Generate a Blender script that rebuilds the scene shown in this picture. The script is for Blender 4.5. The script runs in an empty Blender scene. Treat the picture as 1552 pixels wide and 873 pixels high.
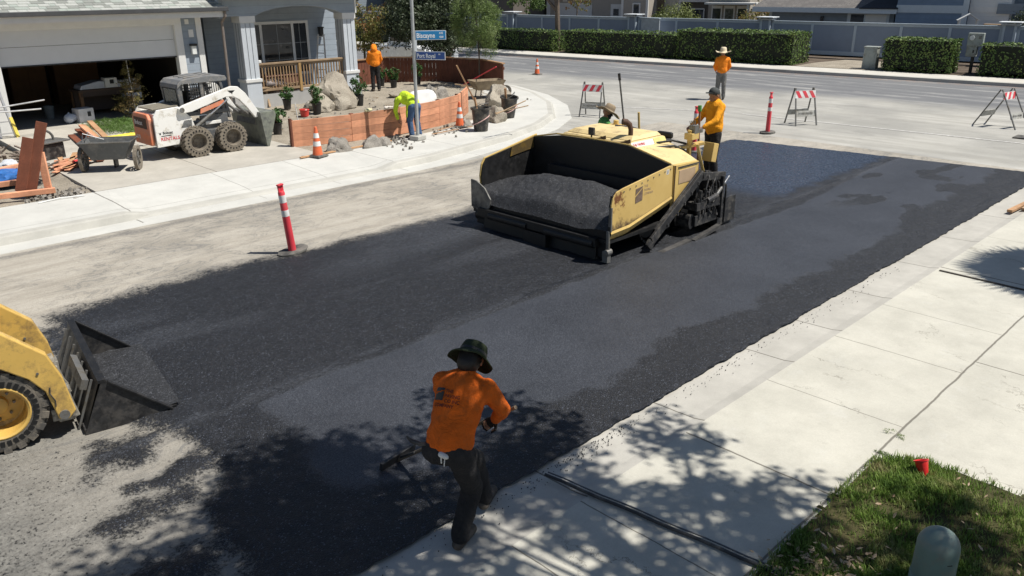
import bpy, bmesh, math, random
import numpy as np
from mathutils import Vector, Matrix, Euler, Quaternion
R = math.radians
PI = math.pi
random.seed(7)
sc = bpy.context.scene
COL = sc.collection

# ------------------------------------------------------------------ camera
H = 4.0
FPX, CX, CY = 1225.0, 776.0, 436.5
HEAD = R(45.4); PITCH = R(20.7); ROLL = R(0.35)
R0 = Vector((math.sin(HEAD), -math.cos(HEAD), 0))
F0 = Vector((math.cos(HEAD), math.sin(HEAD), 0))
FW = (F0 * math.cos(PITCH) + Vector((0, 0, -math.sin(PITCH)))).normalized()
UP = R0.cross(FW)
XA = R0 * math.cos(ROLL) - UP * math.sin(ROLL)
YA = R0 * math.sin(ROLL) + UP * math.cos(ROLL)
cam = bpy.data.cameras.new("camera"); camo = bpy.data.objects.new("camera", cam); COL.objects.link(camo)
M3 = Matrix((XA, YA, -FW)).transposed()
camo.matrix_world = Matrix.Translation((0, 0, H)) @ M3.to_4x4()
cam.sensor_width = 36; cam.lens = 36 * FPX / 1552.0; cam.clip_end = 600; cam.clip_start = 0.05
cam.shift_y = 0.0
sc.camera = camo
# surveying helper: world point seen at a photo pixel on a horizontal plane z (used to measure real positions)
def P(px, py, z=0.0):
    d = FW * FPX + XA * (px - CX) - YA * (py - CY)
    t = (H - z) / -d.z
    return Vector((d.x * t, d.y * t, z))

# ------------------------------------------------------------------ numpy noise
def _hash(ix, iy, seed):
    n = (ix * 374761393 + iy * 668265263 + seed * 1442695041) & 0xffffffff
    n = (n ^ (n >> 13)) * 1274126177 & 0xffffffff
    n = n ^ (n >> 16)
    return (n & 0xffffff) / float(0xffffff)
def vnoise(x, y, seed=0):
    x = np.asarray(x, float); y = np.asarray(y, float)
    ix = np.floor(x).astype(np.int64); iy = np.floor(y).astype(np.int64)
    fx = x - ix; fy = y - iy
    fx = fx * fx * (3 - 2 * fx); fy = fy * fy * (3 - 2 * fy)
    a = _hash(ix, iy, seed); b = _hash(ix + 1, iy, seed); c = _hash(ix, iy + 1, seed); d = _hash(ix + 1, iy + 1, seed)
    return (a * (1 - fx) + b * fx) * (1 - fy) + (c * (1 - fx) + d * fx) * fy
def fbm(x, y, seed=0, octv=4):
    s = 0; a = .5; t = 0
    for i in range(octv):
        s = s + a * vnoise(x * 2 ** i, y * 2 ** i, seed + i * 17); t += a; a *= .5
    return s / t
def sstep(a, b, x):
    t = np.clip((x - a) / (b - a), 0, 1); return t * t * (3 - 2 * t)

# ------------------------------------------------------------------ materials
class NT:
    def __init__(s, name):
        s.m = bpy.data.materials.new(name); s.m.use_nodes = True
        s.t = s.m.node_tree; s.n = s.t.nodes; s.l = s.t.links
        s.n.clear()
        s.out = s.n.new("ShaderNodeOutputMaterial"); s.bs = s.n.new("ShaderNodeBsdfPrincipled")
        s.l.new(s.bs.outputs[0], s.out.inputs[0])
    def put(s, sock, v):
        if isinstance(v, bpy.types.NodeSocket): s.l.new(v, sock)
        else:
            if isinstance(v, (tuple, list)) and len(v) == 3 and sock.type == 'RGBA': v = (*v, 1)
            sock.default_value = v
    def coord(s, kind='Object', scale=None, rot=None, loc=None):
        c = s.n.new("ShaderNodeNewGeometry").outputs['Position'] if kind == 'World' else s.n.new("ShaderNodeTexCoord").outputs[kind]
        if scale is not None or rot is not None or loc is not None:
            mp = s.n.new("ShaderNodeMapping"); s.l.new(c, mp.inputs[0])
            if scale is not None: mp.inputs['Scale'].default_value = scale if isinstance(scale, (tuple, list)) else (scale,) * 3
            if rot is not None: mp.inputs['Rotation'].default_value = rot
            if loc is not None: mp.inputs['Location'].default_value = loc
            c = mp.outputs[0]
        return c
    def noise(s, vec, scale, detail=4, rough=.6, out='Fac', dist=0):
        n = s.n.new("ShaderNodeTexNoise"); s.l.new(vec, n.inputs['Vector'])
        n.inputs['Scale'].default_value = scale; n.inputs['Detail'].default_value = detail; n.inputs['Roughness'].default_value = rough
        n.inputs['Distortion'].default_value = dist
        return n.outputs[out]
    def voro(s, vec, scale, feat='F1', out='Distance', rand=1):
        n = s.n.new("ShaderNodeTexVoronoi"); n.feature = feat; s.l.new(vec, n.inputs['Vector']); n.inputs['Scale'].default_value = scale
        n.inputs['Randomness'].default_value = rand
        return n.outputs[out]
    def math(s, op, a, b=None, c=None, clamp=False):
        n = s.n.new("ShaderNodeMath"); n.operation = op; n.use_clamp = clamp
        s.put(n.inputs[0], a)
        if b is not None: s.put(n.inputs[1], b)
        if c is not None: s.put(n.inputs[2], c)
        return n.outputs[0]
    def ramp(s, fac, stops):
        n = s.n.new("ShaderNodeValToRGB"); s.put(n.inputs[0], fac); e = n.color_ramp.elements
        while len(e) < len(stops): e.new(.5)
        for el, (p, c) in zip(e, stops):
            el.position = p; el.color = (c, c, c, 1) if isinstance(c, (int, float)) else (*c, 1)
        return n.outputs[0]
    def remap(s, v, a, b, c=0, d=1):
        n = s.n.new("ShaderNodeMapRange"); s.put(n.inputs[0], v)
        for i, x in enumerate((a, b, c, d)): n.inputs[i + 1].default_value = x
        return n.outputs[0]
    def mix(s, fac, a, b, mode='MIX'):
        n = s.n.new("ShaderNodeMix"); n.data_type = 'RGBA'; n.blend_type = mode
        s.put(n.inputs[0], fac); s.put(n.inputs[6], a); s.put(n.inputs[7], b)
        return n.outputs[2]
    def attr(s, name):
        n = s.n.new("ShaderNodeAttribute"); n.attribute_name = name; return n.outputs['Fac']
    def sep(s, v):
        n = s.n.new("ShaderNodeSeparateXYZ"); s.l.new(v, n.inputs[0]); return n.outputs
    def bump(s, h, strength=.3, dist=.01):
        n = s.n.new("ShaderNodeBump"); s.put(n.inputs['Height'], h); n.inputs['Strength'].default_value = strength; n.inputs['Distance'].default_value = dist
        s.l.new(n.outputs[0], s.bs.inputs['Normal']); return n
    def set(s, **k):
        names = dict(col='Base Color', rough='Roughness', metal='Metallic', spec='Specular IOR Level', trans='Transmission Weight', alpha='Alpha', coat='Coat Weight', sheen='Sheen Weight', ior='IOR')
        for a, v in k.items(): s.put(s.bs.inputs[names[a]], v)
        return s.m

def mat(name, col, rough=.6, metal=0.0, var=.18, scale=5, dirt=None, damt=.4, dscale=3, bump=.0, bscale=60, coat=0, kind='Object', stretch=(1, 1, 1), spec=.5, bdist=.004):
    t = NT(name); c = t.coord(kind, scale=stretch)
    n1 = t.noise(c, scale, 5, .65)
    dark = tuple(x * (1 - var) for x in col); lite = tuple(min(1, x * (1 + var)) for x in col)
    cc = t.ramp(n1, [(.3, dark), (.7, lite)])
    rr = t.remap(n1, .3, .7, max(0, rough - .08), min(1, rough + .08))
    if dirt is not None:
        n2 = t.noise(c, dscale, 8, .75)
        f = t.remap(n2, .62 - damt * .35, .72 - damt * .2, 0, 1)
        f = t.math('MULTIPLY', f, .85)
        cc = t.mix(f, cc, dirt); rr = t.math('ADD', rr, t.math('MULTIPLY', f, .25), clamp=True)
    if bump: t.bump(t.noise(c, bscale, 4, .7), bump, bdist)
    return t.set(col=cc, rough=rr, metal=metal, coat=coat, spec=spec)

def wood(name, col, axis=0, knots=True, var=.35, rough=.8):
    t = NT(name); st = [3.0, 3.0, 3.0]; st = [14, 14, 14]; st[axis] = 1.2
    c = t.coord('Object', scale=tuple(st))
    n = t.noise(c, 2.2, 6, .7, dist=.6)
    cc = t.ramp(n, [(.25, tuple(x * (1 - var) for x in col)), (.5, col), (.8, tuple(min(1, x * (1 + var)) for x in col))])
    big = t.noise(t.coord('Object'), 2.5, 3)
    cc = t.mix(t.remap(big, .35, .7), cc, tuple(x * .62 for x in col))
    if knots:
        v = t.voro(t.coord('Object', scale=tuple(1 if i == axis else 2.4 for i in range(3))), 2.2)
        cc = t.mix(t.remap(v, .0, .06, .8, 0), cc, tuple(x * .28 for x in col))
    oi = t.n.new('ShaderNodeObjectInfo').outputs['Random']
    cc = t.mix(1, cc, t.ramp(oi, [(0, .78), (1, 1.18)]), 'MULTIPLY')
    t.bump(n, .3, .004)
    return t.set(col=cc, rough=rough)

def siding(name, col, pitch=.2, var=.08):
    t = NT(name); g = t.coord('World'); z = t.sep(g)[2]
    f = t.math('FRACT', t.math('DIVIDE', z, pitch))
    n = t.noise(g, 3, 5)
    cc = t.ramp(n, [(.3, tuple(x * (1 - var) for x in col)), (.7, tuple(min(1, x * (1 + var)) for x in col))])
    line = t.remap(f, 0.0, .05, 1, 0)
    cc = t.mix(t.math('MULTIPLY', line, .6), cc, tuple(x * .35 for x in col))
    t.bump(t.remap(f, 0, 1, 1, 0), .7, .02)
    return t.set(col=cc, rough=.7)

def shingle(name, c1, c2, rot=0.0, scale=1.0):
    t = NT(name); c = t.coord('World', rot=(0, 0, rot))
    b = t.n.new("ShaderNodeTexBrick"); t.l.new(c, b.inputs['Vector'])
    b.inputs['Color1'].default_value = (*c1, 1); b.inputs['Color2'].default_value = (*c2, 1); b.inputs['Mortar'].default_value = (*[x * .35 for x in c1], 1)
    b.inputs['Scale'].default_value = 1.0 * scale; b.inputs['Mortar Size'].default_value = .012; b.inputs['Bias'].default_value = 0
    b.inputs['Brick Width'].default_value = .3; b.inputs['Row Height'].default_value = .135; b.offset = .37; b.offset_frequency = 3
    n = t.noise(c, 1.6, 5, .7); n2 = t.noise(c, 60, 3, .7)
    cc = t.mix(t.remap(n, .3, .7), b.outputs['Color'], tuple(x * .75 for x in c2))
    cc = t.mix(.4, cc, t.mix(1, cc, t.ramp(n2, [(.3, .5), (.7, 1.3)]), 'MULTIPLY'))
    t.bump(b.outputs['Fac'], -.6, .01)
    return t.set(col=cc, rough=.9)

def leafmat(name, c1, c2, c3=None, transl=.25):
    t = NT(name); g = t.coord('World')
    n = t.noise(g, 14, 3, .7); big = t.noise(g, 2.0, 3, .6)
    cc = t.ramp(n, [(.3, c1), (.62, c2)])
    if c3: cc = t.mix(t.remap(big, .5, .68), cc, c3)
    m = t.set(col=cc, rough=.55, spec=.35)
    tr = t.n.new("ShaderNodeBsdfTranslucent"); t.l.new(cc, tr.inputs[0])
    mx = t.n.new("ShaderNodeMixShader"); mx.inputs[0].default_value = transl
    t.l.new(t.bs.outputs[0], mx.inputs[1]); t.l.new(tr.outputs[0], mx.inputs[2]); t.l.new(mx.outputs[0], t.out.inputs[0])
    return m

# ------------------------------------------------------------------ mesh builder
class MB:
    def __init__(s): s.v = []; s.f = []; s.mi = []
    def add(s, vs, fs, m=0):
        o = len(s.v); s.v += [tuple(v) for v in vs]; s.f += [tuple(i + o for i in f) for f in fs]; s.mi += [m] * len(fs); return s
    def box(s, c, d, rot=None, m=0, taper=1.0):
        hx, hy, hz = d[0] / 2, d[1] / 2, d[2] / 2; c = Vector(c)
        vs = [Vector((x * hx * (taper if z > 0 else 1), y * hy * (taper if z > 0 else 1), z * hz)) for z in (-1, 1) for y in (-1, 1) for x in (-1, 1)]
        if rot is not None:
            q = rot if isinstance(rot, (Matrix, Quaternion)) else Euler(rot).to_matrix()
            vs = [q @ v for v in vs]
        return s.add([v + c for v in vs], [(0, 2, 3, 1), (4, 5, 7, 6), (0, 1, 5, 4), (2, 6, 7, 3), (0, 4, 6, 2), (1, 3, 7, 5)], m)
    def bb(s, a, b, m=0):
        return s.box([(a[i] + b[i]) / 2 for i in range(3)], [abs(b[i] - a[i]) for i in range(3)], m=m)
    def frame(s, p0, p1, up=(0, 0, 1)):
        p0 = Vector(p0); p1 = Vector(p1); z = (p1 - p0).normalized(); u = Vector(up)
        if abs(z.dot(u)) > .98: u = Vector((1, 0, 0))
        x = u.cross(z).normalized(); y = z.cross(x); return p0, p1, x, y, z
    def beam(s, p0, p1, w, h, up=(0, 0, 1), m=0, w2=None, h2=None):
        p0, p1, x, y, z = s.frame(p0, p1, up); w2 = w if w2 is None else w2; h2 = h if h2 is None else h2
        vs = [p0 + x * a * w / 2 + y * b * h / 2 for a, b in ((-1, -1), (1, -1), (1, 1), (-1, 1))] + [p1 + x * a * w2 / 2 + y * b * h2 / 2 for a, b in ((-1, -1), (1, -1), (1, 1), (-1, 1))]
        return s.add(vs, [(0, 3, 2, 1), (4, 5, 6, 7), (0, 1, 5, 4), (1, 2, 6, 5), (2, 3, 7, 6), (3, 0, 4, 7)], m)
    def cyl(s, p0, p1, r0, r1=None, n=16, cap=True, m=0):
        r1 = r0 if r1 is None else r1; p0, p1, x, y, z = s.frame(p0, p1)
        vs = []
        for p, r in ((p0, r0), (p1, r1)):
            for i in range(n):
                a = 2 * PI * i / n; vs.append(p + x * math.cos(a) * r + y * math.sin(a) * r)
        fs = [(i, (i + 1) % n, n + (i + 1) % n, n + i) for i in range(n)]
        if cap: fs += [tuple(range(n - 1, -1, -1)), tuple(range(n, 2 * n))]
        return s.add(vs, fs, m)
    def tube(s, pts, r, n=8, m=0, cap=True):
        pts = [Vector(p) for p in pts]; k = len(pts)
        rs = r if isinstance(r, (list, tuple)) else [r] * k
        vs = []; px = None
        for i, p in enumerate(pts):
            d = (pts[min(i + 1, k - 1)] - pts[max(i - 1, 0)]).normalized()
            if px is None:
                u = Vector((0, 0, 1)) if abs(d.z) < .95 else Vector((1, 0, 0)); px = u.cross(d).normalized()
            x = (px - d * px.dot(d)).normalized(); y = d.cross(x); px = x
            for j in range(n):
                a = 2 * PI * j / n; vs.append(p + x * math.cos(a) * rs[i] + y * math.sin(a) * rs[i])
        fs = [(i * n + j, i * n + (j + 1) % n, (i + 1) * n + (j + 1) % n, (i + 1) * n + j) for i in range(k - 1) for j in range(n)]
        if cap: fs += [tuple(range(n - 1, -1, -1)), tuple(range((k - 1) * n, k * n))]
        return s.add(vs, fs, m)
    def lathe(s, prof, n=24, c=(0, 0, 0), axis='Z', m=0, closed=False, cap=True):
        c = Vector(c); vs = []
        for r, z in prof:
            for i in range(n):
                a = 2 * PI * i / n; v = Vector((r * math.cos(a), r * math.sin(a), z))
                if axis == 'Y': v = Vector((v.x, v.z, -v.y))
                if axis == 'X': v = Vector((v.z, v.x, v.y))
                vs.append(v + c)
        k = len(prof); fs = [(i * n + j, i * n + (j + 1) % n, (i + 1) * n + (j + 1) % n, (i + 1) * n + j) for i in range(k - 1) for j in range(n)]
        if closed: fs += [((k - 1) * n + j, (k - 1) * n + (j + 1) % n, (j + 1) % n, j) for j in range(n)]
        elif cap:
            if prof[0][0] > 1e-4: fs.append(tuple(range(n - 1, -1, -1)))
            if prof[-1][0] > 1e-4: fs.append(tuple(range((k - 1) * n, k * n)))
        return s.add(vs, fs, m)
    def prism(s, pts, thick, plane='XZ', off=0.0, m=0):
        # outline in a plane, extruded by thick centred on off along the plane's normal
        def to(a, b, c):
            return {'XZ': (a, c, b), 'XY': (a, b, c), 'YZ': (c, a, b)}[plane]
        n = len(pts); vs = [to(a, b, off - thick / 2) for a, b in pts] + [to(a, b, off + thick / 2) for a, b in pts]
        fs = [tuple(range(n)), tuple(range(2 * n - 1, n - 1, -1))] + [(i, n + i, n + (i + 1) % n, (i + 1) % n) for i in range(n)]
        return s.add(vs, fs, m)
    def sphere(s, c, r, n=12, k=8, m=0):
        r = r if isinstance(r, (tuple, list)) else (r, r, r); c = Vector(c); vs = []
        for i in range(k + 1):
            ph = -PI / 2 + PI * i / k
            for j in range(n):
                a = 2 * PI * j / n; vs.append(c + Vector((r[0] * math.cos(ph) * math.cos(a), r[1] * math.cos(ph) * math.sin(a), r[2] * math.sin(ph))))
        return s.add(vs, [(i * n + j, i * n + (j + 1) % n, (i + 1) * n + (j + 1) % n, (i + 1) * n + j) for i in range(k) for j in range(n)], m)
    def build(s, name, mats, parent=None, smooth=False, bevel=0, auto=True):
        me = bpy.data.meshes.new(name); me.from_pydata(s.v, [], s.f)
        if not isinstance(mats, (list, tuple)): mats = [mats]
        for mm in mats: me.materials.append(mm)
        if any(s.mi): me.polygons.foreach_set('material_index', s.mi)
        bm = bmesh.new(); bm.from_mesh(me); bmesh.ops.remove_doubles(bm, verts=bm.verts, dist=1e-5)
        bmesh.ops.recalc_face_normals(bm, faces=bm.faces); bm.to_mesh(me); bm.free()
        o = bpy.data.objects.new(name, me); COL.objects.link(o)
        if parent: o.parent = parent
        if bevel:
            b = o.modifiers.new("bevel", 'BEVEL'); b.width = bevel; b.segments = 2; b.limit_method = 'ANGLE'; b.angle_limit = R(35)
        if smooth:
            me.polygons.foreach_set('use_smooth', [True] * len(me.polygons))
            if auto:
                for e in me.edges: pass
                try: me.set_sharp_from_angle(angle=R(40))
                except Exception: pass
        return o

def tag(o, label=None, cat=None, group=None, kind=None):
    if label: o['label'] = label
    if cat: o['category'] = cat
    if group: o['group'] = group
    if kind: o['kind'] = kind
    return o
def thing(name, loc, rz, label, cat, group=None, rot=None):
    o = bpy.data.objects.new(name, None); COL.objects.link(o); o.location = loc
    o.rotation_euler = rot if rot is not None else (0, 0, rz); o.empty_display_size = .2
    return tag(o, label, cat, group)
def struct(mb, name, m, **k):
    o = mb.build(name, m, **k); o['kind'] = 'structure'; return o
def dup(root, loc, rz, label, group=None, rot=None, scale=None):
    r = root.copy(); COL.objects.link(r); r.location = loc; r.rotation_euler = rot if rot is not None else (0, 0, rz); r['label'] = label
    if group: r['group'] = group
    if scale: r.scale = (scale,) * 3
    def rec(src, dst):
        for ch in list(src.children):
            c = ch.copy(); COL.objects.link(c); c.parent = dst; rec(ch, c)
    rec(root, r); return r
def text(name, s, size, m, parent, loc, rot, depth=.002, align='LEFT', scale=(1, 1, 1), bold=0.0, spacing=1.0):
    cu = bpy.data.curves.new(name, 'FONT'); cu.body = s; cu.size = size; cu.extrude = depth; cu.align_x = align; cu.align_y = 'CENTER'; cu.offset = bold; cu.space_character = spacing
    cu.resolution_u = 3
    o = bpy.data.objects.new(name + "_tmp", cu); COL.objects.link(o)
    dg = bpy.context.evaluated_depsgraph_get(); me = bpy.data.meshes.new_from_object(o.evaluated_get(dg)); bpy.data.objects.remove(o)
    me.materials.clear(); me.materials.append(m)
    o2 = bpy.data.objects.new(name, me); COL.objects.link(o2); o2.parent = parent; o2.location = loc; o2.rotation_euler = rot; o2.scale = scale
    return o2

def leaf_mesh(name, blobs, n, size, m, parent=None, seed=0, aspect=.5, clump=.6, shell=.45, droop=0.0, boxy=False):
    """many leaf-sized quads spread in clumps through a set of ellipsoids/boxes blobs=[(c,r)]"""
    rng = np.random.default_rng(seed); vol = np.array([b[1][0] * b[1][1] * b[1][2] for b in blobs]) ** .7; cnt = (vol / vol.sum() * n).astype(int) + 1
    pts = []; nr = []
    for (c, r), k in zip(blobs, cnt):
        c = np.array(c, float); r = np.array(r, float)
        if boxy:
            u = rng.uniform(-1, 1, (k, 3)); ax = rng.integers(0, 3, k); sg = rng.choice([-1, 1], k, p=[.4, .6])
            dpt = 1 - np.abs(rng.normal(0, .06, k)); u[np.arange(k), ax] = sg * dpt
            nn = np.zeros((k, 3)); nn[np.arange(k), ax] = sg
            ph = fbm(u[:, 0] * r[0] * 1.7 + 5, u[:, 1] * r[1] * 3 + u[:, 2] * 2, seed) - .5
            pts.append(c + u * r + nn * (ph * .28)[:, None]); nr.append(nn)
        else:
            nc = max(3, k // 14); cc = rng.normal(0, 1, (nc, 3)); cc /= np.linalg.norm(cc, axis=1)[:, None]
            cc *= (rng.uniform(shell ** 3, 1, nc) ** (1 / 3))[:, None]
            idx = rng.integers(0, nc, k); off = rng.normal(0, 1, (k, 3)) * (.11 + .06 * clump)
            u = cc[idx] + off; pts.append(c + u * r); nr.append(u / (np.linalg.norm(u, axis=1)[:, None] + 1e-6))
    p = np.concatenate(pts); nn = np.concatenate(nr); k = len(p)
    d = nn + rng.normal(0, .4 if boxy else .75, (k, 3)); d[:, 2] -= droop; d /= np.linalg.norm(d, axis=1)[:, None]
    a = np.cross(d, rng.normal(0, 1, (k, 3))); a /= np.linalg.norm(a, axis=1)[:, None]; b = np.cross(d, a)
    s = size * rng.uniform(.6, 1.3, k)[:, None]; w = s * aspect
    v = np.stack([p - a * s * .5, p + b * w * .5 , p + a * s * .5, p - b * w * .5], 1).reshape(-1, 3)
    me = bpy.data.meshes.new(name); me.vertices.add(4 * k); me.vertices.foreach_set('co', v.ravel())
    me.loops.add(4 * k); me.loops.foreach_set('vertex_index', np.arange(4 * k)); me.polygons.add(k)
    me.polygons.foreach_set('loop_start', np.arange(k) * 4); me.polygons.foreach_set('loop_total', np.full(k, 4)); me.update()
    me.materials.append(m)
    o = bpy.data.objects.new(name, me); COL.objects.link(o)
    if parent: o.parent = parent
    return o

def rockmesh(name, r, seed, m, loc=(0, 0, 0), rz=0, parent=None, sub=4, rough=.55, flat=.25):
    bm = bmesh.new(); bmesh.ops.create_icosphere(bm, subdivisions=sub, radius=1)
    rr = random.Random(seed); pl = []
    for i in range(9):
        n = Vector((rr.uniform(-1, 1), rr.uniform(-1, 1), rr.uniform(-.6, 1))).normalized(); pl.append((n, rr.uniform(.62, .9)))
    from mathutils import noise as mn
    for v in bm.verts:
        p = v.co.copy()
        for n, d in pl:
            e = p.dot(n) - d
            if e > 0: p -= n * e * .9
        k = mn.noise(p * 1.5 + Vector((seed, 0, 0))) * rough + mn.noise(p * 5 + Vector((0, seed, 0))) * rough * .25 + mn.noise(p * 12 + Vector((0, seed, 0))) * rough * .1
        p *= 1 + k * .6
        if p.z < -flat: p.z = -flat
        v.co = Vector((p.x * r[0], p.y * r[1], (p.z + flat) * r[2]))
    me = bpy.data.meshes.new(name); bm.to_mesh(me); bm.free(); me.materials.append(m)
    me.polygons.foreach_set('use_smooth', [True] * len(me.polygons))
    try: me.set_sharp_from_angle(angle=R(28))
    except Exception: pass
    o = bpy.data.objects.new(name, me); COL.objects.link(o); o.location = loc; o.rotation_euler = (0, 0, rz)
    if parent: o.parent = parent
    return o
# ------------------------------------------------------------------ world, sun
SUN_EL = R(61); SUN_DIR = Vector((math.cos(R(-53)), math.sin(R(-53)), 0)) * math.cos(SUN_EL) + Vector((0, 0, math.sin(SUN_EL)))
w = bpy.data.worlds.new("World"); sc.world = w; w.use_nodes = True
wt = w.node_tree; bg = wt.nodes['Background']; sky = wt.nodes.new("ShaderNodeTexSky"); sky.sky_type = 'NISHITA'; sky.sun_disc = False
sky.sun_elevation = SUN_EL; sky.sun_rotation = math.atan2(SUN_DIR.x, SUN_DIR.y); sky.air_density = 1.0; sky.dust_density = .6; sky.ozone_density = 1.2
wt.links.new(sky.outputs[0], bg.inputs[0]); bg.inputs[1].default_value = 0.058
sl = bpy.data.lights.new("sun", 'SUN'); sl.energy = 4.9; sl.angle = R(.53); sl.color = (1, .955, .88)
so = bpy.data.objects.new("sun", sl); COL.objects.link(so); so.rotation_euler = (-SUN_DIR).to_track_quat('-Z', 'Y').to_euler(); so.location = (10, -10, 30)
sc.view_settings.view_transform = 'Standard'; sc.view_settings.look = 'None'; sc.view_settings.exposure = 0.32; sc.view_settings.gamma = 1
sc.view_settings.use_curve_mapping = False
sc.cycles.max_bounces = 6; sc.cycles.use_denoising = True

# ------------------------------------------------------------------ materials of the setting
def concrete(name, base, joints=(), blot=.1, kind='World', stain=(.22, .2, .17), cracks=False):
    t = NT(name); g = t.coord('World'); x, y, z = t.sep(g)
    n = t.noise(g, 1.3, 6, .7); f = t.noise(g, 90, 3, .8); m = t.noise(g, 9, 5, .75)
    cc = t.ramp(n, [(.3, tuple(c * (1 - blot) for c in base)), (.7, tuple(c * (1 + blot) for c in base))])
    cc = t.mix(.35, cc, t.mix(1, cc, t.ramp(f, [(.3, .72), (.7, 1.12)]), 'MULTIPLY'))
    cc = t.mix(t.remap(m, .6, .8, 0, .35), cc, stain)
    wob = t.math('MULTIPLY', t.math('SUBTRACT', t.noise(g, 3.0, 3), .5), .03)
    tot = None
    for ax, c0, lo, hi, wd in joints:       # a score line at coordinate c0 of axis ax between lo..hi of the other axis
        a, b = (x, y) if ax == 'x' else (y, x)
        d = t.math('ABSOLUTE', t.math('SUBTRACT', t.math('ADD', a, wob), c0))
        l = t.remap(d, wd * .5, wd, 1, 0)
        l = t.math('MULTIPLY', l, t.math('MULTIPLY', t.math('GREATER_THAN', b, lo), t.math('LESS_THAN', b, hi)))
        tot = l if tot is None else t.math('MAXIMUM', tot, l)
    h = t.math('MULTIPLY', f, .3)
    if cracks:
        w3 = t.n.new("ShaderNodeVectorMath"); w3.operation = 'MULTIPLY_ADD'; t.l.new(t.noise(g, 1.4, 6, .75, out='Color'), w3.inputs[0]); w3.inputs[1].default_value = (.9, .9, 0); t.l.new(t.coord('World', scale=(1, .34, 1)), w3.inputs[2])
        v = t.voro(w3.outputs[0], .55, 'DISTANCE_TO_EDGE'); ck = t.math('MULTIPLY', t.remap(v, .0015, .0045, 1, 0), t.remap(t.noise(g, .6, 3), .48, .56))
        cc = t.mix(t.math('MULTIPLY', ck, .55), cc, (.12, .105, .08))
        spl = t.math('MULTIPLY', t.remap(t.noise(g, 22, 6, .85), .66, .72), t.remap(t.noise(g, .8, 3), .5, .7)); cc = t.mix(t.math('MULTIPLY', spl, .5), cc, (.16, .14, .11))
        cc = t.mix(t.math('MULTIPLY', t.remap(t.noise(g, 2.3, 6, .8), .55, .75), .35), cc, (.56, .56, .53))
    if tot is not None:
        cc = t.mix(t.math('MULTIPLY', tot, .75), cc, (.08, .07, .055)); h = t.math('SUBTRACT', h, tot)
    t.bump(h, .35, .006)
    return t.set(col=cc, rough=.85, spec=.3)

CONC = (.475, .46, .40)
m_sw_r = concrete("pale concrete with score lines", CONC, cracks=True, blot=.14, joints=[('x', 5.79, -9, 3.58, .014), ('x', 12.37, -9, 3.58, .02), ('x', 4.28, 1, 3.7, .008), ('x', 3.49, 1, 3.7, .008), ('x', 8.9, 2.15, 4.1, .007), ('x', 7.3, 2.15, 4.1, .006), ('y', 2.15, 3, 60, .014), ('x', 10.3, 2.15, 4.1, .006), ('x', 14.5, 2.15, 4.1, .006), ('y', 3.57, 3, 60, .007), ('x', 9.3, -9, 2.15, .012)])
m_gut_r = concrete("weathered gutter concrete", (.42, .405, .365), [('x', k, 3, 5, .012) for k in (2.4, 4.37, 6.1, 7.9, 9.1, 10.6, 12.3, 14.1, 16)], blot=.16)
m_sw_l = concrete("white new sidewalk concrete", (.51, .505, .47), [('x', 5.12, 14.6, 17.04, .018), ('x', 7.55, 14.6, 17.04, .008), ('x', 9.3, 14.6, 17.04, .008), ('x', 11.1, 14.6, 17.04, .012), ('x', 13.4, 14.6, 17.3, .008), ('y', 15.35, -9, 13, .006)])
m_drv = concrete("dusty driveway concrete", (.42, .395, .345), [('x', 7.7, 17, 29, .014), ('y', 21, 5, 11, .012)], blot=.16)
m_curb = concrete("curb concrete", (.43, .42, .38), [], blot=.15)

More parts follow.
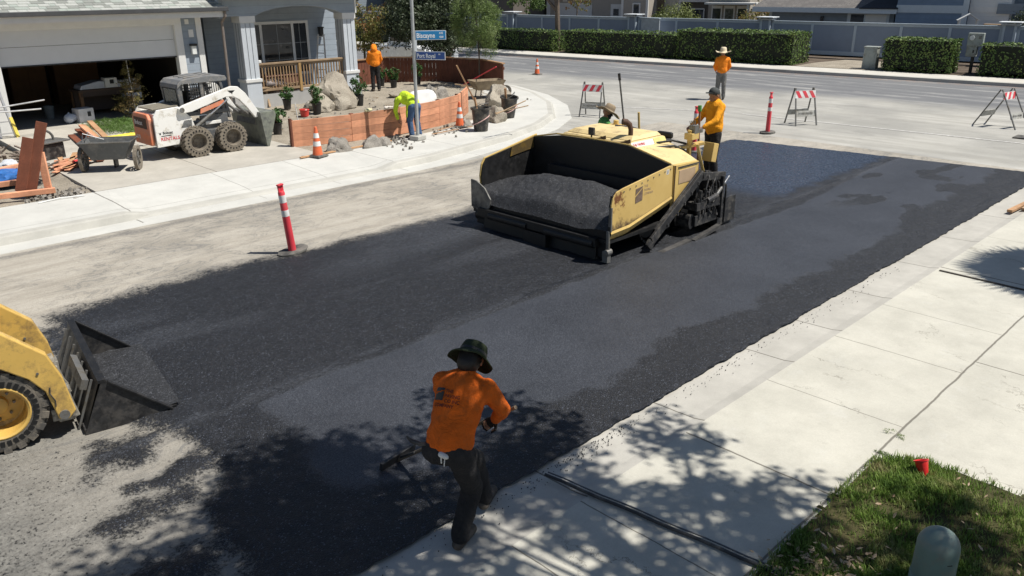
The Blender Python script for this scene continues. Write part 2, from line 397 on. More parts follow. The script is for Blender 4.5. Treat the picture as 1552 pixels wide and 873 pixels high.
# milled street and fresh asphalt on one real sheet, mat thickness modelled
def build_work():
    ds = .036
    xs = np.arange(-3.2, 20.75, ds); ys = np.arange(4.08, 14.46, ds)
    X, Y = np.meshgrid(xs, ys, indexing='ij')
    n1 = fbm(X * .9, Y * .9, 3) - .5; n2 = fbm(X * 4, Y * 4, 5) - .5; n3 = fbm(X * 14, Y * 14, 9, 3) - .5
    tl = 10.95 + .35 * np.exp(-((X - 4.3) / 1.1) ** 2) + .35 * sstep(14, 17, X)
    d1 = (tl - Y + n1 * .55 + n2 * .2) / (np.where(X < 14, .55, .2))
    s0 = 2.35 - .55 * sstep(6.4, 4.6, Y) + .2 * sstep(9.5, 11, Y)
    d2 = (X - s0 + n1 * .7 + n2 * .35) / .28
    send = 20.4 - (Y - 4.57) * .13
    d3 = (send - X + n2 * .03) / .05
    wob = 4.14 + .05 * (fbm(X * 1.3, X * 0, 21) - .5) + .05 * (fbm(X * 9, X * 0, 22) - .5)
    A = np.minimum(np.minimum(d1, d2), d3)
    # spilled lobes in front of the loader bucket and near the camera
    for cx, cy, rx, ry, a in ((1.95, 7.0, .34, .30, .75), (2.15, 6.35, .4, .16, .7), (1.75, 6.0, .42, .2, .5), (1.6, 5.1, .7, .22, .6), (1.0, 4.7, .6, .3, .6)):
        e = 1 - np.sqrt(((X - cx) / rx) ** 2 + ((Y - cy) / ry) ** 2); A = np.maximum(A, np.clip(e * 1.3 + n2 * 2.6 + n1 * 1.2 - .1, -1, 1) * a)
    A = np.clip(A, -1, 1)
    cov = np.clip(A * .5 + .5, 0, 1)
    low = 4.85 + (fbm(X * .8, Y * .8, 31) - .5) * .75 + (fbm(X * 5, Y * 5, 33) - .5) * .3 + .15 * sstep(12, 17, X)
    up = 7.0 - .25 * sstep(9, 14, X) + .35 * sstep(14, 19, X) + n2 * .1
    S = sstep(-.22, .22, Y - low) * sstep(-.1, .1, up - Y) * sstep(-.35, .35, X - 3.35 - (Y - 6) * .1 + n1 * 1.4)
    S *= 1 - .8 * sstep(.60, .68, fbm(X * .9 + 9, Y * 2.2, 41)) * sstep(13.5, 16, X)
    T = sstep(14.0, 15.0, X) * sstep(-.15, .15, Y - 7.35 - n2 * .3) * (cov > .6)
    D = sstep(.5, .72, fbm(X * .35, Y * 1.7, 51)) * sstep(7, 8, Y) * .7 + .9 * np.exp(-((Y - 7.12 - n1 * .1) / .1) ** 2) * sstep(.45, .6, fbm(X * 1.5, Y * 3, 52))
    D += .8 * np.exp(-((Y - 9.9 - n1 * .8) / .35) ** 2) * sstep(5, 7, X)
    th = (.006 + .03 * sstep(.35, .9, cov)) * sstep(.3, .5, cov)
    coarse = cov * (1 - S)
    Z = .004 + th + coarse * n3 * .012 + coarse * n2 * .022 + .010 * np.exp(-((Y - 7.08) / .05) ** 2) * (cov > .5) + .004 * S * n2
    Z = np.where(cov < .3, .004 + np.maximum(0, n3 - .25) * .01, Z)
    # tyre lugs pressed into the loose mix behind the loader
    Z -= .006 * np.exp(-((Y - 7.35) / .09) ** 2) * (np.sin(X * 42) > 0) * (X > 3.6) * (X < 5.2)
    keep = (Y >= wob - .02)
    nx, ny = X.shape
    co = np.stack([X, np.maximum(Y, wob), Z], -1).reshape(-1, 3)
    idx = np.arange(nx * ny).reshape(nx, ny)
    q = np.stack([idx[:-1, :-1], idx[1:, :-1], idx[1:, 1:], idx[:-1, 1:]], -1).reshape(-1, 4)
    me = bpy.data.meshes.new("milled_street"); me.vertices.add(len(co)); me.vertices.foreach_set('co', co.ravel())
    k = len(q); me.loops.add(4 * k); me.loops.foreach_set('vertex_index', q.ravel()); me.polygons.add(k)
    me.polygons.foreach_set('loop_start', np.arange(k) * 4); me.polygons.foreach_set('loop_total', np.full(k, 4))
    me.polygons.foreach_set('use_smooth', np.ones(k, bool)); me.update()
    for nm, a in (('mix_cover', cov), ('rolled', S), ('tack', T), ('dust', np.clip(D, 0, 1))):
        at = me.attributes.new(nm, 'FLOAT', 'POINT'); at.data.foreach_set('value', a.ravel().astype(np.float32))
    t = NT("milled street and fresh asphalt"); g = t.coord('World')
    cov_, S_, T_, D_ = t.attr('mix_cover'), t.attr('rolled'), t.attr('tack'), t.attr('dust')
    # old milled surface
    st = t.coord('World', scale=(.35, 2.2, 1)); n = t.noise(st, 1.6, 7, .72); b = t.noise(g, .55, 5, .65); fine = t.noise(g, 75, 3, .85); gr = t.noise(g, 26, 5, .8)
    old = t.ramp(n, [(.28, (.33, .295, .24)), (.5, (.46, .42, .35)), (.75, (.54, .5, .43))])
    old = t.mix(t.remap(b, .45, .62, 0, .75), old, (.29, .265, .22))
    sw = t.noise(t.coord('World', scale=(.8, 1.6, 1)), 1.1, 4, .6, dist=2.2)
    old = t.mix(t.math('MULTIPLY', t.remap(t.math('ABSOLUTE', t.math('SUBTRACT', sw, .5)), .0, .03, 1, 0), t.remap(b, .36, .56, 0, .8)), old, (.18, .175, .165))
    old = t.mix(.75, old, t.mix(1, old, t.ramp(fine, [(.3, .62), (.7, 1.3)]), 'MULTIPLY'))
    x, y, z = t.sep(g)
    # gravelly dirty corner near the camera and grit along the gutter
    dirty = t.math('MULTIPLY', t.remap(x, 3.0, .8, 0, 1), t.remap(y, 10.8, 8.6, 0, 1))
    old = t.mix(t.math('MULTIPLY', dirty, .9), old, t.mix(t.remap(t.noise(g, 1.8, 6, .75), .38, .62), t.ramp(gr, [(.35, (.05, .049, .046)), (.62, (.15, .148, .135))]), t.ramp(gr, [(.35, (.09, .088, .08)), (.62, (.25, .245, .22))])))
    gut = t.math('MULTIPLY', t.remap(t.math('ABSOLUTE', t.math('SUBTRACT', t.math('ADD', y, t.math('MULTIPLY', t.noise(g, 1.5, 4), .5)), 14.43)), .04, .16, 1, 0), t.remap(x, 16, 13, 0, 1))
    old = t.mix(t.math('MULTIPLY', gut, t.remap(gr, .4, .6, .25, .85)), old, (.13, .125, .115))
    vo = t.voro(g, 95, out='Color'); vr = t.sep(vo)[0]; cell = t.voro(g, 95)
    vo2 = t.sep(t.voro(g, 150, out='Color'))[1]
    coarse_c = t.ramp(vr, [(0, (.004, .0044, .0058)), (.68, (.0095, .0105, .0135)), (.93, (.022, .025, .034)), (1, (.085, .096, .12))])
    smooth_c = t.ramp(vo2, [(0, (.021, .023, .028)), (.6, (.036, .039, .047)), (1, (.08, .086, .10))])
    tone = t.noise(g, .9, 5, .6)
    smooth_c = t.mix(1, smooth_c, t.ramp(tone, [(.3, .82), (.7, 1.15)]), 'MULTIPLY')
    dusty = t.ramp(gr, [(.35, (.022, .024, .03)), (.66, (.09, .098, .115))])
    coarse_c = t.mix(t.math('MULTIPLY', D_, t.remap(gr, .4, .62, .1, .8)), coarse_c, dusty)
    rag = t.math('ADD', S_, t.math('MULTIPLY', t.math('SUBTRACT', t.noise(g, 26, 6, .85), .5), 2.0))
    rf = t.remap(rag, .32, .66)
    asp = t.mix(rf, coarse_c, smooth_c)
    tack_sheen = t.ramp(t.noise(g, 22, 5, .8), [(.38, (.012, .016, .026)), (.58, (.05, .062, .09)), (.72, (.18, .2, .24))])  # tack coat colour with the bluish sky sheen painted in
    asp = t.mix(T_, asp, tack_sheen)
    e = t.math('ADD', cov_, t.math('MULTIPLY', t.math('SUBTRACT', t.noise(g, 34, 5, .85), .5), 1.5))
    e2 = t.math('ADD', e, t.math('MULTIPLY', t.math('SUBTRACT', t.noise(g, 5, 4, .7), .5), .5))
    fac = t.remap(e2, .42, .6)
    # crumbs scattered round the mat
    cr = t.noise(g, 24, 6, .85); cr2 = t.noise(g, 3.2, 4, .7)
    crumb = t.remap(t.math('ADD', t.math('ADD', cr, t.math('MULTIPLY', cr2, .22)), t.math('ADD', t.math('MULTIPLY', cov_, .25), t.math('MULTIPLY', dirty, .085))), .83, .87)
    fac = t.math('MAXIMUM', fac, crumb)
    haz = t.math('MULTIPLY', t.remap(cov_, .05, .5, 0, .55), t.math('SUBTRACT', 1, fac))
    old = t.mix(haz, old, (.1, .1, .1))
    cc = t.mix(fac, old, asp)
    rough = t.mix(fac, (.9, .9, .9), t.mix(rf, (.55, .55, .55), (.5, .5, .5)))
    rough = t.mix(t.math('MULTIPLY', T_, fac), rough, t.ramp(t.noise(g, 3, 5, .7), [(.35, .14), (.7, .38)]))
    hb = t.math('ADD', t.math('MULTIPLY', fine, .35), t.math('MULTIPLY', t.math('MULTIPLY', fac, t.math('SUBTRACT', 1.0, t.math('MULTIPLY', rf, .75))), t.math('SUBTRACT', 1, cell)))
    hb = t.math('MULTIPLY', hb, t.math('SUBTRACT', 1, t.math('MULTIPLY', T_, .6)))
    t.bump(hb, .8, .011)
    m = t.set(col=cc, rough=rough, spec=.42)
    me.materials.append(m)
    o = bpy.data.objects.new("milled_street", me); COL.objects.link(o); o['kind'] = 'structure'
    return m
build_work()

# the wide worn road underneath and out to the cross street
def road_mat():
    t = NT("worn street asphalt"); g = t.coord('World'); x, y, z = t.sep(g)
    # distance from the far kerb line of the cross street
    nrm = t.math('ADD', t.math('MULTIPLY', t.math('SUBTRACT', x, 35.9), .993), t.math('MULTIPLY', t.math('SUBTRACT', y, 22.0), .116))
    st = t.coord('World', scale=(1.6, .12, 1), rot=(0, 0, R(-6.6))); n = t.noise(st, 1.1, 7, .7); n0 = t.noise(g, .35, 5, .6); f = t.noise(g, 40, 3, .8)
    lite = t.ramp(n, [(.3, (.28, .27, .24)), (.55, (.40, .39, .355)), (.8, (.48, .47, .435))])
    lite = t.mix(t.remap(n0, .40, .60, 0, .75), lite, (.26, .255, .235)); n5 = t.noise(t.coord('World', scale=(1, .45, 1)), .9, 6, .75, dist=1.2)
    lite = t.mix(t.remap(n5, .55, .68, 0, .6), lite, (.21, .205, .19))
    dark = t.ramp(n, [(.3, (.115, .118, .125)), (.56, (.165, .168, .172)), (.68, (.34, .335, .32))])
    edge = t.math('ADD', nrm, t.math('ADD', t.math('MULTIPLY', t.math('SUBTRACT', n, .5), 2.4), t.math('MULTIPLY', t.math('SUBTRACT', n0, .5), 2.0)))
    cc = t.mix(t.remap(edge, -8.2, -6.2), lite, dark)
    cc = t.mix(.6, cc, t.mix(1, cc, t.ramp(f, [(.3, .75), (.7, 1.2)]), 'MULTIPLY'))
    # light patches where the work spilled over, and red-brown leaf litter along the far gutter
    lp = t.math('MULTIPLY', t.remap(t.noise(t.coord('World', scale=(2.2, .35, 1)), .8, 5, .7), .56, .66), .6)
    cc = t.mix(t.math('MULTIPLY', lp, t.remap(nrm, -9, -5, 0, 1)), cc, (.42, .41, .385))
    lit = t.math('MULTIPLY', t.remap(nrm, -.9, -.25), t.remap(t.noise(g, 3, 5, .8), .45, .6, 0, .6))
    cc = t.mix(lit, cc, t.ramp(t.noise(g, 30, 3, .8), [(.4, (.16, .06, .035)), (.6, (.4, .3, .22))]))
    t.bump(f, .3, .006)
    return t.set(col=cc, rough=.85, spec=.35)
m_road = road_mat()
CC = Vector((35.9, 22.0, 0)); CD = Vector((.116, -.993, 0)).normalized(); CN = Vector((.993, .116, 0)).normalized()
def X(c, n, z=0): return Vector((CC.x + CD.x * c + CN.x * n, CC.y + CD.y * c + CN.y * n, z))
CRZ = math.atan2(CD.y, CD.x)

def sheet(name, poly, z, m, kind='structure'):
    b = MB(); zs = z if callable(z) else (lambda x, y: z)
    b.add([(p[0], p[1], zs(p[0], p[1])) for p in poly], [tuple(range(len(poly)))]); o = b.build(name, m); o['kind'] = kind; return o
def gridsheet(name, x0, x1, y0, y1, step, zf, m, mask=None):
    xs = np.arange(x0, x1 + step / 2, step); ys = np.arange(y0, y1 + step / 2, step); Xg, Yg = np.meshgrid(xs, ys, indexing='ij'); Z = zf(Xg, Yg)
    nx, ny = Xg.shape; idx = np.arange(nx * ny).reshape(nx, ny); q = np.stack([idx[:-1, :-1], idx[1:, :-1], idx[1:, 1:], idx[:-1, 1:]], -1).reshape(-1, 4)
    if mask is not None:
        mk = mask(Xg, Yg).ravel(); q = q[mk[q].all(1)]
    me = bpy.data.meshes.new(name); me.from_pydata(np.stack([Xg, Yg, Z], -1).reshape(-1, 3).tolist(), [], q.tolist()); me.materials.append(m)
    me.polygons.foreach_set('use_smooth', [True] * len(me.polygons))
    o = bpy.data.objects.new(name, me); COL.objects.link(o); o['kind'] = 'structure'; return o

m_dirt = NT("dry earth")
def dirt_mat(t, c1, c2, c3):
    g = t.coord('World'); n = t.noise(g, 1.1, 6, .7); f = t.noise(g, 45, 4, .85); v = t.voro(g, 28)
    cc = t.ramp(n, [(.3, c1), (.6, c2), (.8, c3)]); cc = t.mix(.8, cc, t.mix(1, cc, t.ramp(f, [(.3, .5), (.7, 1.4)]), 'MULTIPLY'))
    t.bump(t.math('ADD', f, t.math('MULTIPLY', v, .5)), .8, .02)
    return t.set(col=cc, rough=.95, spec=.2)
m_dirt = dirt_mat(m_dirt, (.2, .17, .13), (.3, .265, .21), (.36, .32, .26))
m_dg = dirt_mat(NT("crushed tan gravel"), (.24, .21, .165), (.35, .31, .25), (.42, .38, .31))
m_bark = dirt_mat(NT("dark planter soil"), (.07, .055, .04), (.14, .11, .085), (.3, .25, .2))
m_grassbase = dirt_mat(NT("soil under grass"), (.045, .05, .02), (.09, .08, .035), (.2, .15, .085))

sheet("ground", [(-300, -300), (300, -300), (300, 300), (-300, 300)], -.06, m_dirt)
sheet("road", [X(60, 0.05)[:2], X(-90, .05)[:2], X(-90, -12)[:2], (24.0, 34), (23, 24.6), (21.6, 20.6), (19.6, 17.4), (15.7, 15.7), (12, 14.9), (-20, 14.9), (-20, 3.9), (19, 3.9), (20.5, 3), (22.5, -1), (27, -40)], 0.0, m_road)
# painted line along the edge of the cross street
m_paint = mat("worn white road paint", (.62, .61, .58), .7, var=.15, scale=8, dirt=(.36, .35, .33), damt=.75, dscale=9, kind='World')
pl = MB()
a = P(1125, 173); bq = P(1552, 218); c0 = P(905, 161)
for p, q in ((c0, P(1060, 168)), (a, bq)):
    d = (q - p).normalized(); nn_ = Vector((-d.y, d.x, 0)) * .05
    pl.add([p - nn_ + Vector((0, 0, .008)), q - nn_ + Vector((0, 0, .008)), q + nn_ + Vector((0, 0, .008)), p + nn_ + Vector((0, 0, .008))], [(0, 1, 2, 3)])
struct(pl, "road_marking", m_paint)

# left gutter, curb and sidewalk swept along the corner
path = [(-8, 14.4), (0, 14.4), (5.0, 14.4), (5.4, 14.4), (9, 14.4), (10.6, 14.4), (11.1, 14.4), (12.2, 14.47), (13.8, 14.8), (15.5, 15.15), (17.6, 15.9), (19.4, 16.95), (21.4, 18.9), (23.0, 21.3), (24.2, 24.2), (24.5, 28), (24.1, 34), (23, 46), (21, 62)]
lowk = [0, 0, 0, 1, 1, 1, 0] + [0] * 12
def sweep(name, offs, m):
    b = MB(); k = len(path); vs = []
    for i, p in enumerate(path):
        d = (Vector(path[min(i + 1, k - 1)]) - Vector(path[max(i - 1, 0)])).normalized(); nn_ = Vector((-d.y, d.x))
        for o, zh, zl in offs:
            z = zl if lowk[i] else zh; vs.append((p[0] + nn_.x * o, p[1] + nn_.y * o, z))
    w_ = len(offs); b.add(vs, [(i * w_ + j, (i + 1) * w_ + j, (i + 1) * w_ + j + 1, i * w_ + j + 1) for i in range(k - 1) for j in range(w_ - 1)])
    o = b.build(name, m); o['kind'] = 'structure'; return o
sweep("gutter", [(-.02, -.05, -.05), (0, .012, .012), (.5, .004, .008)], m_sw_l)
sweep("curb", [(.495, -.05, -.05), (.5, .004, .01), (.56, .115, .035), (.6, .135, .045), (.75, .14, .055)], m_curb)
sweep("sidewalk", [(.75, .14, .055), (1.1, .143, .09), (2.62, .15, .15), (2.62, -.05, -.05)], m_sw_l)

# yard behind the left sidewalk
def yard_z(x, y):
    z = .13 + (fbm(x * 1.2, y * 1.2, 61) - .5) * .07 + (fbm(x * 7, y * 7, 62, 3) - .5) * .05
    hole = sstep(5.3, 4.9, x) * sstep(17.0, 17.3, y)
    z = z - .09 * hole + sstep(20, 24, y) * .03 * (x > 10) + .12 * np.exp(-(((x - 2.6) / 1.6) ** 2 + ((y - 20) / 1.4) ** 2))
    return z
gridsheet("yard_soil", -4, 24.5, 17.0, 44, .11, yard_z, m_dg, mask=lambda x, y: ~((x > 5.25) & (x < 10.3) & (y > 17.1)) & ~((x > 24.2 - .0) & (y > 17)) & ((y - 17.0) > np.interp(x, [-4, 12, 14, 16, 18, 20, 21.5, 23, 24.5], [-1, 0, .35, .9, 1.8, 3.2, 5.5, 12, 30]) - .1) & ~((y > 25.4) & (x < 11.8)) & ~((y > 25.2) & (x < 17.2)))
b = MB(); b.add([(5.17, 17.04, .152), (10.4, 17.04, .152), (10.4, 25.3, .205), (5.4, 25.3, .205), (5.17, 17.04, -.05), (5.4, 25.3, -.05), (10.4, 17.04, -.05), (10.4, 25.3, -.05)], [(0, 1, 2, 3), (0, 3, 5, 4), (1, 6, 7, 2), (0, 4, 6, 1)])
struct(b, "driveway", m_drv)
b = MB().bb((5.5, 25.3, .0), (11.3, 31.5, .2)); struct(b, "garage_floor", m_drv)
b = MB().bb((12.3, 25.12, .0), (17.2, 27.5, .58)); struct(b, "porch_floor", concrete("porch concrete", (.42, .42, .41)))

# right gutter, sidewalk and driveway
b = MB(); nseg = 140; vs = []
for i in range(nseg + 1):
    x = -6 + 32 * i / nseg
    for y, z in ((4.42, .002), (4.12, .016), (3.68, .028), (3.56, .05)): vs.append((x, y, z))
b.add(vs, [(i * 4 + j, (i + 1) * 4 + j, (i + 1) * 4 + j + 1, i * 4 + j + 1) for i in range(nseg) for j in range(3)])
struct(b, "gutter", m_gut_r)
sheet("sidewalk", [(-6, 2.15), (22, 2.15), (22, 3.56), (-6, 3.56)], .05, m_sw_r)
sheet("driveway", [(3.9, -14), (22, -14), (22, 2.15), (3.9, 2.15)], .05, m_sw_r)
# sunken trench of a drain joint
def lawn_mask(x, y):
    lim = np.interp(y, [-6, -1, .4, 1.04, 1.4, 1.78, 2.0, 2.15], [7.3, 7.05, 6.98, 6.93, 6.88, 6.78, 6.68, 6.55]) + (fbm(x * 5, y * 5, 71) - .5) * .18
    return (x < lim) & (y < 2.13 + (fbm(x * 4, y * 0, 72) - .5) * .1)
def lawn_z(x, y): return .058 + .045 * (fbm(x * 1.5, y * 1.5, 73)) + .02 * (fbm(x * 9, y * 9, 74) - .5) - .03 * sstep(6.3, 7.0, x)
gridsheet("lawn_soil", 1.0, 7.4, -6, 2.2, .05, lawn_z, m_grassbase, mask=lawn_mask)

# far side of the cross street
sheet("cross_sidewalk", [X(60, .15)[:2], X(60, 1.75)[:2], X(-90, 1.75)[:2], X(-90, .15)[:2]], .15, concrete("far sidewalk concrete", (.52, .50, .45), blot=.12))
b = MB(); b.add([X(60, 0, -.02), X(-90, 0, -.02), X(-90, .02, .13), X(60, .02, .13), X(60, .15, .15), X(-90, .15, .15)], [(0, 1, 2, 3), (3, 2, 5, 4)])
struct(b, "cross_curb", m_curb)
sheet("planter_bed", [X(60, 1.75)[:2], X(60, 8)[:2], X(-90, 8)[:2], X(-90, 1.75)[:2]], .156, m_bark)
b = MB(); pp = [X(3.2, 1.78), X(7.3, 1.78), X(7.3, 4.2), X(6.6, 6.6), X(4.2, 6.7), X(3.4, 4.0)]
sheet("bare_patch", [p[:2] for p in pp], .162, m_dg)
sheet("house_lots", [X(70, 8)[:2], X(70, 90)[:2], X(-110, 90)[:2], X(-110, 8)[:2]], .25, m_bark)
# ------------------------------------------------------------------ shared paints
m_yel = mat("worn yellow machine paint", (.62, .43, .14), .5, var=.08, scale=3, dirt=(.30, .20, .09), damt=.2, dscale=2.5, coat=.15)
m_yel2 = mat("sun bleached yellow paint", (.68, .53, .26), .5, var=.08, scale=3, dirt=(.3, .22, .12), damt=.3, dscale=4)
m_ylw = mat("oily yellow steel inside hopper", (.45, .27, .03), .6, var=.3, scale=4, dirt=(.015, .012, .01), damt=1.1, dscale=2)
m_blk = mat("black machine steel", (.022, .022, .024), .5, var=.5, scale=9, dirt=(.11, .10, .085), damt=.35, dscale=9, kind='Object')
m_tar = mat("tar coated steel", (.008, .008, .0085), .55, var=.5, scale=8, dirt=(.03, .027, .025), damt=.2, dscale=6, bump=.4, bscale=30)
m_gry = mat("worn grey steel", (.2, .2, .195), .45, metal=.4, var=.25, scale=6, dirt=(.1, .085, .06), damt=.5, dscale=6)
m_dkg = mat("dark grey paint", (.1, .105, .11), .55, var=.15, scale=4, dirt=(.25, .22, .18), damt=.35, dscale=5)
m_wht = mat("dusty white machine paint", (.78, .77, .73), .5, var=.05, scale=3, dirt=(.42, .37, .28), damt=.3, dscale=4)
m_rub = mat("dusty black tyre rubber", (.07, .066, .06), .85, var=.3, scale=9, dirt=(.22, .19, .15), damt=.5, dscale=6, bump=.3, bscale=40)
m_rubm = mat("muddy tyre rubber", (.25, .215, .165), .9, var=.25, scale=9, dirt=(.1, .085, .07), damt=.6, dscale=9, bump=.4, bscale=40)
m_chr = mat("bright steel rod", (.6, .6, .6), .25, metal=.9, var=.1)
m_ora = mat("faded orange paint", (.72, .19, .07), .5, var=.18, scale=3, dirt=(.5, .28, .2), damt=.7, dscale=2.5)
m_redp = mat("red decal film", (.55, .05, .06), .5, var=.15)
m_whtp = mat("white decal film", (.7, .69, .66), .5, var=.08)
m_brnp = mat("brown stripe decal", (.09, .05, .02), .6, var=.2)
m_tanp = mat("faded tan decal", (.42, .30, .19), .6, var=.12)
m_black = mat("plain black lettering", (.02, .02, .02), .6)
m_dkglass = mat("dark dusty glass", (.05, .06, .055), .18, var=.3, dirt=(.16, .16, .14), damt=.6, dscale=5)
m_void = mat("black opening", (.006, .006, .006), .9)
def mix_mat():
    t = NT("hot loose asphalt mix"); g = t.coord('World')
    vr = t.sep(t.voro(g, 85, out='Color'))[0]; d = t.voro(g, 85)
    cc = t.ramp(vr, [(0, (.011, .0115, .013)), (.6, (.024, .025, .028)), (.88, (.036, .038, .044)), (1, (.09, .095, .108))])
    t.bump(t.math('SUBTRACT', 1, d), .7, .015)
    return t.set(col=cc, rough=.6, spec=.45)
m_mix = mix_mat()

def tyre(name, r, wd, parent, loc, m, holes=22, rimr=.55, rim_m=None, lug=.03, side=-1, lugs=20, dish=None):
    """solid tyre: carcass, side lugs, ring of oval side holes; rim as a sub-part. axis = local Y"""
    b = MB(); ri = r * rimr; h = wd / 2
    b.lathe([(ri, -h * .92), (r * .80, -h), (r * .93, -h * .9), (r - lug, -h * .66), (r - lug, h * .66), (r * .93, h * .9), (r * .80, h), (ri, h * .92)], 48, axis='Y', closed=True)
    for i in range(lugs):
        for sd in (-1, 1):
            a = 2 * PI * (i + (.5 if sd > 0 else 0)) / lugs
            for k in range(3):
                aa = a + k * .07; rr = r - lug * (.35 if k else .5) ; yy = sd * h * (.78 - k * .28)
                q = Matrix.Rotation(-aa, 3, 'Y')
                p = q @ Vector((rr - lug * .35, 0, 0)); p.y = yy
                b.box(p, (lug * 1.3, h * .42, r * .16), rot=q)
    if holes:
        for i in range(holes):
            a = 2 * PI * i / holes; q = Matrix.Rotation(-a, 3, 'Y')
            for sd in (-1, 1):
                p = q @ Vector((r * .73, 0, 0)); p.y = sd * (h * .975)
                b.box(p, (r * .11, h * .09, r * .085), rot=q, m=1)
    o = b.build(name, [m, m_void], parent, smooth=True); o.location = loc
    c = MB(); d = -side * h * .35 if dish is None else dish
    sd = side; dp = 1.4 if rim_m else .4
    c.lathe([(ri * 1.02, sd * h * .95), (ri * .97, sd * h * .98), (ri * .9, sd * h * .9), (ri * .86, -sd * h * .35 * dp), (ri * .8, -sd * h * .4 * dp), (ri * .38, -sd * h * .42 * dp), (ri * .34, -sd * h * .15 * dp), (ri * .28, -sd * h * .12 * dp), (.001, -sd * h * .12 * dp)], 32, axis='Y', cap=False)
    c.lathe([(ri * 1.02, -sd * h * .95), (ri * .9, -sd * h * .9), (ri * .86, 0)], 32, axis='Y', cap=False)
    for i in range(8):
        a = 2 * PI * i / 8; x0, z0 = math.cos(a) * ri * .55, math.sin(a) * ri * .55
        c.cyl((x0, -sd * h * .42 * dp, z0), (x0, -sd * h * .26 * dp, z0), ri * .055, n=6, m=1)
    c.build("rim", [rim_m or m, m_gry], o, smooth=True)
    return o

# ================================================================== asphalt paver
pv = thing("asphalt_paver", (8.68, 8.73, 0), 0, "large yellow tracked paving machine with a steel hopper full of asphalt", "paving machine")
pv.scale = (.963, 1, 1.09)
# local x = s-9, y = t-9 ; near side y=-1.6, far side y=+1.5
yn, yf = -1.58, 1.5
near_out = [(.44, .5), (.43, .86), (.46, .96), (.55, 1.03), (.72, 1.06), (1.93, 1.2), (2.0, 1.19), (2.02, .75), (1.6, .66), (.9, .52)]
def wing_mat():
    t = NT("yellow wing paint with tar and rust"); c = t.coord('Object'); x, y, z = t.sep(c); n = t.noise(c, 5, 8, .75); n2 = t.noise(c, 2, 4)
    cc = t.ramp(n2, [(.3, (.56, .38, .12)), (.7, (.66, .47, .17))])
    low = t.math('ADD', t.remap(z, .80, .50, -.25, .3), t.math('MULTIPLY', x, -.02)); cc = t.mix(t.remap(t.math('ADD', n, low), .58, .78), cc, (.10, .06, .03))
    pt = t.math('SUBTRACT', .30, t.math('SQRT', t.math('ADD', t.math('POWER', t.math('SUBTRACT', x, .62), 2.0), t.math('POWER', t.math('SUBTRACT', z, .93), 2.0))))
    cc = t.mix(t.remap(t.math('ADD', t.math('MULTIPLY', pt, .9), n), .66, .74), cc, (.17, .065, .02))
    t.bump(n, .1, .004); return t.set(col=cc, rough=t.remap(n, .3, .7, .38, .62), coat=.1)
m_wing = wing_mat()
wn = MB().prism(near_out, .022, 'XZ', yn).build("hopper_wing", m_wing, pv, bevel=.004)
b = MB(); tp = [(.72, 1.045), (1.93, 1.185)]
for k in range(9): f_ = k / 8; x_ = tp[0][0] + (tp[1][0] - tp[0][0]) * f_; z_ = tp[0][1] + (tp[1][1] - tp[0][1]) * f_ - .035; b.cyl((x_, yn - .02, z_), (x_, yn - .008, z_), .011, n=6)
b.build("bolt_row", m_gry, wn)
b = MB().prism([(x + .01, z - .012) for x, z in near_out], .03, 'XZ', yn + .03); b.beam((.46, yn + .02, .5), (.5, yn + .02, .98), .05, .07); b.build("wing_liner", m_tar, wn)
# lower curl of the wing, folding inward
b = MB(); cur = [(0, .0), (-.02, -.05), (.02, -.13), (.12, -.2)]
for i in range(3):
    for (x0, z0), (x1, z1) in (((.44, .51), (.9, .53)), ((.9, .53), (1.6, .67)), ((1.6, .67), (2.02, .76))):
        a0, a1 = cur[i], cur[i + 1]
        b.add([(x0, yn + a0[0], z0 + a0[1]), (x1, yn + a0[0], z1 + a0[1]), (x1, yn + a1[0], z1 + a1[1]), (x0, yn + a1[0], z0 + a1[1])], [(0, 1, 2, 3)])
b.build("wing_fold", m_yel, wn, smooth=True)
b = MB(); 
b.box((.445, yn + .01, .66), (.03, .05, .34)); b.cyl((.43, yn + .03, .2), (.43, yn + .03, .5), .03); b.box((.43, yn + .05, .13), (.09, .1, .16)); b.cyl((.37, yn + .02, .2), (.49, yn + .02, .2), .045, n=10)
b.build("wing_hinge", m_gry, wn, bevel=.004)
# logo: dark square with a light swoosh, lettering
lg = MB(); lx, lz, ls = 1.02, .905, .2
lg.prism([(lx, lz - ls * .55), (lx, lz - ls * .1), (lx + ls * .9, lz + ls * .42), (lx + ls * .9, lz - ls * .42)], .004, 'XZ', yn - .014)
lg.prism([(lx, lz + ls * .02), (lx + ls * .9, lz + ls * .5), (lx + ls * .9, lz + ls * .56), (lx, lz + ls * .46)], .004, 'XZ', yn - .014)
lg.build("emblem", mat("faded brown emblem", (.16, .11, .08), .7, var=.4, scale=20), wn)
for i, (tx, zz, sz) in enumerate((("THE", .985, .055), ("PAVING", .93, .05), ("COMPANY", .875, .05))):
    text("lettering", tx, sz, m_tanp, wn, (1.24, yn - .0125, zz + .02), (R(90), 0, 0), .001, scale=(1, 1, 1))
sq = MB().box((1.86, yn - .012, 1.12), (.07, .002, .07)); sq.box((1.86, yn - .014, 1.12), (.02, .002, .05), m=1); sq.build("decal", [m_whtp, m_blk], wn)
far_out = [(.7, .3), (.66, .8), (.7, .98), (.78, 1.07), (2.14, 1.3), (2.16, .4)]
wf = MB().prism([(x, z) for x, z in far_out], .03, 'XZ', yf).build("hopper_wing", m_yel, pv, bevel=.004)
MB().prism([(x + .015, z - .01) for x, z in far_out if x < 1.8] + [(1.5, 1.17), (2.1, 1.14), (2.1, .4)], .03, 'XZ', yf - .032).build("wing_liner", m_tar, wf)
MB().prism([(1.42, 1.17), (2.1, 1.285), (2.1, 1.1), (1.38, 1.02)], .012, 'XZ', yf - .056).build("wear_strip", m_ylw, wf)
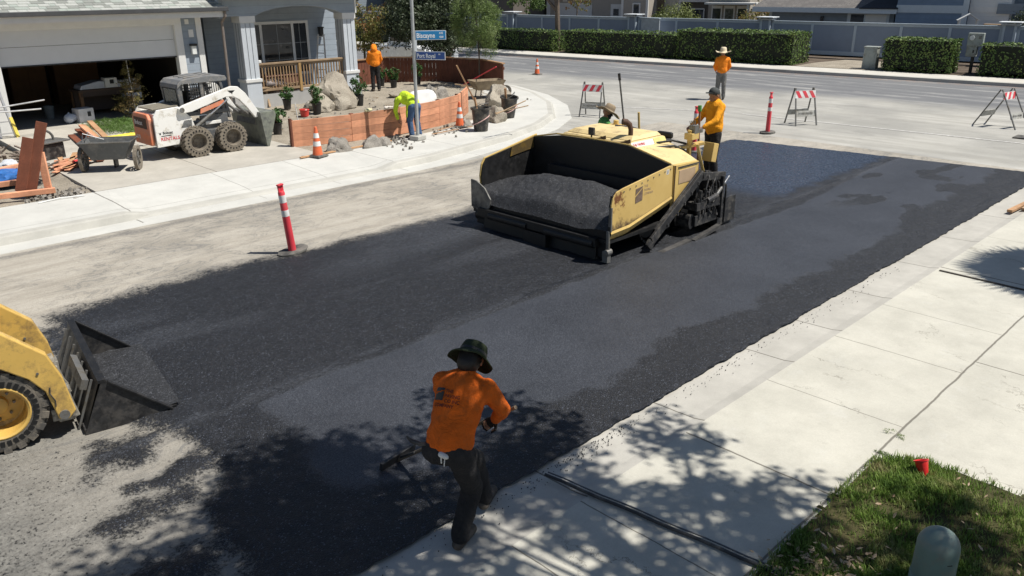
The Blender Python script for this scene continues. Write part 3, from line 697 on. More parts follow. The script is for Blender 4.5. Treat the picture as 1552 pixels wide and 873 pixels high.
# grey end plate curling round the far front corner
b = MB(); pr = [(yf - .02, .78), (yf - .16, .77), (yf - .36, .68), (yf - .5, .52), (yf - .47, .38), (yf - .3, .28), (yf - .02, .34)]
b.prism([(a_, c_) for a_, c_ in pr], .03, 'YZ', .44); b.build("end_plate", mat("scuffed grey steel plate", (.21, .205, .19), .5, metal=.3, var=.2, dirt=(.05, .045, .04), damt=.5), wf, bevel=.005)
b = MB(); b.cyl((.58, yf - .05, .2), (.58, yf - .62, .2), .10, n=16); b.box((.62, yf - .3, .27), (.16, .7, .08)); b.box((.5, yf - .5, .3), (.08, .07, .12), m=1); b.build("push_roller", [m_tar, m_gry], wf, smooth=True)
# hopper body: back wall, floor, sloping sides and the rubber apron at the front
b = MB(); b.prism([(yn + .05, .35), (yn + .05, 1.2), (-.7, 1.37), (-.3, 1.38), (.8, 1.36), (yf - .05, 1.27), (yf - .05, .35)], .05, 'YZ', 2.02)
b.box((1.25, -.04, .33), (1.6, 3.0, .05)); b.box((.52, -.04, .28), (.05, 2.9, .42)); b.box((.49, -.05, .12), (.06, 2.5, .3), rot=(0, R(8), 0)); b.box((1.2, -.04, .22), (1.3, 2.0, .22))
b.build("hopper", m_tar, pv)
MB().tube([(2.03, y, z + .005) for y, z in ((yn + .05, 1.2), (-.7, 1.375), (.3, 1.385), (.9, 1.37), (yf - .05, 1.27))], .014, 6).build("hopper_rim", m_yel, pv)
b = MB(); b.cyl((.40, -1.3, .27), (.40, -.3, .27), .06, n=14); b.cyl((.40, .1, .27), (.40, 1.0, .27), .06, n=14); b.box((.42, -.05, .3), (.1, 2.6, .12)); b.box((.40, -.1, .12), (.1, .5, .2)); b.build("push_bar", m_tar, pv, smooth=True)
# engine hood
b = MB(); hx0, hx1, hy0, hy1, hz = 2.03, 3.12, -.72, .92, 1.45
def hood(b, inset, z0, z1, x0, x1, y0, y1):
    b.add([(x0, y0, z0), (x1, y0, z0), (x1, y1, z0), (x0, y1, z0), (x0 + inset, y0 + inset * .6, z1), (x1 - inset * .4, y0 + inset * .6, z1), (x1 - inset * .4, y1 - inset, z1), (x0 + inset, y1 - inset, z1)], [(0, 3, 2, 1), (4, 5, 6, 7), (0, 1, 5, 4), (1, 2, 6, 5), (2, 3, 7, 6), (3, 0, 4, 7)])
hood(b, .1, 1.30, 1.40, hx0 + .02, hx1, hy0, hy1); hood(b, .1, 1.405, 1.46, hx0 + .18, hx1 - .05, hy0 + .1, hy1 - .1)
hd = b.build("engine_hood", m_yel2, pv, bevel=.012)
b = MB()
for y_ in (-.52, .0):
    b = MB(); b.beam((hx0 + .035, y_ + .12, 1.322), (hx0 + .115, y_ - .12, 1.402), .09, .004, up=(1, 0, -.3)); b.build("stripe", m_brnp, hd)
b = MB(); b.box((2.42, hy0 + .028, 1.353), (.62, .004, .09), rot=(R(-32), 0, 0)); b.build("decal", m_whtp, hd)
b = MB(); b.box((2.92, hy0 + .028, 1.353), (.34, .004, .09), rot=(R(-32), 0, 0)); b.build("warning_label", mat("pale yellow label", (.62, .55, .2), .6), hd)
text("lettering", "THE PAVING", .06, m_redp, hd, (2.14, hy0 + .022, 1.352), (R(58), 0, 0), .002)
b = MB(); b.tube([(2.38, -.46, 1.42), (2.38, -.46, 1.55), (2.37, -.44, 1.62), (2.33, -.40, 1.66), (2.27, -.36, 1.67)], [.042, .042, .045, .05, .05], 14)
b.build("exhaust_pipe", mat("rusty exhaust steel", (.07, .035, .02), .7, var=.4), pv, smooth=True)
b = MB(); b.box((2.12, .18, 1.48), (.05, .12, .12)); b.cyl((2.12, .18, 1.38), (2.12, .18, 1.46), .015); b.build("work_light", m_blk, pv, bevel=.01)
# sloping deck between hood and side panel
b = MB(); b.add([(2.04, yn + .02, 1.2), (2.75, yn + .02, 1.17), (3.3, -.75, 1.24), (3.12, -.7, 1.31), (2.05, -.7, 1.33), (2.04, yn + .02, 1.12), (2.75, yn + .02, 1.1), (3.3, -.75, 1.1), (3.12, -.7, 1.1), (2.05, -.7, 1.1)], [(0, 1, 2, 3, 4), (0, 5, 6, 1), (1, 6, 7, 2)])
b.add([(3.12, -.7, 1.31), (3.75, -.6, 1.12), (3.75, .9, 1.12), (3.12, .92, 1.31), (3.12, -.7, .7), (3.75, -.6, .7), (3.75, .9, .7)], [(0, 1, 2, 3), (0, 4, 5, 1), (1, 5, 6, 2)])
b.add([(2.04, .9, 1.3), (2.9, .9, 1.28), (2.9, 1.45, 1.15), (2.04, 1.45, 1.2)], [(0, 1, 2, 3)])
b.build("engine_deck", m_yel2, pv)
b = MB(); b.prism([(2.03, .42), (2.03, 1.19), (2.73, 1.17), (2.73, .85), (2.3, .5), (2.16, .42)], .05, 'XZ', yn - .0)
b.box((2.045, yn - .03, .82), (.02, .012, .74), m=1)
sp = b.build("side_panel", [m_yel, m_brnp], pv, bevel=.004)
MB().box((2.4, yn - .028, 1.0), (.48, .008, .2)).build("access_cover", m_tanp, sp, bevel=.003)
b = MB(); b.box((2.42, yn - .03, 1.145), (.58, .012, .018)); b.build("handle_bar", m_blk, sp)
# screed arm and running gear
b = MB(); b.beam((1.35, yn - .12, .2), (3.05, yn - .12, .98), .05, .13); b.beam((1.5, yn - .07, .33), (3.0, yn - .07, 1.02), .04, .04); b.beam((1.35, yn - .12, .2), (1.28, yn - .12, .12), .05, .16); b.beam((3.0, yn - .12, .95), (4.1, yn - .12, .86), .05, .12)
for k in range(5): b.box((1.75 + k * .27, yn - .15, .37 + k * .124), (.05, .02, .05))
b.build("screed_arm", m_blk, pv, bevel=.006)
def track(y0, nm="crawler_track"):
    b = MB(); x0, x1, rr, hh = 1.55, 3.75, .3, .3; pts = []
    N = 64; L1 = x1 - x0 - 2 * rr; per = 2 * L1 + 2 * PI * rr
    for i in range(N):
        d = per * i / N
        if d < L1: p = (x0 + rr + d, 0.02); an = 0
        elif d < L1 + PI * rr: a_ = (d - L1) / rr; p = (x1 - rr + math.sin(a_) * rr, .02 + rr - math.cos(a_) * rr); an = a_
        elif d < 2 * L1 + PI * rr: p = (x1 - rr - (d - L1 - PI * rr), .02 + 2 * rr); an = PI
        else: a_ = (d - 2 * L1 - PI * rr) / rr; p = (x0 + rr - math.sin(a_) * rr, .02 + rr + math.cos(a_) * rr); an = PI + a_
        b.box((p[0], y0, p[1]), (per / N * .82, .34, .035), rot=(0, -an, 0))
    for k in range(5): b.cyl((x0 + rr + k * L1 / 4, y0 - .12, .24 if 0 < k < 4 else .32), (x0 + rr + k * L1 / 4, y0 + .12, .24 if 0 < k < 4 else .32), .15 if 0 < k < 4 else .24, n=18)
    b.box(((x0 + x1) / 2, y0, .32), (L1, .18, .18)); b.build(nm, m_tar, pv)
track(-1.15); track(1.15)
b = MB(); b.box((2.8, 0, .55), (1.9, 1.9, .7)); b.build("chassis", m_tar, pv)
# hydraulics and screed machinery behind the arm
b = MB(); rr_ = random.Random(11)
b.box((3.35, yn - .02, .5), (1.1, .3, .12)); b.box((3.3, yn - .1, .28), (1.0, .1, .16)); b.box((3.9, yn + .05, .55), (.08, .5, .66)); b.box((3.05, yn + .1, .72), (.12, .3, .4))
for k in range(4): b.cyl((2.95 + k * .22, yn - .14, .3), (2.98 + k * .22, yn - .14, .74), .035, n=10); b.box((2.97 + k * .22, yn - .12, .5), (.14, .06, .24))
for k in range(9):
    x0 = 2.75 + rr_.random() * 1.1; z0 = .35 + rr_.random() * .5; pts = [(x0 + j * .09, yn - .1 - rr_.random() * .1, z0 + .1 * math.sin(j + k)) for j in range(5)]; b.tube(pts, .014, 6)
b.cyl((3.25, yn - .16, .55), (3.7, yn - .16, .6), .05, n=12); b.cyl((2.75, yn - .1, .28), (2.75, yn + .15, .28), .12, n=16)
b.build("running_gear", m_blk, pv, bevel=.004)
b = MB()
for k in range(5): b.tube([(2.9 + .1 * k, yn - .05, 1.0 - .03 * k), (3.0 + .12 * k, yn - .14, .86 - .04 * k), (3.05 + .1 * k, yn - .16, .62), (3.2 + .08 * k, yn - .12, .45)], .017, 7)
b.tube([(2.62, -.8, 1.28), (2.9, -1.0, 1.3), (3.15, -1.05, 1.2), (3.25, -1.1, 1.0)], .02, 7); b.tube([(2.7, -.6, 1.3), (3.0, -.9, 1.36), (3.2, -1.05, 1.3)], .018, 7); b.build("hydraulic_hose", m_black, pv, smooth=True)
b = MB(); b.cyl((3.0, yn - .17, .52), (3.34, yn - .17, .74), .03, n=12); b.cyl((3.34, yn - .17, .74), (3.5, yn - .17, .85), .016, n=10, m=1); b.build("tow_cylinder", [m_gry, m_chr], pv, smooth=True)
b = MB(); b.box((1.95, yn - .22, .035), (.95, .1, .04), rot=(0, R(-2), 0)); b.box((3.1, yn - .25, .08), (1.15, .08, .05), rot=(0, R(-5), 0)); b.beam((1.6, yn - .1, .32), (1.8, yn - .1, .36), .05, .05); b.build("skid_runner", mat("worn bare steel", (.13, .125, .12), .45, metal=.5, var=.4), pv)
b = MB(); b.box((4.25, -.05, .23), (.65, 3.3, .34)); b.box((4.25, -.05, .36), (.5, 3.2, .06)); b.box((4.0, -.05, .5), (.1, 3.1, .1)); b.box((4.45, yn - .12, .3), (.5, .05, .4)); b.box((4.72, yn - .08, .18), (.25, .06, .06)); b.build("screed", m_blk, pv, bevel=.006)
b = MB(); b.box((4.3, .0, .4), (.9, 2.0, .03));
for k in range(12): b.box((4.3, -.93 + k * .17, .42), (.84, .03, .012))
b.box((3.6, -.1, .78), (.5, 2.2, .04)); b.build("walkway", m_blk, pv)
# operator station
b = MB(); b.beam((3.3, -1.05, .9), (3.22, -1.1, 1.52), .07, .07); b.box((3.27, -1.1, 1.42), (.22, .16, .1)); b.beam((3.42, -1.35, .7), (3.3, -1.2, 1.3), .06, .05); b.box((3.75, -1.2, 1.12), (.16, .2, .3), rot=(0, R(12), 0)); b.beam((3.0, -.9, 1.22), (3.5, -1.2, 1.3), .12, .05)
b.build("control_pedestal", m_yel, pv, bevel=.008)
b = MB(); b.box((3.3, -1.12, 1.52), (.14, .12, .13)); b.box((3.40, -1.12, 1.48), (.28, .06, .06)); [b.cyl((3.2 + k * .05, -1.12, 1.56), (3.18 + k * .05, -1.1, 1.66), .008, n=6) for k in range(4)]
b.build("control_box", m_gry, pv, bevel=.008)
b = MB(); b.box((3.15, -.55, 1.3), (.28, .32, .08)); b.box((3.28, -.55, 1.38), (.08, .32, .1)); b.build("seat", mat("black vinyl seat", (.02, .02, .02), .5), pv, bevel=.03)
b = MB(); b.box((3.3, .55, 1.3), (.2, .25, .26)); b.cyl((3.3, .55, 1.4), (3.3, .55, 1.5), .05, n=12); b.build("filter_housing", m_yel, pv, bevel=.01)
b = MB(); b.tube([(2.95, .3, 1.46), (3.2, .1, 1.42), (3.5, -.1, 1.3), (3.6, -.3, 1.2)], .03, 8); b.build("hose_rail", m_blk, pv, smooth=True)

for o in list(pv.children):
    if o.name.split('.')[0] in ('screed_arm', 'running_gear', 'skid_runner', 'screed', 'crawler_track', 'chassis'):
        for v in o.data.vertices:
            if v.co.x > 2.02: v.co.x = 2.02 + (v.co.x - 2.02) * .68
# heap of hot mix lying in the hopper (a thing of its own, nobody could count the stones)
def heap():
    xs = np.arange(.44, 2.0, .03); ys = np.arange(-1.5, 1.45, .03); Xg, Yg = np.meshgrid(xs, ys, indexing='ij')
    Z = .56 + .30 * np.exp(-(((Xg - 1.35) / .62) ** 2)) * np.exp(-((Yg / 1.25) ** 4)) + .05 * (fbm(Xg * 3, Yg * 3, 81) - .5) + .03 * (fbm(Xg * 16, Yg * 16, 82) - .5)
    Z -= .03 * sstep(.75, .5, Xg) - .05 * np.exp(-((Yg + .2) / .5) ** 2) * sstep(1.0, .6, Xg)
    Z = np.where(Xg < .62, .40 + (Z - .40) * sstep(.38, .60, Xg), Z)
    Z += .08 * sstep(1.5, 1.9, Xg) * 0 + .06 * sstep(.9, 1.4, np.abs(Yg))
    nx, ny = Xg.shape; idx = np.arange(nx * ny).reshape(nx, ny); q = np.stack([idx[:-1, :-1], idx[1:, :-1], idx[1:, 1:], idx[:-1, 1:]], -1).reshape(-1, 4)
    me = bpy.data.meshes.new("asphalt_heap"); me.from_pydata(np.stack([Xg, Yg, Z], -1).reshape(-1, 3).tolist(), [], q.tolist()); me.materials.append(m_mix); me.polygons.foreach_set('use_smooth', [True] * len(me.polygons))
    o = bpy.data.objects.new("asphalt_heap", me); COL.objects.link(o); o.location = (8.68, 8.73, 0); o.scale = (.963, 1, 1.09)
    tag(o, "heap of loose black asphalt mix lying in the yellow paver hopper", "asphalt", kind='stuff')
heap()

# ================================================================== white skid steer loader
ss = thing("skid_steer_loader", (7.25, 19.5, .15), R(1.5), "small white loader with dark grey cab and orange rear door parked on the driveway", "loader")
hw = .5
b = MB(); prof = [(0, .32), (0, 1.02), (.1, 1.17), (.62, 1.2), (.9, .92), (1.0, .55), (.95, .42), (.6, .42), (.5, .34)]
for y_ in (-hw, hw): b.prism(prof, .05, 'XZ', y_)
b.box((.35, 0, .7), (.6, .95, .75)); b.build("engine_housing", m_wht, ss, bevel=.012)
b = MB(); b.box((1.25, 0, .48), (1.6, .86, .42)); b.prism([(.7, .3), (2.1, .3), (2.2, .55), (.9, .6)], .98, 'XZ', 0); b.build("chassis", m_dkg, ss, bevel=.01)
b = MB(); b.box((.36, 0, 1.185), (.62, .78, .03), rot=(0, R(-3), 0)); b.build("engine_cover", mat("dusty grille cover", (.19, .17, .13), .8, var=.4, scale=40, bump=.6, bscale=90), ss, bevel=.01)
b = MB(); b.prism([(-.44, .36), (-.44, .96), (-.36, 1.08), (.36, 1.08), (.44, .96), (.44, .36)], .09, 'YZ', -.05); rd = b.build("rear_door", m_ora, ss, bevel=.03)
MB().box((-.098, -.0, .86), (.01, .66, .24)).build("grille", mat("dark rear grille", (.07, .035, .02), .7, var=.6, scale=14), rd)
text("lettering", "Bobcat", .15, m_whtp, rd, (-.106, .30, .86), (R(90), 0, R(-90)), .002)
text("lettering", "S70", .13, m_whtp, rd, (-.098, .30, .52), (R(90), 0, R(-90)), .002)
text("lettering", "Bobcat", .085, m_black, ss, (.16, -hw - .027, .64), (R(90), 0, 0), .001, bold=.002)
text("lettering", "RENTALS", .11, m_redp, ss, (.1, -hw - .027, .5), (R(90), 0, 0), .001, bold=.002)
b = MB(); b.box((.24, -hw - .026, .575), (.24, .002, .02)); b.prism([(.07, .67), (.10, .64), (.13, .67), (.115, .61), (.085, .61)], .002, 'XZ', -hw - .027); b.build("decal", m_black, ss)
b = MB()
for k in range(6): b.box((.75 + .01 * k, -hw - .028, .72 + k * .028), (.26 - .015 * k, .006, .012))
b.build("side_grille", m_void, ss)
# cab: moulded dark grey canopy over a caged frame
b = MB(); cx0, cx1, cz = .72, 1.85, 1.80
for y_ in (-.4, .4):
    for p0, p1 in (((.78, .95), (.72, 1.62)), ((.72, 1.62), (.8, 1.72)), ((.72, .98), (1.9, .98)), ((1.3, .98), (1.28, 1.72))):
        b.beam((p0[0], y_, p0[1]), (p1[0], y_, p1[1]), .09, .07, up=(0, 1, 0))
    b.beam((1.92, y_, .8), (1.76, y_, 1.72), .07, .08, up=(0, 1, 0))
b.box((.8, 0, 1.3), (.05, .78, .7)); b.build("cab_frame", m_dkg, ss, bevel=.015)
b = MB(); b.prism([(.68, 1.58), (.70, 1.68), (.8, 1.77), (1.4, 1.83), (1.9, 1.80), (1.94, 1.72), (1.9, 1.68), (.8, 1.68)], .92, 'XZ', 0)
for k in range(3): b.box((1.3, -.25 + k * .25, 1.825), (.7, .05, .02), rot=(0, R(-4), 0))
b.build("cab_roof", mat("dusty charcoal cab roof", (.15, .155, .16), .6, var=.12, dirt=(.26, .24, .21), damt=.5, dscale=6), ss, bevel=.03)
MB().prism([(.735, .98), (.69, 1.56), (.71, 1.56), (.76, .98)], .62, 'XZ', 0).build("rear_window", m_dkglass, ss)
b = MB()
for y_ in (-.405, .405):
    b = MB()
    for k in range(9): b.box((1.02 + k * .055, y_, 1.36), (.014, .014, .62))
    for k in range(8): b.box((1.25, y_, 1.08 + k * .08), (.58, .014, .014))
    for k in range(5): b.box((1.5 + k * .055, y_, 1.36), (.014, .014, .62))
    b.build("cage_mesh", m_blk, ss)
b = MB(); b.box((1.25, 0, .98), (.42, .42, .1)); b.box((1.05, 0, 1.25), (.1, .42, .45)); b.build("seat", mat("black cab seat", (.02, .02, .02), .6), ss, bevel=.03)
b = MB(); b.box((1.7, -.3, 1.05), (.2, .05, .3)); b.box((1.5, -.42, .8), (.7, .05, .24)); b.box((1.45, -.47, .74), (.4, .02, .08), m=1); b.build("foot_panel", [m_dkg, m_wht], ss, bevel=.01)
def lift_arm(y_):
    b = MB(); out = [(.62, 1.04), (.58, 1.16), (.7, 1.22), (1.95, 1.55), (2.12, 1.53), (2.3, 1.36), (2.62, .86), (2.6, .76), (2.5, .74), (2.3, 1.02), (2.12, 1.22), (1.98, 1.3), (1.8, 1.32), (.9, 1.06)]
    b.prism(out, .09, 'XZ', y_); o = b.build("lift_arm", m_wht, ss, bevel=.012)
    MB().cyl((.66, y_ - .055, 1.12), (.66, y_ + .055, 1.12), .06, n=16).build("pivot", m_gry, o, bevel=.004)
    b = MB(); b.beam((1.08, y_ - .052, 1.02), (1.75, y_ - .052, 1.2), .004, .09, up=(0, 1, 0)); 
    b = MB(); b.prism([(1.1, .99), (1.12, 1.1), (1.72, 1.26), (1.75, 1.17)], .02, 'XZ', y_ - .02); b.build("name_panel", m_ora, o)
    MB().prism([(1.92, 1.44), (1.9, 1.40), (1.84, 1.46), (1.9, 1.43), (1.95, 1.36), (1.97, 1.43), (2.03, 1.45), (1.98, 1.41)], .002, 'XZ', y_ - .047).build("emblem", m_black, o)
    c = MB(); c.cyl((.72, y_ - .02, .55), (1.35, y_ - .02, .95), .04, n=12); c.cyl((1.35, y_ - .02, .95), (1.82, y_ - .02, 1.25), .022, n=10, m=1); c.build("lift_cylinder", [m_gry, m_chr], o, smooth=True)
lift_arm(-.56); lift_arm(.56)
b = MB(); b.cyl((2.55, -.56, .82), (2.55, .56, .82), .05, n=12); b.box((2.62, 0, .7), (.08, .9, .34), rot=(0, R(20), 0)); b.cyl((2.2, -.25, 1.05), (2.55, -.25, .75), .03, n=10); b.cyl((2.2, .25, 1.05), (2.55, .25, .75), .03, n=10); b.build("quick_coupler", m_gry, ss)
b = MB(); bo = [(2.55, .86), (2.95, .86), (2.98, .78), (2.72, 0.02), (2.66, 0.0)]
m_bkt = mat("scratched bucket steel", (.15, .155, .145), .5, metal=.3, var=.4, scale=8, dirt=(.28, .3, .24), damt=.6, dscale=6)
for y_ in (-.74, .74): b.prism(bo, .03, 'XZ', y_)
b.add([(2.55, -.74, .86), (2.66, -.74, .0), (2.66, .74, .0), (2.55, .74, .86), (2.58, -.74, .86), (2.7, -.74, .02), (2.7, .74, .02), (2.58, .74, .86)], [(0, 1, 2, 3), (4, 7, 6, 5), (0, 3, 7, 4)])
b.box((2.76, 0, .86), (.42, 1.5, .025)); b.build("bucket", m_bkt, ss)
for x_ in (.9, 1.78):
    tyre("tyre", .365, .26, ss, (x_, -.62, .365), m_rubm, side=-1, rimr=.58)
    tyre("tyre", .365, .26, ss, (x_, .62, .365), m_rubm, side=1, rimr=.58, holes=0)

# ================================================================== yellow loader at the left edge
ld = thing("skid_loader", (1.32, 8.12, 0), R(-9.3), "yellow loader with its black steel bucket flat on the asphalt at the left edge", "loader")
m_ly = mat("loader yellow paint", (.62, .40, .10), .45, var=.08, scale=3, dirt=(.2, .13, .06), damt=.35, dscale=4, coat=.2)
def ldarm(y_):
    b = MB(); out = [(-1.6, 1.5), (-1.2, 1.6), (-.4, 1.46), (.06, 1.2), (.40, .88), (.49, .62), (.54, .27), (.47, .2), (.39, .22), (.33, .52), (.22, .68), (.0, .86), (-.4, 1.12), (-1.3, 1.3)]
    b.prism(out, .1, 'XZ', y_); o = b.build("lift_arm", m_ly, ld, bevel=.012)
    b = MB(); b.cyl((.44, y_ - .07, .26), (.44, y_ + .07, .26), .045, n=14); b.cyl((.3, y_ - .06, .72), (.3, y_ + .06, .72), .012, n=8); b.build("pivot", m_gry, o)
    MB().tube([(.37, y_ - .056, .56), (.36, y_ - .06, .5), (.39, y_ - .058, .42), (.385, y_ - .056, .36)], .006, 6).build("hose", m_blk, o)
ldarm(-.34); ldarm(.62)
b = MB(); b.cyl((.05, -.34, 1.0), (.05, .62, 1.0), .06, n=14); b.box((-.0, .14, .96), (.12, .9, .1))
for k in range(4): b.tube([(-.3, .0 + k * .045, 1.1), (-.05, .0 + k * .045, 1.08), (.22, .02 + k * .045, .86), (.35, .05 + k * .04, .5)], .014, 6, m=1)
b.build("cross_tube", [m_ly, m_gry], ld, smooth=True)
b = MB(); b.box((.5, .14, .33), (.07, .86, .36), rot=(0, R(-12), 0)); b.box((.46, -.22, .3), (.14, .14, .32)); b.box((.46, .5, .3), (.14, .14, .32)); b.cyl((.3, .14, .55), (.5, .14, .4), .03, n=10); b.box((.44, -.3, .24), (.2, .06, .12)); b.box((.42, .3, .42), (.06, .1, .2))
for k in range(5): b.box((.46, -.02 + k * .05, .4), (.11, .02, .26), rot=(0, R(-25), 0))
b.build("quick_coupler", mat("pale worn coupler steel", (.36, .34, .29), .5, metal=.2, var=.3, dirt=(.08, .07, .06), damt=.5, dscale=9), ld, bevel=.006)
m_lb = mat("asphalt caked bucket steel", (.02, .02, .021), .45, var=.5, scale=12, dirt=(.06, .055, .05), damt=.5, dscale=10, bump=.4, bscale=40)
b = MB(); y0_, y1_ = -.42, 1.36
sidep = [(.56, .0), (.78, .5), (.84, .51), (.86, .47), (1.36, .035), (1.36, .0)]
for y_ in (y0_, y1_): b.prism(sidep, .025, 'XZ', y_)
b.add([(.56, y0_, 0.0), (.76, y0_, .5), (.76, y1_, .5), (.56, y1_, 0.0), (.6, y0_, 0.02), (.80, y0_, .49), (.80, y1_, .49), (.6, y1_, 0.02)], [(0, 1, 2, 3), (4, 7, 6, 5), (1, 5, 6, 2)])
b.box((.97, (y0_ + y1_) / 2, .05), (.8, y1_ - y0_, .02)); bk = b.build("bucket", m_lb, ld)
b = MB(); b.box((1.38, (y0_ + y1_) / 2, .052), (.06, y1_ - y0_, .014)); b.box((.79, (y0_ + y1_) / 2, .51), (.07, y1_ - y0_ + .03, .03)); b.beam((.84, y0_ - .012, .5), (1.36, y0_ - .012, .045), .012, .06, up=(0, 1, 0)); b.beam((.84, y1_ - .02, .5), (1.36, y1_ - .02, .045), .012, .05, up=(0, 1, 0)); b.build("cutting_edge", m_tar, bk)
b = MB()
for k in range(7): b.box((.63 + k * .0, y0_ + .15 + k * .25, .25), (.02, .02, .5), rot=(0, R(22), 0))
b.box((.66, .14, .42), (.06, .7, .1), rot=(0, R(22), 0)); b.build("back_rib", m_gry, bk)
b = MB(); b.prism([(-1.7, .25), (-1.7, 1.2), (-1.2, 1.25), (-.6, 1.0), (.1, .66), (.24, .4), (.15, .22)], .56, 'XZ', .14); b.build("chassis", m_ly, ld, bevel=.02)
b = MB()
for y_ in (-.22, .5):
    for p0, p1 in (((-.1, .7), (-.3, 1.9)), ((-.3, 1.9), (-1.3, 1.95)), ((-1.3, 1.95), (-1.3, .9))): b.beam((p0[0], y_, p0[1]), (p1[0], y_, p1[1]), .07, .07, up=(0, 1, 0))
b.box((-.8, .14, 1.94), (1.1, .86, .06)); b.build("cab_frame", m_blk, ld, bevel=.01)
for x_ in (-.06, -1.18):
    tyre("tyre", .405, .3, ld, (x_, -.22, .405), m_rub, side=-1, rim_m=m_ly, rimr=.62, holes=34, lug=.045)
    tyre("tyre", .405, .3, ld, (x_, .62, .405), m_rub, side=1, rim_m=m_ly, rimr=.62, holes=0, lug=.045)
# small mound in the loader bucket
b = MB(); xs = np.linspace(.62, 1.45, 26); ys = np.linspace(y0_ + .02, y1_ - .02, 50); vs = []
for x_ in xs:
    for y_ in ys: vs.append((x_, y_, .062 + .2 * max(0, (1.0 - x_)) * (.5 + float(vnoise(x_ * 4, y_ * 4, 5))) * .6 + .02 * float(vnoise(x_ * 30, y_ * 30, 6))))
b.add(vs, [(i * 50 + j, (i + 1) * 50 + j, (i + 1) * 50 + j + 1, i * 50 + j + 1) for i in range(25) for j in range(49)])
o = b.build("asphalt_residue", m_mix, smooth=True); o.location = (1.32, 8.12, 0); o.rotation_euler = (0, 0, R(-9.3))
tag(o, "thin layer of black asphalt mix left in the yellow loader's bucket", "asphalt", kind='stuff')
# ------------------------------------------------------------------ people
def cloth_mat(name, col, var=.2, bsc=9, rough=.85, dirt=None):
    t = NT(name); c = t.coord('Object'); n = t.noise(c, 3.5, 5, .7, dist=.6); f = t.noise(t.coord('Object', scale=(1, 1, .55)), bsc, 5, .7, dist=1.4); wv = t.noise(c, 160, 2)
    cc = t.ramp(n, [(.3, tuple(x * (1 - var) for x in col)), (.7, tuple(min(1, x * (1 + var)) for x in col))])
    if dirt: cc = t.mix(t.remap(t.noise(c, 6, 6, .8), .5, .72, 0, .55), cc, dirt)
    t.bump(t.math('ADD', f, t.math('MULTIPLY', wv, .06)), .8, .045)
    return t.set(col=cc, rough=rough, spec=.2)
m_skin = mat("tanned skin", (.30, .16, .095), .55, var=.12, scale=9)
m_orange = cloth_mat("dusty orange shirt cloth", (.66, .125, .012), .2, dirt=(.30, .11, .035))
m_orange2 = cloth_mat("bright orange shirt cloth", (.88, .25, .02), .12)
m_orangy = cloth_mat("yellow orange shirt cloth", (.88, .36, .02), .12)
m_lime = cloth_mat("lime safety shirt cloth", (.62, .85, .05), .1)
m_green = cloth_mat("green shirt cloth", (.10, .32, .09), .2)
m_dkpant = cloth_mat("black work trousers cloth", (.028, .027, .028), .35, dirt=(.06, .055, .05))
m_gypant = cloth_mat("grey trousers cloth", (.2, .195, .185), .2)
m_jean = cloth_mat("blue jeans cloth", (.07, .12, .22), .3)
m_boot = mat("worn dark leather boots", (.045, .033, .024), .7, var=.3, scale=14, dirt=(.12, .10, .08), damt=.6, dscale=12)
m_olive = cloth_mat("dark olive hat cloth", (.032, .042, .022), .25)
m_straw = mat("pale straw hat", (.62, .53, .37), .8, var=.15, scale=20, bump=.5, bscale=120)
m_tanhat = mat("brown felt hat", (.26, .20, .13), .85, var=.2, scale=12)
m_glove = cloth_mat("dark work glove", (.025, .022, .02), .3)
m_rag = cloth_mat("white rag cloth", (.7, .7, .68), .08)
m_hair = mat("black hair", (.015, .012, .01), .6)

def seg(b, p0, p1, r0, r1, flat=1.0, side=None, n=14):
    """tapered, round-ended segment; flat squashes it along 'side'"""
    p0 = Vector(p0); p1 = Vector(p1); L = (p1 - p0).length; k = max(2, int(L / (min(r0, r1) * .5)) + 1)
    z = (p1 - p0).normalized() if L > 1e-5 else Vector((0, 0, 1)); u = Vector(side) if side is not None else Vector((1, 0, 0))
    if abs(z.dot(u)) > .9: u = Vector((0, 1, 0))
    x = (u - z * u.dot(z)).normalized(); y = z.cross(x)
    rings = []
    for a in (75, 50, 25): rings.append((p0 - z * r0 * math.sin(R(a)), r0 * math.cos(R(a))))
    for i in range(k + 1): t_ = i / k; rings.append((p0.lerp(p1, t_), r0 + (r1 - r0) * t_))
    for a in (25, 50, 75): rings.append((p1 + z * r1 * math.sin(R(a)), r1 * math.cos(R(a))))
    vs = [c + x * math.cos(2 * PI * j / n) * r * flat + y * math.sin(2 * PI * j / n) * r for c, r in rings for j in range(n)]
    m_ = len(rings); fs = [(i * n + j, i * n + (j + 1) % n, (i + 1) * n + (j + 1) % n, (i + 1) * n + j) for i in range(m_ - 1) for j in range(n)] + [tuple(range(n - 1, -1, -1)), tuple(range((m_ - 1) * n, m_ * n))]
    b.add(vs, fs)
def hull(name, b, m, parent, vox, smooth=4, disp=0, dsize=.1):
    o = b.build(name, m, None); mo = o.modifiers.new("r", 'REMESH'); mo.mode = 'VOXEL'; mo.voxel_size = vox; mo.use_smooth_shade = True
    s_ = o.modifiers.new("s", 'SMOOTH'); s_.iterations = smooth; s_.factor = .5
    if disp:
        tx = bpy.data.textures.new(name, 'CLOUDS'); tx.noise_scale = dsize; tx.noise_depth = 3
        d = o.modifiers.new("d", 'DISPLACE'); d.texture = tx; d.strength = disp; d.mid_level = .5; d.texture_coords = 'LOCAL'
    dg = bpy.context.evaluated_depsgraph_get(); me = bpy.data.meshes.new_from_object(o.evaluated_get(dg)); old = o.data
    o.modifiers.clear(); o.data = me; bpy.data.meshes.remove(old); me.polygons.foreach_set('use_smooth', [True] * len(me.polygons))
    if parent: o.parent = parent
    return o
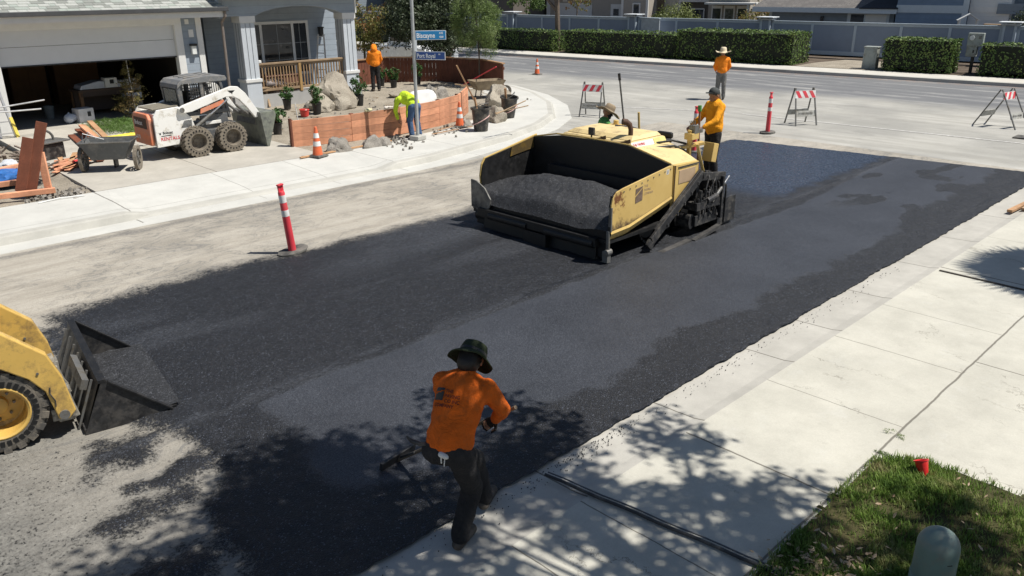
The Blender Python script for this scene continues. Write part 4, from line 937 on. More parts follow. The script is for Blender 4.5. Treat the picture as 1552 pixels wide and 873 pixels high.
def hand(b, wr, d, pn, th, curl=.9, s=1.0):
    """palm, four unequal curled fingers and a thumb; d along the hand, pn palm normal, th side of the thumb (+1/-1)"""
    wr = Vector(wr); d = Vector(d).normalized(); pn = Vector(pn); pn = (pn - d * pn.dot(d)).normalized(); sd = d.cross(pn) * th
    seg(b, wr, wr + d * .075 * s, .03 * s, .04 * s, .55, pn)
    for i, (o_, L) in enumerate(((.030, .074), (.010, .082), (-.010, .076), (-.029, .060))):
        p = wr + d * .085 * s + sd * o_ * s; a = .25; q = p
        for k, f in enumerate((.45, .32, .25)):
            dd = (d * math.cos(a) + pn * math.sin(a)).normalized(); q2 = q + dd * L * f * s; seg(b, q, q2, (.0095 - .0006 * k) * s, (.009 - .0008 * k) * s, 1, None, 8); q = q2; a += curl
    p = wr + d * .025 * s + sd * .03 * s; dd = (d * .6 + sd * .7 + pn * .4).normalized(); q = p + dd * .04 * s; seg(b, p, q, .013 * s, .011 * s, 1, None, 8); seg(b, q, q + (d * .8 + pn * .6).normalized() * .032 * s, .011 * s, .009 * s, 1, None, 8)

STAND = dict(hip=(0, 0, .95), waist=(0, 0, 1.1), chest=(0, 0, 1.3), neck=(0, 0, 1.47), head=(.02, 0, 1.63), sL=(0, .18, 1.42), sR=(0, -.18, 1.42), eL=(-.02, .25, 1.14), eR=(-.02, -.25, 1.14), wL=(.06, .26, .9), wR=(.06, -.26, .9),
             hL=(0, .09, .92), hR=(0, -.09, .92), kL=(.02, .1, .5), kR=(.02, -.1, .5), aL=(-.02, .11, .1), aR=(-.02, -.11, .1), fL=(.17, .14, .035), fR=(.17, -.14, .035))
def person(loc, rz, label, pose, shirt, pants, group=None, vox=.014, fat=1.0, handdir=None, gloves=False, body_m=None, hands_curl=.9, sleeves=True, loose=1.0, side=(0, 1, 0), fwd=(1, 0, 0), boots=m_boot, scale=1.0, hgt=None):
    J = {k: Vector(v) for k, v in {**STAND, **pose}.items()}
    pr = thing("person", loc, rz, label, "person", group); pr.scale = (scale,) * 3
    side = Vector(side); fwd = Vector(fwd)
    b = MB()
    # head: skull, jaw, nose, ears, neck
    hd = J['head']; up = (hd - J['neck']).normalized(); f = (fwd - up * fwd.dot(up)).normalized(); l = up.cross(f)
    seg(b, hd + up * .02 - f * .015, hd + up * .035 + f * .02, .09, .085); seg(b, hd - up * .02 + f * .02, hd - up * .07 + f * .045, .075, .05); seg(b, hd - up * .0 + f * .098, hd - up * .03 + f * .115, .012, .016)
    for s_ in (-1, 1): seg(b, hd + l * s_ * .088 + up * .02, hd + l * s_ * .09 - up * .02, .016, .014, .5, l); seg(b, hd + f * .085 + l * s_ * .03 + up * .035, hd + f * .085 + l * s_ * .05 + up * .035, .014, .012)
    seg(b, hd + f * .088 - up * .052 + l * .02, hd + f * .088 - up * .052 - l * .02, .011, .011)
    seg(b, J['neck'] - up * .03, hd - up * .02, .062, .056)
    for a_ in 'LR':
        sg = 1 if a_ == 'L' else -1
        seg(b, J['s' + a_], J['e' + a_], .045, .038); seg(b, J['e' + a_], J['w' + a_], .038, .026)
        d = J['w' + a_] - J['e' + a_]
        if handdir and a_ in handdir: d = Vector(handdir[a_][0]); pn = handdir[a_][1]
        else: pn = -side * sg
        hand(b, J['w' + a_], d, pn, sg if not handdir or a_ not in handdir else handdir[a_][2], hands_curl)
        seg(b, J['h' + a_], J['k' + a_], .075, .055); seg(b, J['k' + a_], J['a' + a_], .05, .036); seg(b, J['a' + a_], J['f' + a_], .035, .03)
    seg(b, J['hip'], J['chest'], .11, .11, .8, fwd); seg(b, J['sL'], J['sR'], .05, .05); seg(b, J['chest'], J['neck'], .1, .06)
    hull("body", b, body_m or m_skin, pr, min(vox, .009), 2)
    if gloves:
        b = MB()
        for a_ in 'LR':
            sg = 1 if a_ == 'L' else -1; d = J['w' + a_] - J['e' + a_]
            if handdir and a_ in handdir: d = Vector(handdir[a_][0]); pn = handdir[a_][1]; sg2 = handdir[a_][2]
            else: pn = -side * sg; sg2 = sg
            g = MB(); seg(g, J['w' + a_] - d.normalized() * .03, J['w' + a_] + d.normalized() * .01, .036, .034); hand(g, J['w' + a_], d, pn, sg2, hands_curl, 1.12)
            hull("glove", g, m_glove, pr, .007, 1)
    # shirt
    b = MB(); F = fat
    ch, wa, hp = J['chest'], J['waist'], J['hip']
    seg(b, J['sL'] * .82 + ch * .18 - up * .02, J['sR'] * .82 + ch * .18 - up * .02, .085, .085)
    hem = hp.lerp(wa, .62)
    seg(b, ch + (J['neck'] - ch) * .35, wa, .185 * F, .168 * F, .70, fwd, 20); seg(b, wa, hem, .168 * F, .178 * F, .78, fwd, 20)
    for s_ in 'LR': seg(b, J['s' + s_] * .9 + ch * .1, J['neck'] * .8 + J['head'] * .2, .075, .062)
    seg(b, ch, J['neck'], .13, .078, .85, fwd)
    for a_ in 'LR':
        seg(b, J['s' + a_], J['e' + a_], .074 * loose, .058 * loose); e2 = J['e' + a_].lerp(J['w' + a_], .9)
        if sleeves: seg(b, J['e' + a_], e2, .058 * loose, .043 * loose)
    sh = hull("shirt", b, shirt, pr, vox, 4, .022 * loose, .09)
    b = MB(); seg(b, hp + side * .04, hp - side * .04, .112 * F, .112 * F, .95, fwd); seg(b, hp + side * .06, J['hL'], .11, .1); seg(b, hp - side * .06, J['hR'], .11, .1)
    for a_ in 'LR':
        seg(b, J['h' + a_], J['k' + a_], .102, .08); seg(b, J['k' + a_], J['a' + a_] + Vector((0, 0, .01)), .08, .07)
    hull("trousers", b, pants, pr, vox, 3, .02, .08)
    for a_ in 'LR':
        b = MB(); A_, T_ = J['a' + a_], J['f' + a_]; d = (T_ - A_); d.z = 0; d.normalize(); lo = min(A_.z - .06, T_.z)
        seg(b, A_ + Vector((0, 0, .05)), A_ - Vector((0, 0, .03)), .052, .05); seg(b, A_ - Vector((0, 0, .04)) - d * .03, T_, .046, .045, 1.0); 
        bo = hull("boot", b, boots, pr, .009, 2)
    return pr, J, f, up, l
def hat(pr, J, f, up, m, kind, tilt=0, big=1.0, band=None):
    hd = J['head']; z = (up + f * tilt).normalized(); x = (f - z * f.dot(z)).normalized(); y = z.cross(x); M = Matrix((x, y, z)).transposed()
    b = MB(); n = 40; rings = []
    if kind == 'bucket': prof = [(.0, .150), (.06, .148), (.086, .135), (.097, .1), (.104, .055), (.118, .045), (.145, .026), (.168, .008), (.164, .0), (.14, .018), (.11, .035), (.09, .04)]
    elif kind == 'straw': prof = [(.0, .17), (.05, .185), (.085, .165), (.095, .1), (.1, .05), (.13, .04), (.19, .035), (.235, .05), (.235, .042), (.19, .026), (.12, .03), (.09, .035)]
    for r, h_ in prof:
        for i in range(n):
            a = 2 * PI * i / n; rr = r * big
            wob = 0
            if r > .11: wob = .018 * math.sin(2 * a + .6) + .010 * math.sin(5 * a + 1) + (.028 * math.cos(2 * a + PI) if kind == 'straw' else 0)
            rings.append(M @ Vector((rr * math.cos(a) * 1.06, rr * math.sin(a), h_ * big + wob * (r - .1) / .1)) + hd - up * .015)
    k = len(prof); b.add(rings, [(i * n + j, i * n + (j + 1) % n, (i + 1) * n + (j + 1) % n, (i + 1) * n + j) for i in range(k - 1) for j in range(n)])
    o = b.build("hat", m, pr, smooth=True, auto=False)
    if band:
        b = MB(); vs = [M @ Vector(((.1035 if z_ < .07 else .1015) * big * math.cos(2 * PI * i / n) * 1.06, (.1035 if z_ < .07 else .1015) * big * math.sin(2 * PI * i / n), z_ * big)) + hd - up * .015 for z_ in (.055, .08) for i in range(n)]
        b.add(vs, [(i, (i + 1) % n, n + (i + 1) % n, n + i) for i in range(n)]); b.build("hat_band", band, o)
    return o

# --- the raker in the foreground
W = Vector((3.46, 3.98, .03))
def w(x, y, z): return (x - W.x, y - W.y, z - W.z)
az = R(24); fx, fy = math.cos(az), math.sin(az); fw = Vector((fx, fy, 0)); sdv = Vector((-fy, fx, 0))
HP = Vector(w(3.13, 3.83, .93)); CHp = Vector(w(3.29, 3.89, 1.19)); NK = Vector(w(3.41, 3.95, 1.34)); HDp = Vector(w(3.51, 3.99, 1.44))
pose = dict(hip=HP, waist=HP.lerp(CHp, .45), chest=CHp, neck=NK, head=HDp, sL=NK + sdv * .175 - Vector((0, 0, .05)), sR=NK - sdv * .175 - Vector((0, 0, .05)) ,
            eR=w(3.53, 3.68, 1.15), wR=w(3.60, 3.84, .97), eL=w(3.50, 4.28, 1.08), wL=w(3.63, 4.22, .85),
            hL=HP + sdv * .09 - Vector((0, 0, .03)), hR=HP - sdv * .09 - Vector((0, 0, .03)), kR=w(3.36, 3.84, .5), kL=w(3.60, 4.08, .53), aR=w(3.22, 3.84, .12), aL=w(3.68, 4.06, .13), fR=w(3.40, 3.91, .065), fL=w(3.86, 4.16, .07))
hdir = dict(R=(Vector((.1, .6, -.5)), Vector((-.5, .3, -.4)), -1), L=(Vector((.2, .2, -.7)), Vector((-.4, -.5, -.1)), 1))
pr, J, f, up, l = person(W, 0, "worker with dark green hat raking asphalt beside the gutter in a dusty orange shirt", pose, m_orange, m_dkpant, vox=.012, fat=1.02, handdir=hdir, gloves=True, side=sdv, fwd=fw, loose=1.02, hands_curl=1.1)
hat(pr, J, f, up, m_olive, 'bucket', .05, 1.02, m_black)
b = MB(); hd = J['head']; seg(b, hd + up * .0 - f * .02, hd - up * .035 - f * .03, .094, .085); hull('hair', b, m_hair, pr, .008, 2)
# lettering and emblem on the back of the shirt
sh = [c for c in pr.children if c.name.startswith("shirt")][0]
back_n = -(fw * math.cos(R(25)) - Vector((0, 0, 1)) * 0) ; spine = (NK - HP).normalized(); bn = (-(fw) + spine * fw.dot(spine)).normalized()
bxr = sdv * -1.0   # reading direction (towards his right)
def back_patch(nm, quads, m, cx, cz, lift=.006):
    """small flat pieces laid onto the shirt by ray casting from behind"""
    dg = bpy.context.evaluated_depsgraph_get(); b = MB()
    for q in quads:
        vs = []
        for u, v in q:
            o_ = HP + spine * (cz + v) + bxr * (cx + u) + bn * .6; ok, loc, nn_, _ = sh.ray_cast(o_, -bn)
            vs.append((loc + bn * lift) if ok else (o_ - bn * .45))
        b.add(vs, [tuple(range(len(vs)))])
    return b.build(nm, m, sh)
def gridq(x0, x1, z0, z1, n=5, cut=None):
    out = []
    for i in range(n):
        for j in range(n):
            a0, a1 = x0 + (x1 - x0) * i / n, x0 + (x1 - x0) * (i + 1) / n; b0, b1 = z0 + (z1 - z0) * j / n, z0 + (z1 - z0) * (j + 1) / n
            if cut and cut((a0 + a1) / 2, (b0 + b1) / 2): continue
            out.append([(a0, b0), (a1, b0), (a1, b1), (a0, b1)])
    return out
back_patch("emblem", gridq(-.05, .03, -.045, .045, 10, lambda a, b_: abs(b_ - (.25 * (a + .05) + .005)) < .006), m_black, -.10, .36)
def back_text(s_, size, cx, cz):
    cu = bpy.data.curves.new("lettering", 'FONT'); cu.body = s_; cu.size = size; cu.offset = .0006; o = bpy.data.objects.new("tmp", cu); COL.objects.link(o)
    me = bpy.data.meshes.new_from_object(o.evaluated_get(bpy.context.evaluated_depsgraph_get())); bpy.data.objects.remove(o)
    for v in me.vertices:
        o_ = HP + spine * (cz + v.co.y) + bxr * (cx + v.co.x) + bn * .6; ok, loc, nn_, _ = sh.ray_cast(o_, -bn); v.co = (loc + bn * .005) if ok else (o_ - bn * .45)
    me.materials.clear(); me.materials.append(m_letter); o2 = bpy.data.objects.new("lettering", me); COL.objects.link(o2); o2.parent = sh
m_letter = mat("dark faded shirt lettering", (.12, .02, .01), .8)
for s_, sz, cx, cz in (("THE", .034, -.06, .375), ("PAVING", .034, -.06, .34), ("CO INC", .034, -.055, .305), ("COMPANY", .034, -.14, .27)): back_text(s_, sz, cx, cz)
# pocket rag, belt tail
b = MB(); q = HP + bn * .13 - Vector((0, 0, .06)) - sdv * .0
seg(b, q, q + bxr * .04 + Vector((0, 0, -.01)), .022, .02); seg(b, q, q - Vector((0, 0, .07)), .008, .006); seg(b, q + bxr * .03, q + bxr * .02 - Vector((0, 0, .09)), .006, .005); hull("pocket_rag", b, m_rag, pr, .005, 1)
b = MB(); q = HP + sdv * .13 + Vector((0, 0, .0)); b.tube([q + bn * .05, q + sdv * .05 + bn * .08 - Vector((0, 0, .01)), q + sdv * .11 + bn * .1, q + sdv * .15 + bn * .1 + Vector((0, 0, .03))], [.012, .016, .016, .005], 8); b.build("belt_strap", m_blk, pr, smooth=True)
# asphalt lute he is holding
h0, h1 = Vector((3.70, 3.72, 1.08)), Vector((3.60, 5.1, .05))
lu = thing("asphalt_lute", (3.60, 5.1, .04), 0, "long handled asphalt rake in the hands of the worker with the green hat", "rake")
b = MB(); b.cyl(h0 - Vector(lu.location), h1 - Vector(lu.location), .016, .016, 10); b.build("handle", wood("grey ash tool handle", (.25, .19, .13), 1, False), lu, smooth=True)
b = MB(); b.box((0, 0, .045), (.42, .03, .08), rot=(R(12), 0, R(8))); b.beam((0, -.04, .06), (.0, -.25, .2), .03, .02); b.build("blade", m_blk, lu, bevel=.004)

# --- operator on the paver's rear platform
m_body2 = m_skin
pose = dict(head=(.035, 0, 1.60), neck=(.0, 0, 1.45), eL=(.17, .27, 1.2), wL=(.40, .22, 1.08), eR=(.14, -.24, 1.17), wR=(.36, -.2, 1.04), kL=(.04, .1, .5), kR=(-.01, -.12, .5))
pr, J, f, up, l = person((13.08, 7.98, .475), R(158), "worker in a yellow orange shirt and black cap standing at the paver controls", pose, m_orangy, m_dkpant, fat=1.1, vox=.015)
b = MB(); hd = J['head']; seg(b, hd + up * .045 - f * .01, hd + up * .06 + f * .01, .098, .094); cp = hull("cap", b, mat("dark grey cap", (.04, .045, .045), .8), pr, .01, 2)
b = MB(); b.prism([(.07, -.07), (.15, -.055), (.185, 0), (.15, .055), (.07, .07)], .012, 'XY', 0); o = b.build("cap_peak", mat("dark cap peak", (.035, .04, .04), .8), pr); o.location = hd + up * .055
b = MB(); seg(b, hd - f * .06 - up * .0, hd - f * .085 - up * .09, .065, .05); hull("neck_flap", b, mat("grey neck cloth", (.22, .22, .2), .8), pr, .01, 2)

# --- helper beyond the hood
pose = dict(head=(.05, 0, 1.53), neck=(.0, 0, 1.38), chest=(-.02, 0, 1.22), sL=(0, .18, 1.33), sR=(0, -.18, 1.33), eL=(.12, .25, 1.08), wL=(.33, .2, 1.05), eR=(.12, -.25, 1.08), wR=(.33, -.2, 1.05))
pr, J, f, up, l = person((12.95, 10.42, .0), R(-35), "worker with wide tan hat and green shirt behind the paver hood", pose, m_green, m_dkpant, vox=.015)
hat(pr, J, f, up, m_tanhat, 'straw', .16, 1.1, m_straw)
b = MB(); hd = J['head']; seg(b, hd - up * .03 + f * .035, hd - up * .075 + f * .05, .078, .056); hull("face_mask", b, mat("dark navy face cover", (.02, .025, .04), .8), pr, .009, 2)
b = MB(); seg(b, (-.0, .12, 1.40), (.0, .20, 1.36), .05, .05); seg(b, (.09, .1, 1.3), (.11, .1, 1.15), .03, .03); hull("vest_strap", b, mat("yellow vest strap", (.7, .6, .05), .7), pr, .012, 1)

# --- flag man far down the street
pose = dict(head=(.03, 0, 1.63), eL=(.02, .27, 1.17), wL=(.15, .2, 1.0), eR=(.02, -.27, 1.17), wR=(.15, -.2, 1.0), kL=(.05, .1, .5), kR=(-.02, -.1, .5), aL=(.08, .12, .1), fL=(.26, .14, .04))
pr, J, f, up, l = person((26.22, 15.85, 0), R(40), "distant worker in orange shirt, grey trousers and white hat, alone in the street", pose, m_orange2, m_gypant, vox=.018, fat=1.05)
hat(pr, J, f, up, m_straw, 'straw', -.15, 1.15)

# --- worker bent over the low redwood wall
pose = dict(hip=(-.12, 0, .84), waist=(.0, 0, .98), chest=(.24, 0, 1.05), neck=(.42, 0, .99), head=(.56, 0, .92), sL=(.38, .18, .98), sR=(.38, -.18, .98), eL=(.44, .22, .7), eR=(.44, -.22, .7), wL=(.42, .16, .46), wR=(.42, -.16, .46),
            hL=(-.1, .09, .82), hR=(-.1, -.09, .82), kL=(-.02, .12, .45), kR=(-.02, -.12, .45), aL=(-.1, .13, .1), aR=(-.1, -.13, .1), fL=(.09, .15, .035), fR=(.09, -.15, .035))
pr, J, f, up, l = person((13.35, 17.25, .13), R(92), "worker in lime shirt and blue jeans bent over the redwood wall by the pole", pose, m_lime, m_jean, vox=.018, fwd=(.9, 0, .3), body_m=m_skin)
b = MB(); hd = J['head']; seg(b, hd + up * .03, hd + up * .05, .1, .098); hull("cap", b, mat("olive green hood", (.12, .15, .05), .85), pr, .012, 2)

# --- hooded worker in the yard
pose = dict(head=(.05, 0, 1.60), eL=(.04, .26, 1.16), wL=(.2, .2, 1.0), eR=(.04, -.26, 1.16), wR=(.2, -.2, 1.0))
pr, J, f, up, l = person((18.45, 26.0, .15), R(62), "worker in hooded orange jacket and black trousers standing beside the right porch column", pose, m_orange2, m_dkpant, vox=.018, fat=1.1)
b = MB(); hd = J['head']; seg(b, hd + up * .02 - f * .02, hd - up * .09 - f * .05, .115, .12); hull("hood", b, m_orange2, pr, .014, 3, .015, .08)
# ================================================================== the house on the left: garage, entry, porch
m_side = siding("grey blue lap siding", (.27, .315, .365), .19)
m_sidel = siding("grey blue lap siding of the porch", (.28, .325, .37), .24, .06)
m_trim = mat("off white painted trim", (.68, .68, .66), .6, var=.05, scale=4, kind='World')
m_gdoor = mat("white garage door panel", (.62, .63, .63), .5, var=.03, scale=3)
m_col = mat("painted column boards", (.52, .56, .60), .6, var=.05, scale=4, kind='World')
m_fasc = mat("dark gutter metal", (.06, .062, .065), .5, var=.15)
m_roof = shingle("light grey shingles", (.34, .345, .33), (.24, .25, .24))
m_glass = mat("window glass", (.02, .024, .028), .06, var=.2, spec=.7)
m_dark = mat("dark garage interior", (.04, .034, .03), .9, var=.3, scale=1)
m_door = mat("dark front door paint", (.035, .045, .05), .4, var=.1)
m_cedar = wood("weathered cedar rail", (.36, .235, .125), 2, False)
m_cedx = wood("weathered cedar top rail", (.40, .28, .17), 0, False)
T0 = 25.2
hs = thing("house", (5.9, T0, .2), 0, "grey blue house with open garage, arched porch and light grey shingle roof at upper left", "house")
def L(x, y, z): return (x - 5.9, y - T0, z - .2)
def hb(b, a, c, m=0): return b.bb(L(*a), L(*c), m)
b = MB()
hb(b, (10.88, T0, .1), (11.5, T0 + .16, 3.2)); hb(b, (0, T0, 2.95), (10.9, T0 + .16, 3.25)); hb(b, (0, T0, .1), (5.72, T0 + .16, 2.95)); hb(b, (11.34, T0 + .16, .1), (11.5, 27.6, 3.2))
hb(b, (12.3, 26.7, .1), (17.3, 26.86, 3.5)); hb(b, (11.5, 27.5, .1), (12.4, 27.66, 3.4)); hb(b, (12.3, 26.86, .1), (12.45, 27.5, 3.4)); hb(b, (17.14, 26.86, .1), (17.3, 33, 3.5))
b.build("wall", m_side, hs)
b = MB()   # garage interior shell
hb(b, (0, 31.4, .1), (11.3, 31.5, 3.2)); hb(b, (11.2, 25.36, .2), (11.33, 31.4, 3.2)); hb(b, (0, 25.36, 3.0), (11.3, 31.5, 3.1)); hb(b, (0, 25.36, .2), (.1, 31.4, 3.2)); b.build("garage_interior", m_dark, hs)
b = MB(); hb(b, (5.55, T0 - .04, .2), (5.9, T0 + .2, 2.92)); hb(b, (10.68, T0 - .04, .2), (10.9, T0 + .2, 2.92)); hb(b, (5.55, T0 - .043, 2.88), (10.9, T0 + .18, 3.08)); b.build("garage_frame", m_trim, hs, bevel=.01)
b = MB(); hb(b, (11.35, T0 - .03, .15), (11.53, T0 + .03, 3.1)); b.build("corner_board", m_trim, hs, bevel=.006)
b = MB(); hb(b, (5.9, T0 + .08, 2.46), (10.68, T0 + .12, 2.9)); hb(b, (5.9, T0 + .085, 1.97), (10.68, T0 + .125, 2.452)); gd = b.build("garage_door", m_gdoor, hs, bevel=.008)
MB().bb(L(5.9, T0 + .07, 1.94), L(10.68, T0 + .13, 1.975)).build("door_seal", m_blk, gd)
# roof over the garage with deep eave
ov = .42
def roofplane(b, x0, x1, y0, z0, y1, z1, th=.06, m=0):
    b.add([L(x0, y0, z0), L(x1, y0, z0), L(x1, y1, z1), L(x0, y1, z1), L(x0, y0, z0 + th), L(x1, y0, z0 + th), L(x1, y1, z1 + th), L(x0, y1, z1 + th)], [(0, 1, 2, 3), (4, 7, 6, 5), (0, 4, 5, 1), (1, 5, 6, 2), (2, 6, 7, 3), (3, 7, 4, 0)], m)
b = MB(); roofplane(b, -2, 12.15, T0 - ov - .06, 3.28, 31, 6.0); roofplane(b, -2, 12.15, 36.5, 3.3, 31, 6.0); rf = b.build("roof", m_roof, hs)
b = MB()
rr_ = random.Random(5)
for r_ in range(22):         # shingle courses near the eave, real steps
    y0 = T0 - ov - .06 + r_ * .145; z0 = 3.34 + (y0 - (T0 - ov - .06)) * .442
    x = -2 + (r_ % 3) * .1
    while x < 12.1:
        wd = rr_.uniform(.14, .34); b.add([L(x, y0, z0 + .004), L(min(12.15, x + wd - .008), y0, z0 + .004), L(min(12.15, x + wd - .008), y0 + .16, z0 + .071), L(x, y0 + .16, z0 + .071), L(x, y0, z0 + .02), L(min(12.15, x + wd - .008), y0, z0 + .02), L(min(12.15, x + wd - .008), y0 + .16, z0 + .075), L(x, y0 + .16, z0 + .075)], [(0, 3, 2, 1), (4, 5, 6, 7), (0, 1, 5, 4), (1, 2, 6, 5), (3, 0, 4, 7)], rr_.choice((0, 0, 1, 2))); x += wd
m_sh1 = mat("pale shingle", (.36, .37, .345), .95, var=.25, scale=50, kind='World'); m_sh2 = mat("green grey shingle", (.29, .32, .29), .95, var=.25, scale=50, kind='World'); m_sh3 = mat("darker shingle", (.22, .23, .21), .95, var=.25, scale=50, kind='World')
b.build("shingle_course", [m_sh1, m_sh2, m_sh3], rf)
b = MB(); hb(b, (-2, T0 - ov - .18, 3.24), (12.2, T0 - ov - .06, 3.36)); b.build("rain_gutter", m_fasc, rf, bevel=.01)
b = MB(); hb(b, (-2, T0 - ov - .06, 3.07), (12.1, T0 - ov - .02, 3.28)); hb(b, (-2, T0 - ov - .02, 3.10), (12.1, T0, 3.13)); b.build("fascia", m_trim, rf)
b = MB(); b.tube([L(12.1, T0 - ov - .1, 3.25), L(12.1, T0 - ov - .1, 3.1), L(12.12, T0 - .2, 2.9), L(12.12, T0 - .15, .3)], .045, 8); b.build("downspout", mat("taupe downspout", (.2, .17, .15), .6), hs)
# front door in the recess
b = MB(); hb(b, (11.62, 27.42, .2), (12.3, 27.5, 2.6)); b.build("door_frame", m_trim, hs)
b = MB(); hb(b, (11.7, 27.36, .22), (12.2, 27.43, 2.5)); fd = b.build("front_door", m_door, hs, bevel=.01); b = MB(); hb(b, (11.8, 27.35, .6), (11.95, 27.362, 2.3)); b.build("door_glass", m_glass, fd)
# porch: columns with bases, arched beam, roof edge
def column(x0, x1):
    b = MB(); hb(b, (x0, 25.0, 1.1), (x1, 25.48, 2.86)); 
    for k in (1 / 3, 2 / 3):
        xx = x0 + (x1 - x0) * k; hb(b, (xx - .006, 24.988, 1.12), (xx + .006, 25.0, 2.84), 1); yy = 25.0 + .48 * k; hb(b, (x0 - .012, yy - .006, 1.12), (x0, yy + .006, 2.84), 1)
    c_ = b.build("porch_column", [m_col, mat("dark board joint", (.15, .17, .19), .8)], hs, bevel=.004)  # thin joint strips in a darker grey blue
    b = MB(); hb(b, (x0 - .03, 24.97, 2.86), (x1 + .03, 25.51, 3.06)); b.build("capital", m_trim, c_, bevel=.008); b = MB(); hb(b, (x0 - .05, 24.95, 1.02), (x1 + .05, 25.53, 1.12)); b.build("column_trim", m_trim, c_, bevel=.008)
    b = MB(); hb(b, (x0 - .02, 24.98, .1), (x1 + .02, 25.5, 1.02)); b.build("column_base", m_col, c_, bevel=.008)
column(12.72, 13.2); column(16.52, 17.0)
b = MB(); arc = [(13.25, 3.06), (13.5, 3.16), (14.0, 3.27), (14.6, 3.32), (15.1, 3.32), (15.7, 3.27), (16.2, 3.16), (16.45, 3.06)]
out = [L(x, 0, z)[::2] for x, z in [(12.05, 3.0), (12.35, 3.06), (12.6, 3.06)] + arc + [(17.05, 3.06), (17.05, 3.62), (12.05, 3.62)]]
out = [(x, z) for x, z in [(o[0], o[1]) for o in out]]
b.prism(out, .5, 'XZ', 25.23 - T0); b.build("porch_beam", m_sidel, hs, bevel=.01)
b = MB(); hb(b, (12.0, 24.60, 3.60), (17.15, 24.70, 3.72)); hb(b, (12.05, 24.7, 3.56), (17.1, 25.0, 3.59)); hb(b, (12.05, 25.0, 3.5), (17.05, 27.6, 3.56)); hb(b, (17.02, 24.96, 3.05), (17.08, 25.02, 3.66)); b.build("porch_fascia", m_trim, hs)
b = MB(); roofplane(b, 11.9, 17.25, 24.58, 3.72, 28.6, 5.4); roofplane(b, 11.9, 17.25, 32.6, 3.72, 28.6, 5.4); b.build("porch_roof", m_roof, hs)
# porch window
b = MB(); hb(b, (14.0, 26.62, 1.45), (17.0, 26.7, 2.8)); wn_ = None
def window(x0, x1, z0, z1, y, mull, name="window", tr=.09, grid=None):
    b = MB(); hb(b, (x0, y - .05, z1), (x1, y, z1 + tr)); hb(b, (x0, y - .05, z0 - tr), (x1, y, z0)); hb(b, (x0 - tr, y - .05, z0 - tr), (x0, y, z1 + tr)); hb(b, (x1, y - .05, z0 - tr), (x1 + tr, y, z1 + tr))
    for mx in mull: hb(b, (mx - .05, y - .045, z0), (mx + .05, y, z1))
    o = b.build(name, m_trim, hs, bevel=.006); b = MB(); hb(b, (x0, y - .02, z0), (x1, y - .012, z1)); b.build("glass", m_glass, o)
    if grid:
        b = MB()
        for gx in grid[0]: hb(b, (gx - .008, y - .028, z0), (gx + .008, y - .02, z1))
        for gz in grid[1]: hb(b, (x0, y - .0285, gz - .008), (x1, y - .0205, gz + .008))
        b.build("glazing_bar", mat("glazing bar", (.3, .32, .33), .5), o)
    return o
window(13.75, 16.05, 1.05, 2.7, 26.7, (14.28, 15.5), grid=((14.9, 15.78), (1.5, 2.05)))
b = MB(); hb(b, (16.55, 26.56, 2.2), (16.7, 26.68, 2.5)); hb(b, (16.53, 26.54, 2.5), (16.72, 26.68, 2.55)); b.build("wall_lamp", m_black, hs, bevel=.01)
b = MB(); hb(b, (11.1, T0 - .12, 2.0), (11.24, T0 - .01, 2.25)); wl = b.build("wall_lamp", mat("lamp glass white", (.7, .72, .7), .3), hs, bevel=.01); b = MB(); hb(b, (11.08, T0 - .15, 2.25), (11.26, T0 - .0, 2.31)); b.build("lamp_cap", m_black, wl)
b = MB(); hb(b, (11.1, T0 - .02, 2.5), (11.25, T0 - .004, 2.72)); b.build("address_plate", m_trim, hs); b = MB(); hb(b, (11.02, T0 - .03, 2.88), (11.14, T0 - .004, 3.02)); b.build("dome_sensor", m_trim, hs)
# porch railing
rl = thing("porch_railing", (13.2, 25.15, .6), 0, "weathered cedar porch railing with thin balusters between the two porch columns", "railing")
b = MB(); b.box((1.65, 0, .95), (3.3, .12, .06)); b.box((1.65, 0, .88), (3.3, .05, .07)); b.build("handrail", m_cedx, rl, bevel=.008)
MB().box((1.65, 0, .12), (3.3, .06, .08)).build("bottom_rail", m_cedx, rl, bevel=.006)
MB().box((1.55, -.0, .46), (.1, .1, .94)).build("rail_post", wood("yellow cedar post", (.5, .31, .12), 2, False), rl, bevel=.006)
for k in range(30):
    if abs(k * .11 + .06 - 1.55) > .06: MB().box((.06 + k * .11, -.0, .5), (.035, .035, .72)).build("baluster", m_cedar, rl)
MB().box((0.1, -.02, 1.03), (.1, .1, .1)).build("rail_cap", m_trim, rl, bevel=.02)
# clutter on the porch: storage boxes behind rail
tag(MB().box((14.4, 25.9, .82), (1.3, .5, .48)).box((14.4, 25.9, 1.08), (1.36, .56, .05)).build("storage_box", mat("brown plastic storage box", (.16, .08, .06), .6), bevel=.02), "brown storage box on the porch behind the cedar railing", "box")
lad = thing("step_ladder", (16.2, 25.95, .58), R(20), "white stepladder standing on the porch near the wall lamp", "ladder")
b = MB(); b.beam((-.2, -.25, 0), (0, -.12, 1.75), .05, .03); b.build("rail", m_trim, lad); b = MB(); b.beam((-.2, .25, 0), (0, .12, 1.75), .05, .03); b.build("rail", m_trim, lad)
for k in range(6): MB().box((-.2 + .028 * (k + 1), 0, .28 * (k + 1)), (.08, .46 - k * .04, .025)).build("step", m_trim, lad)
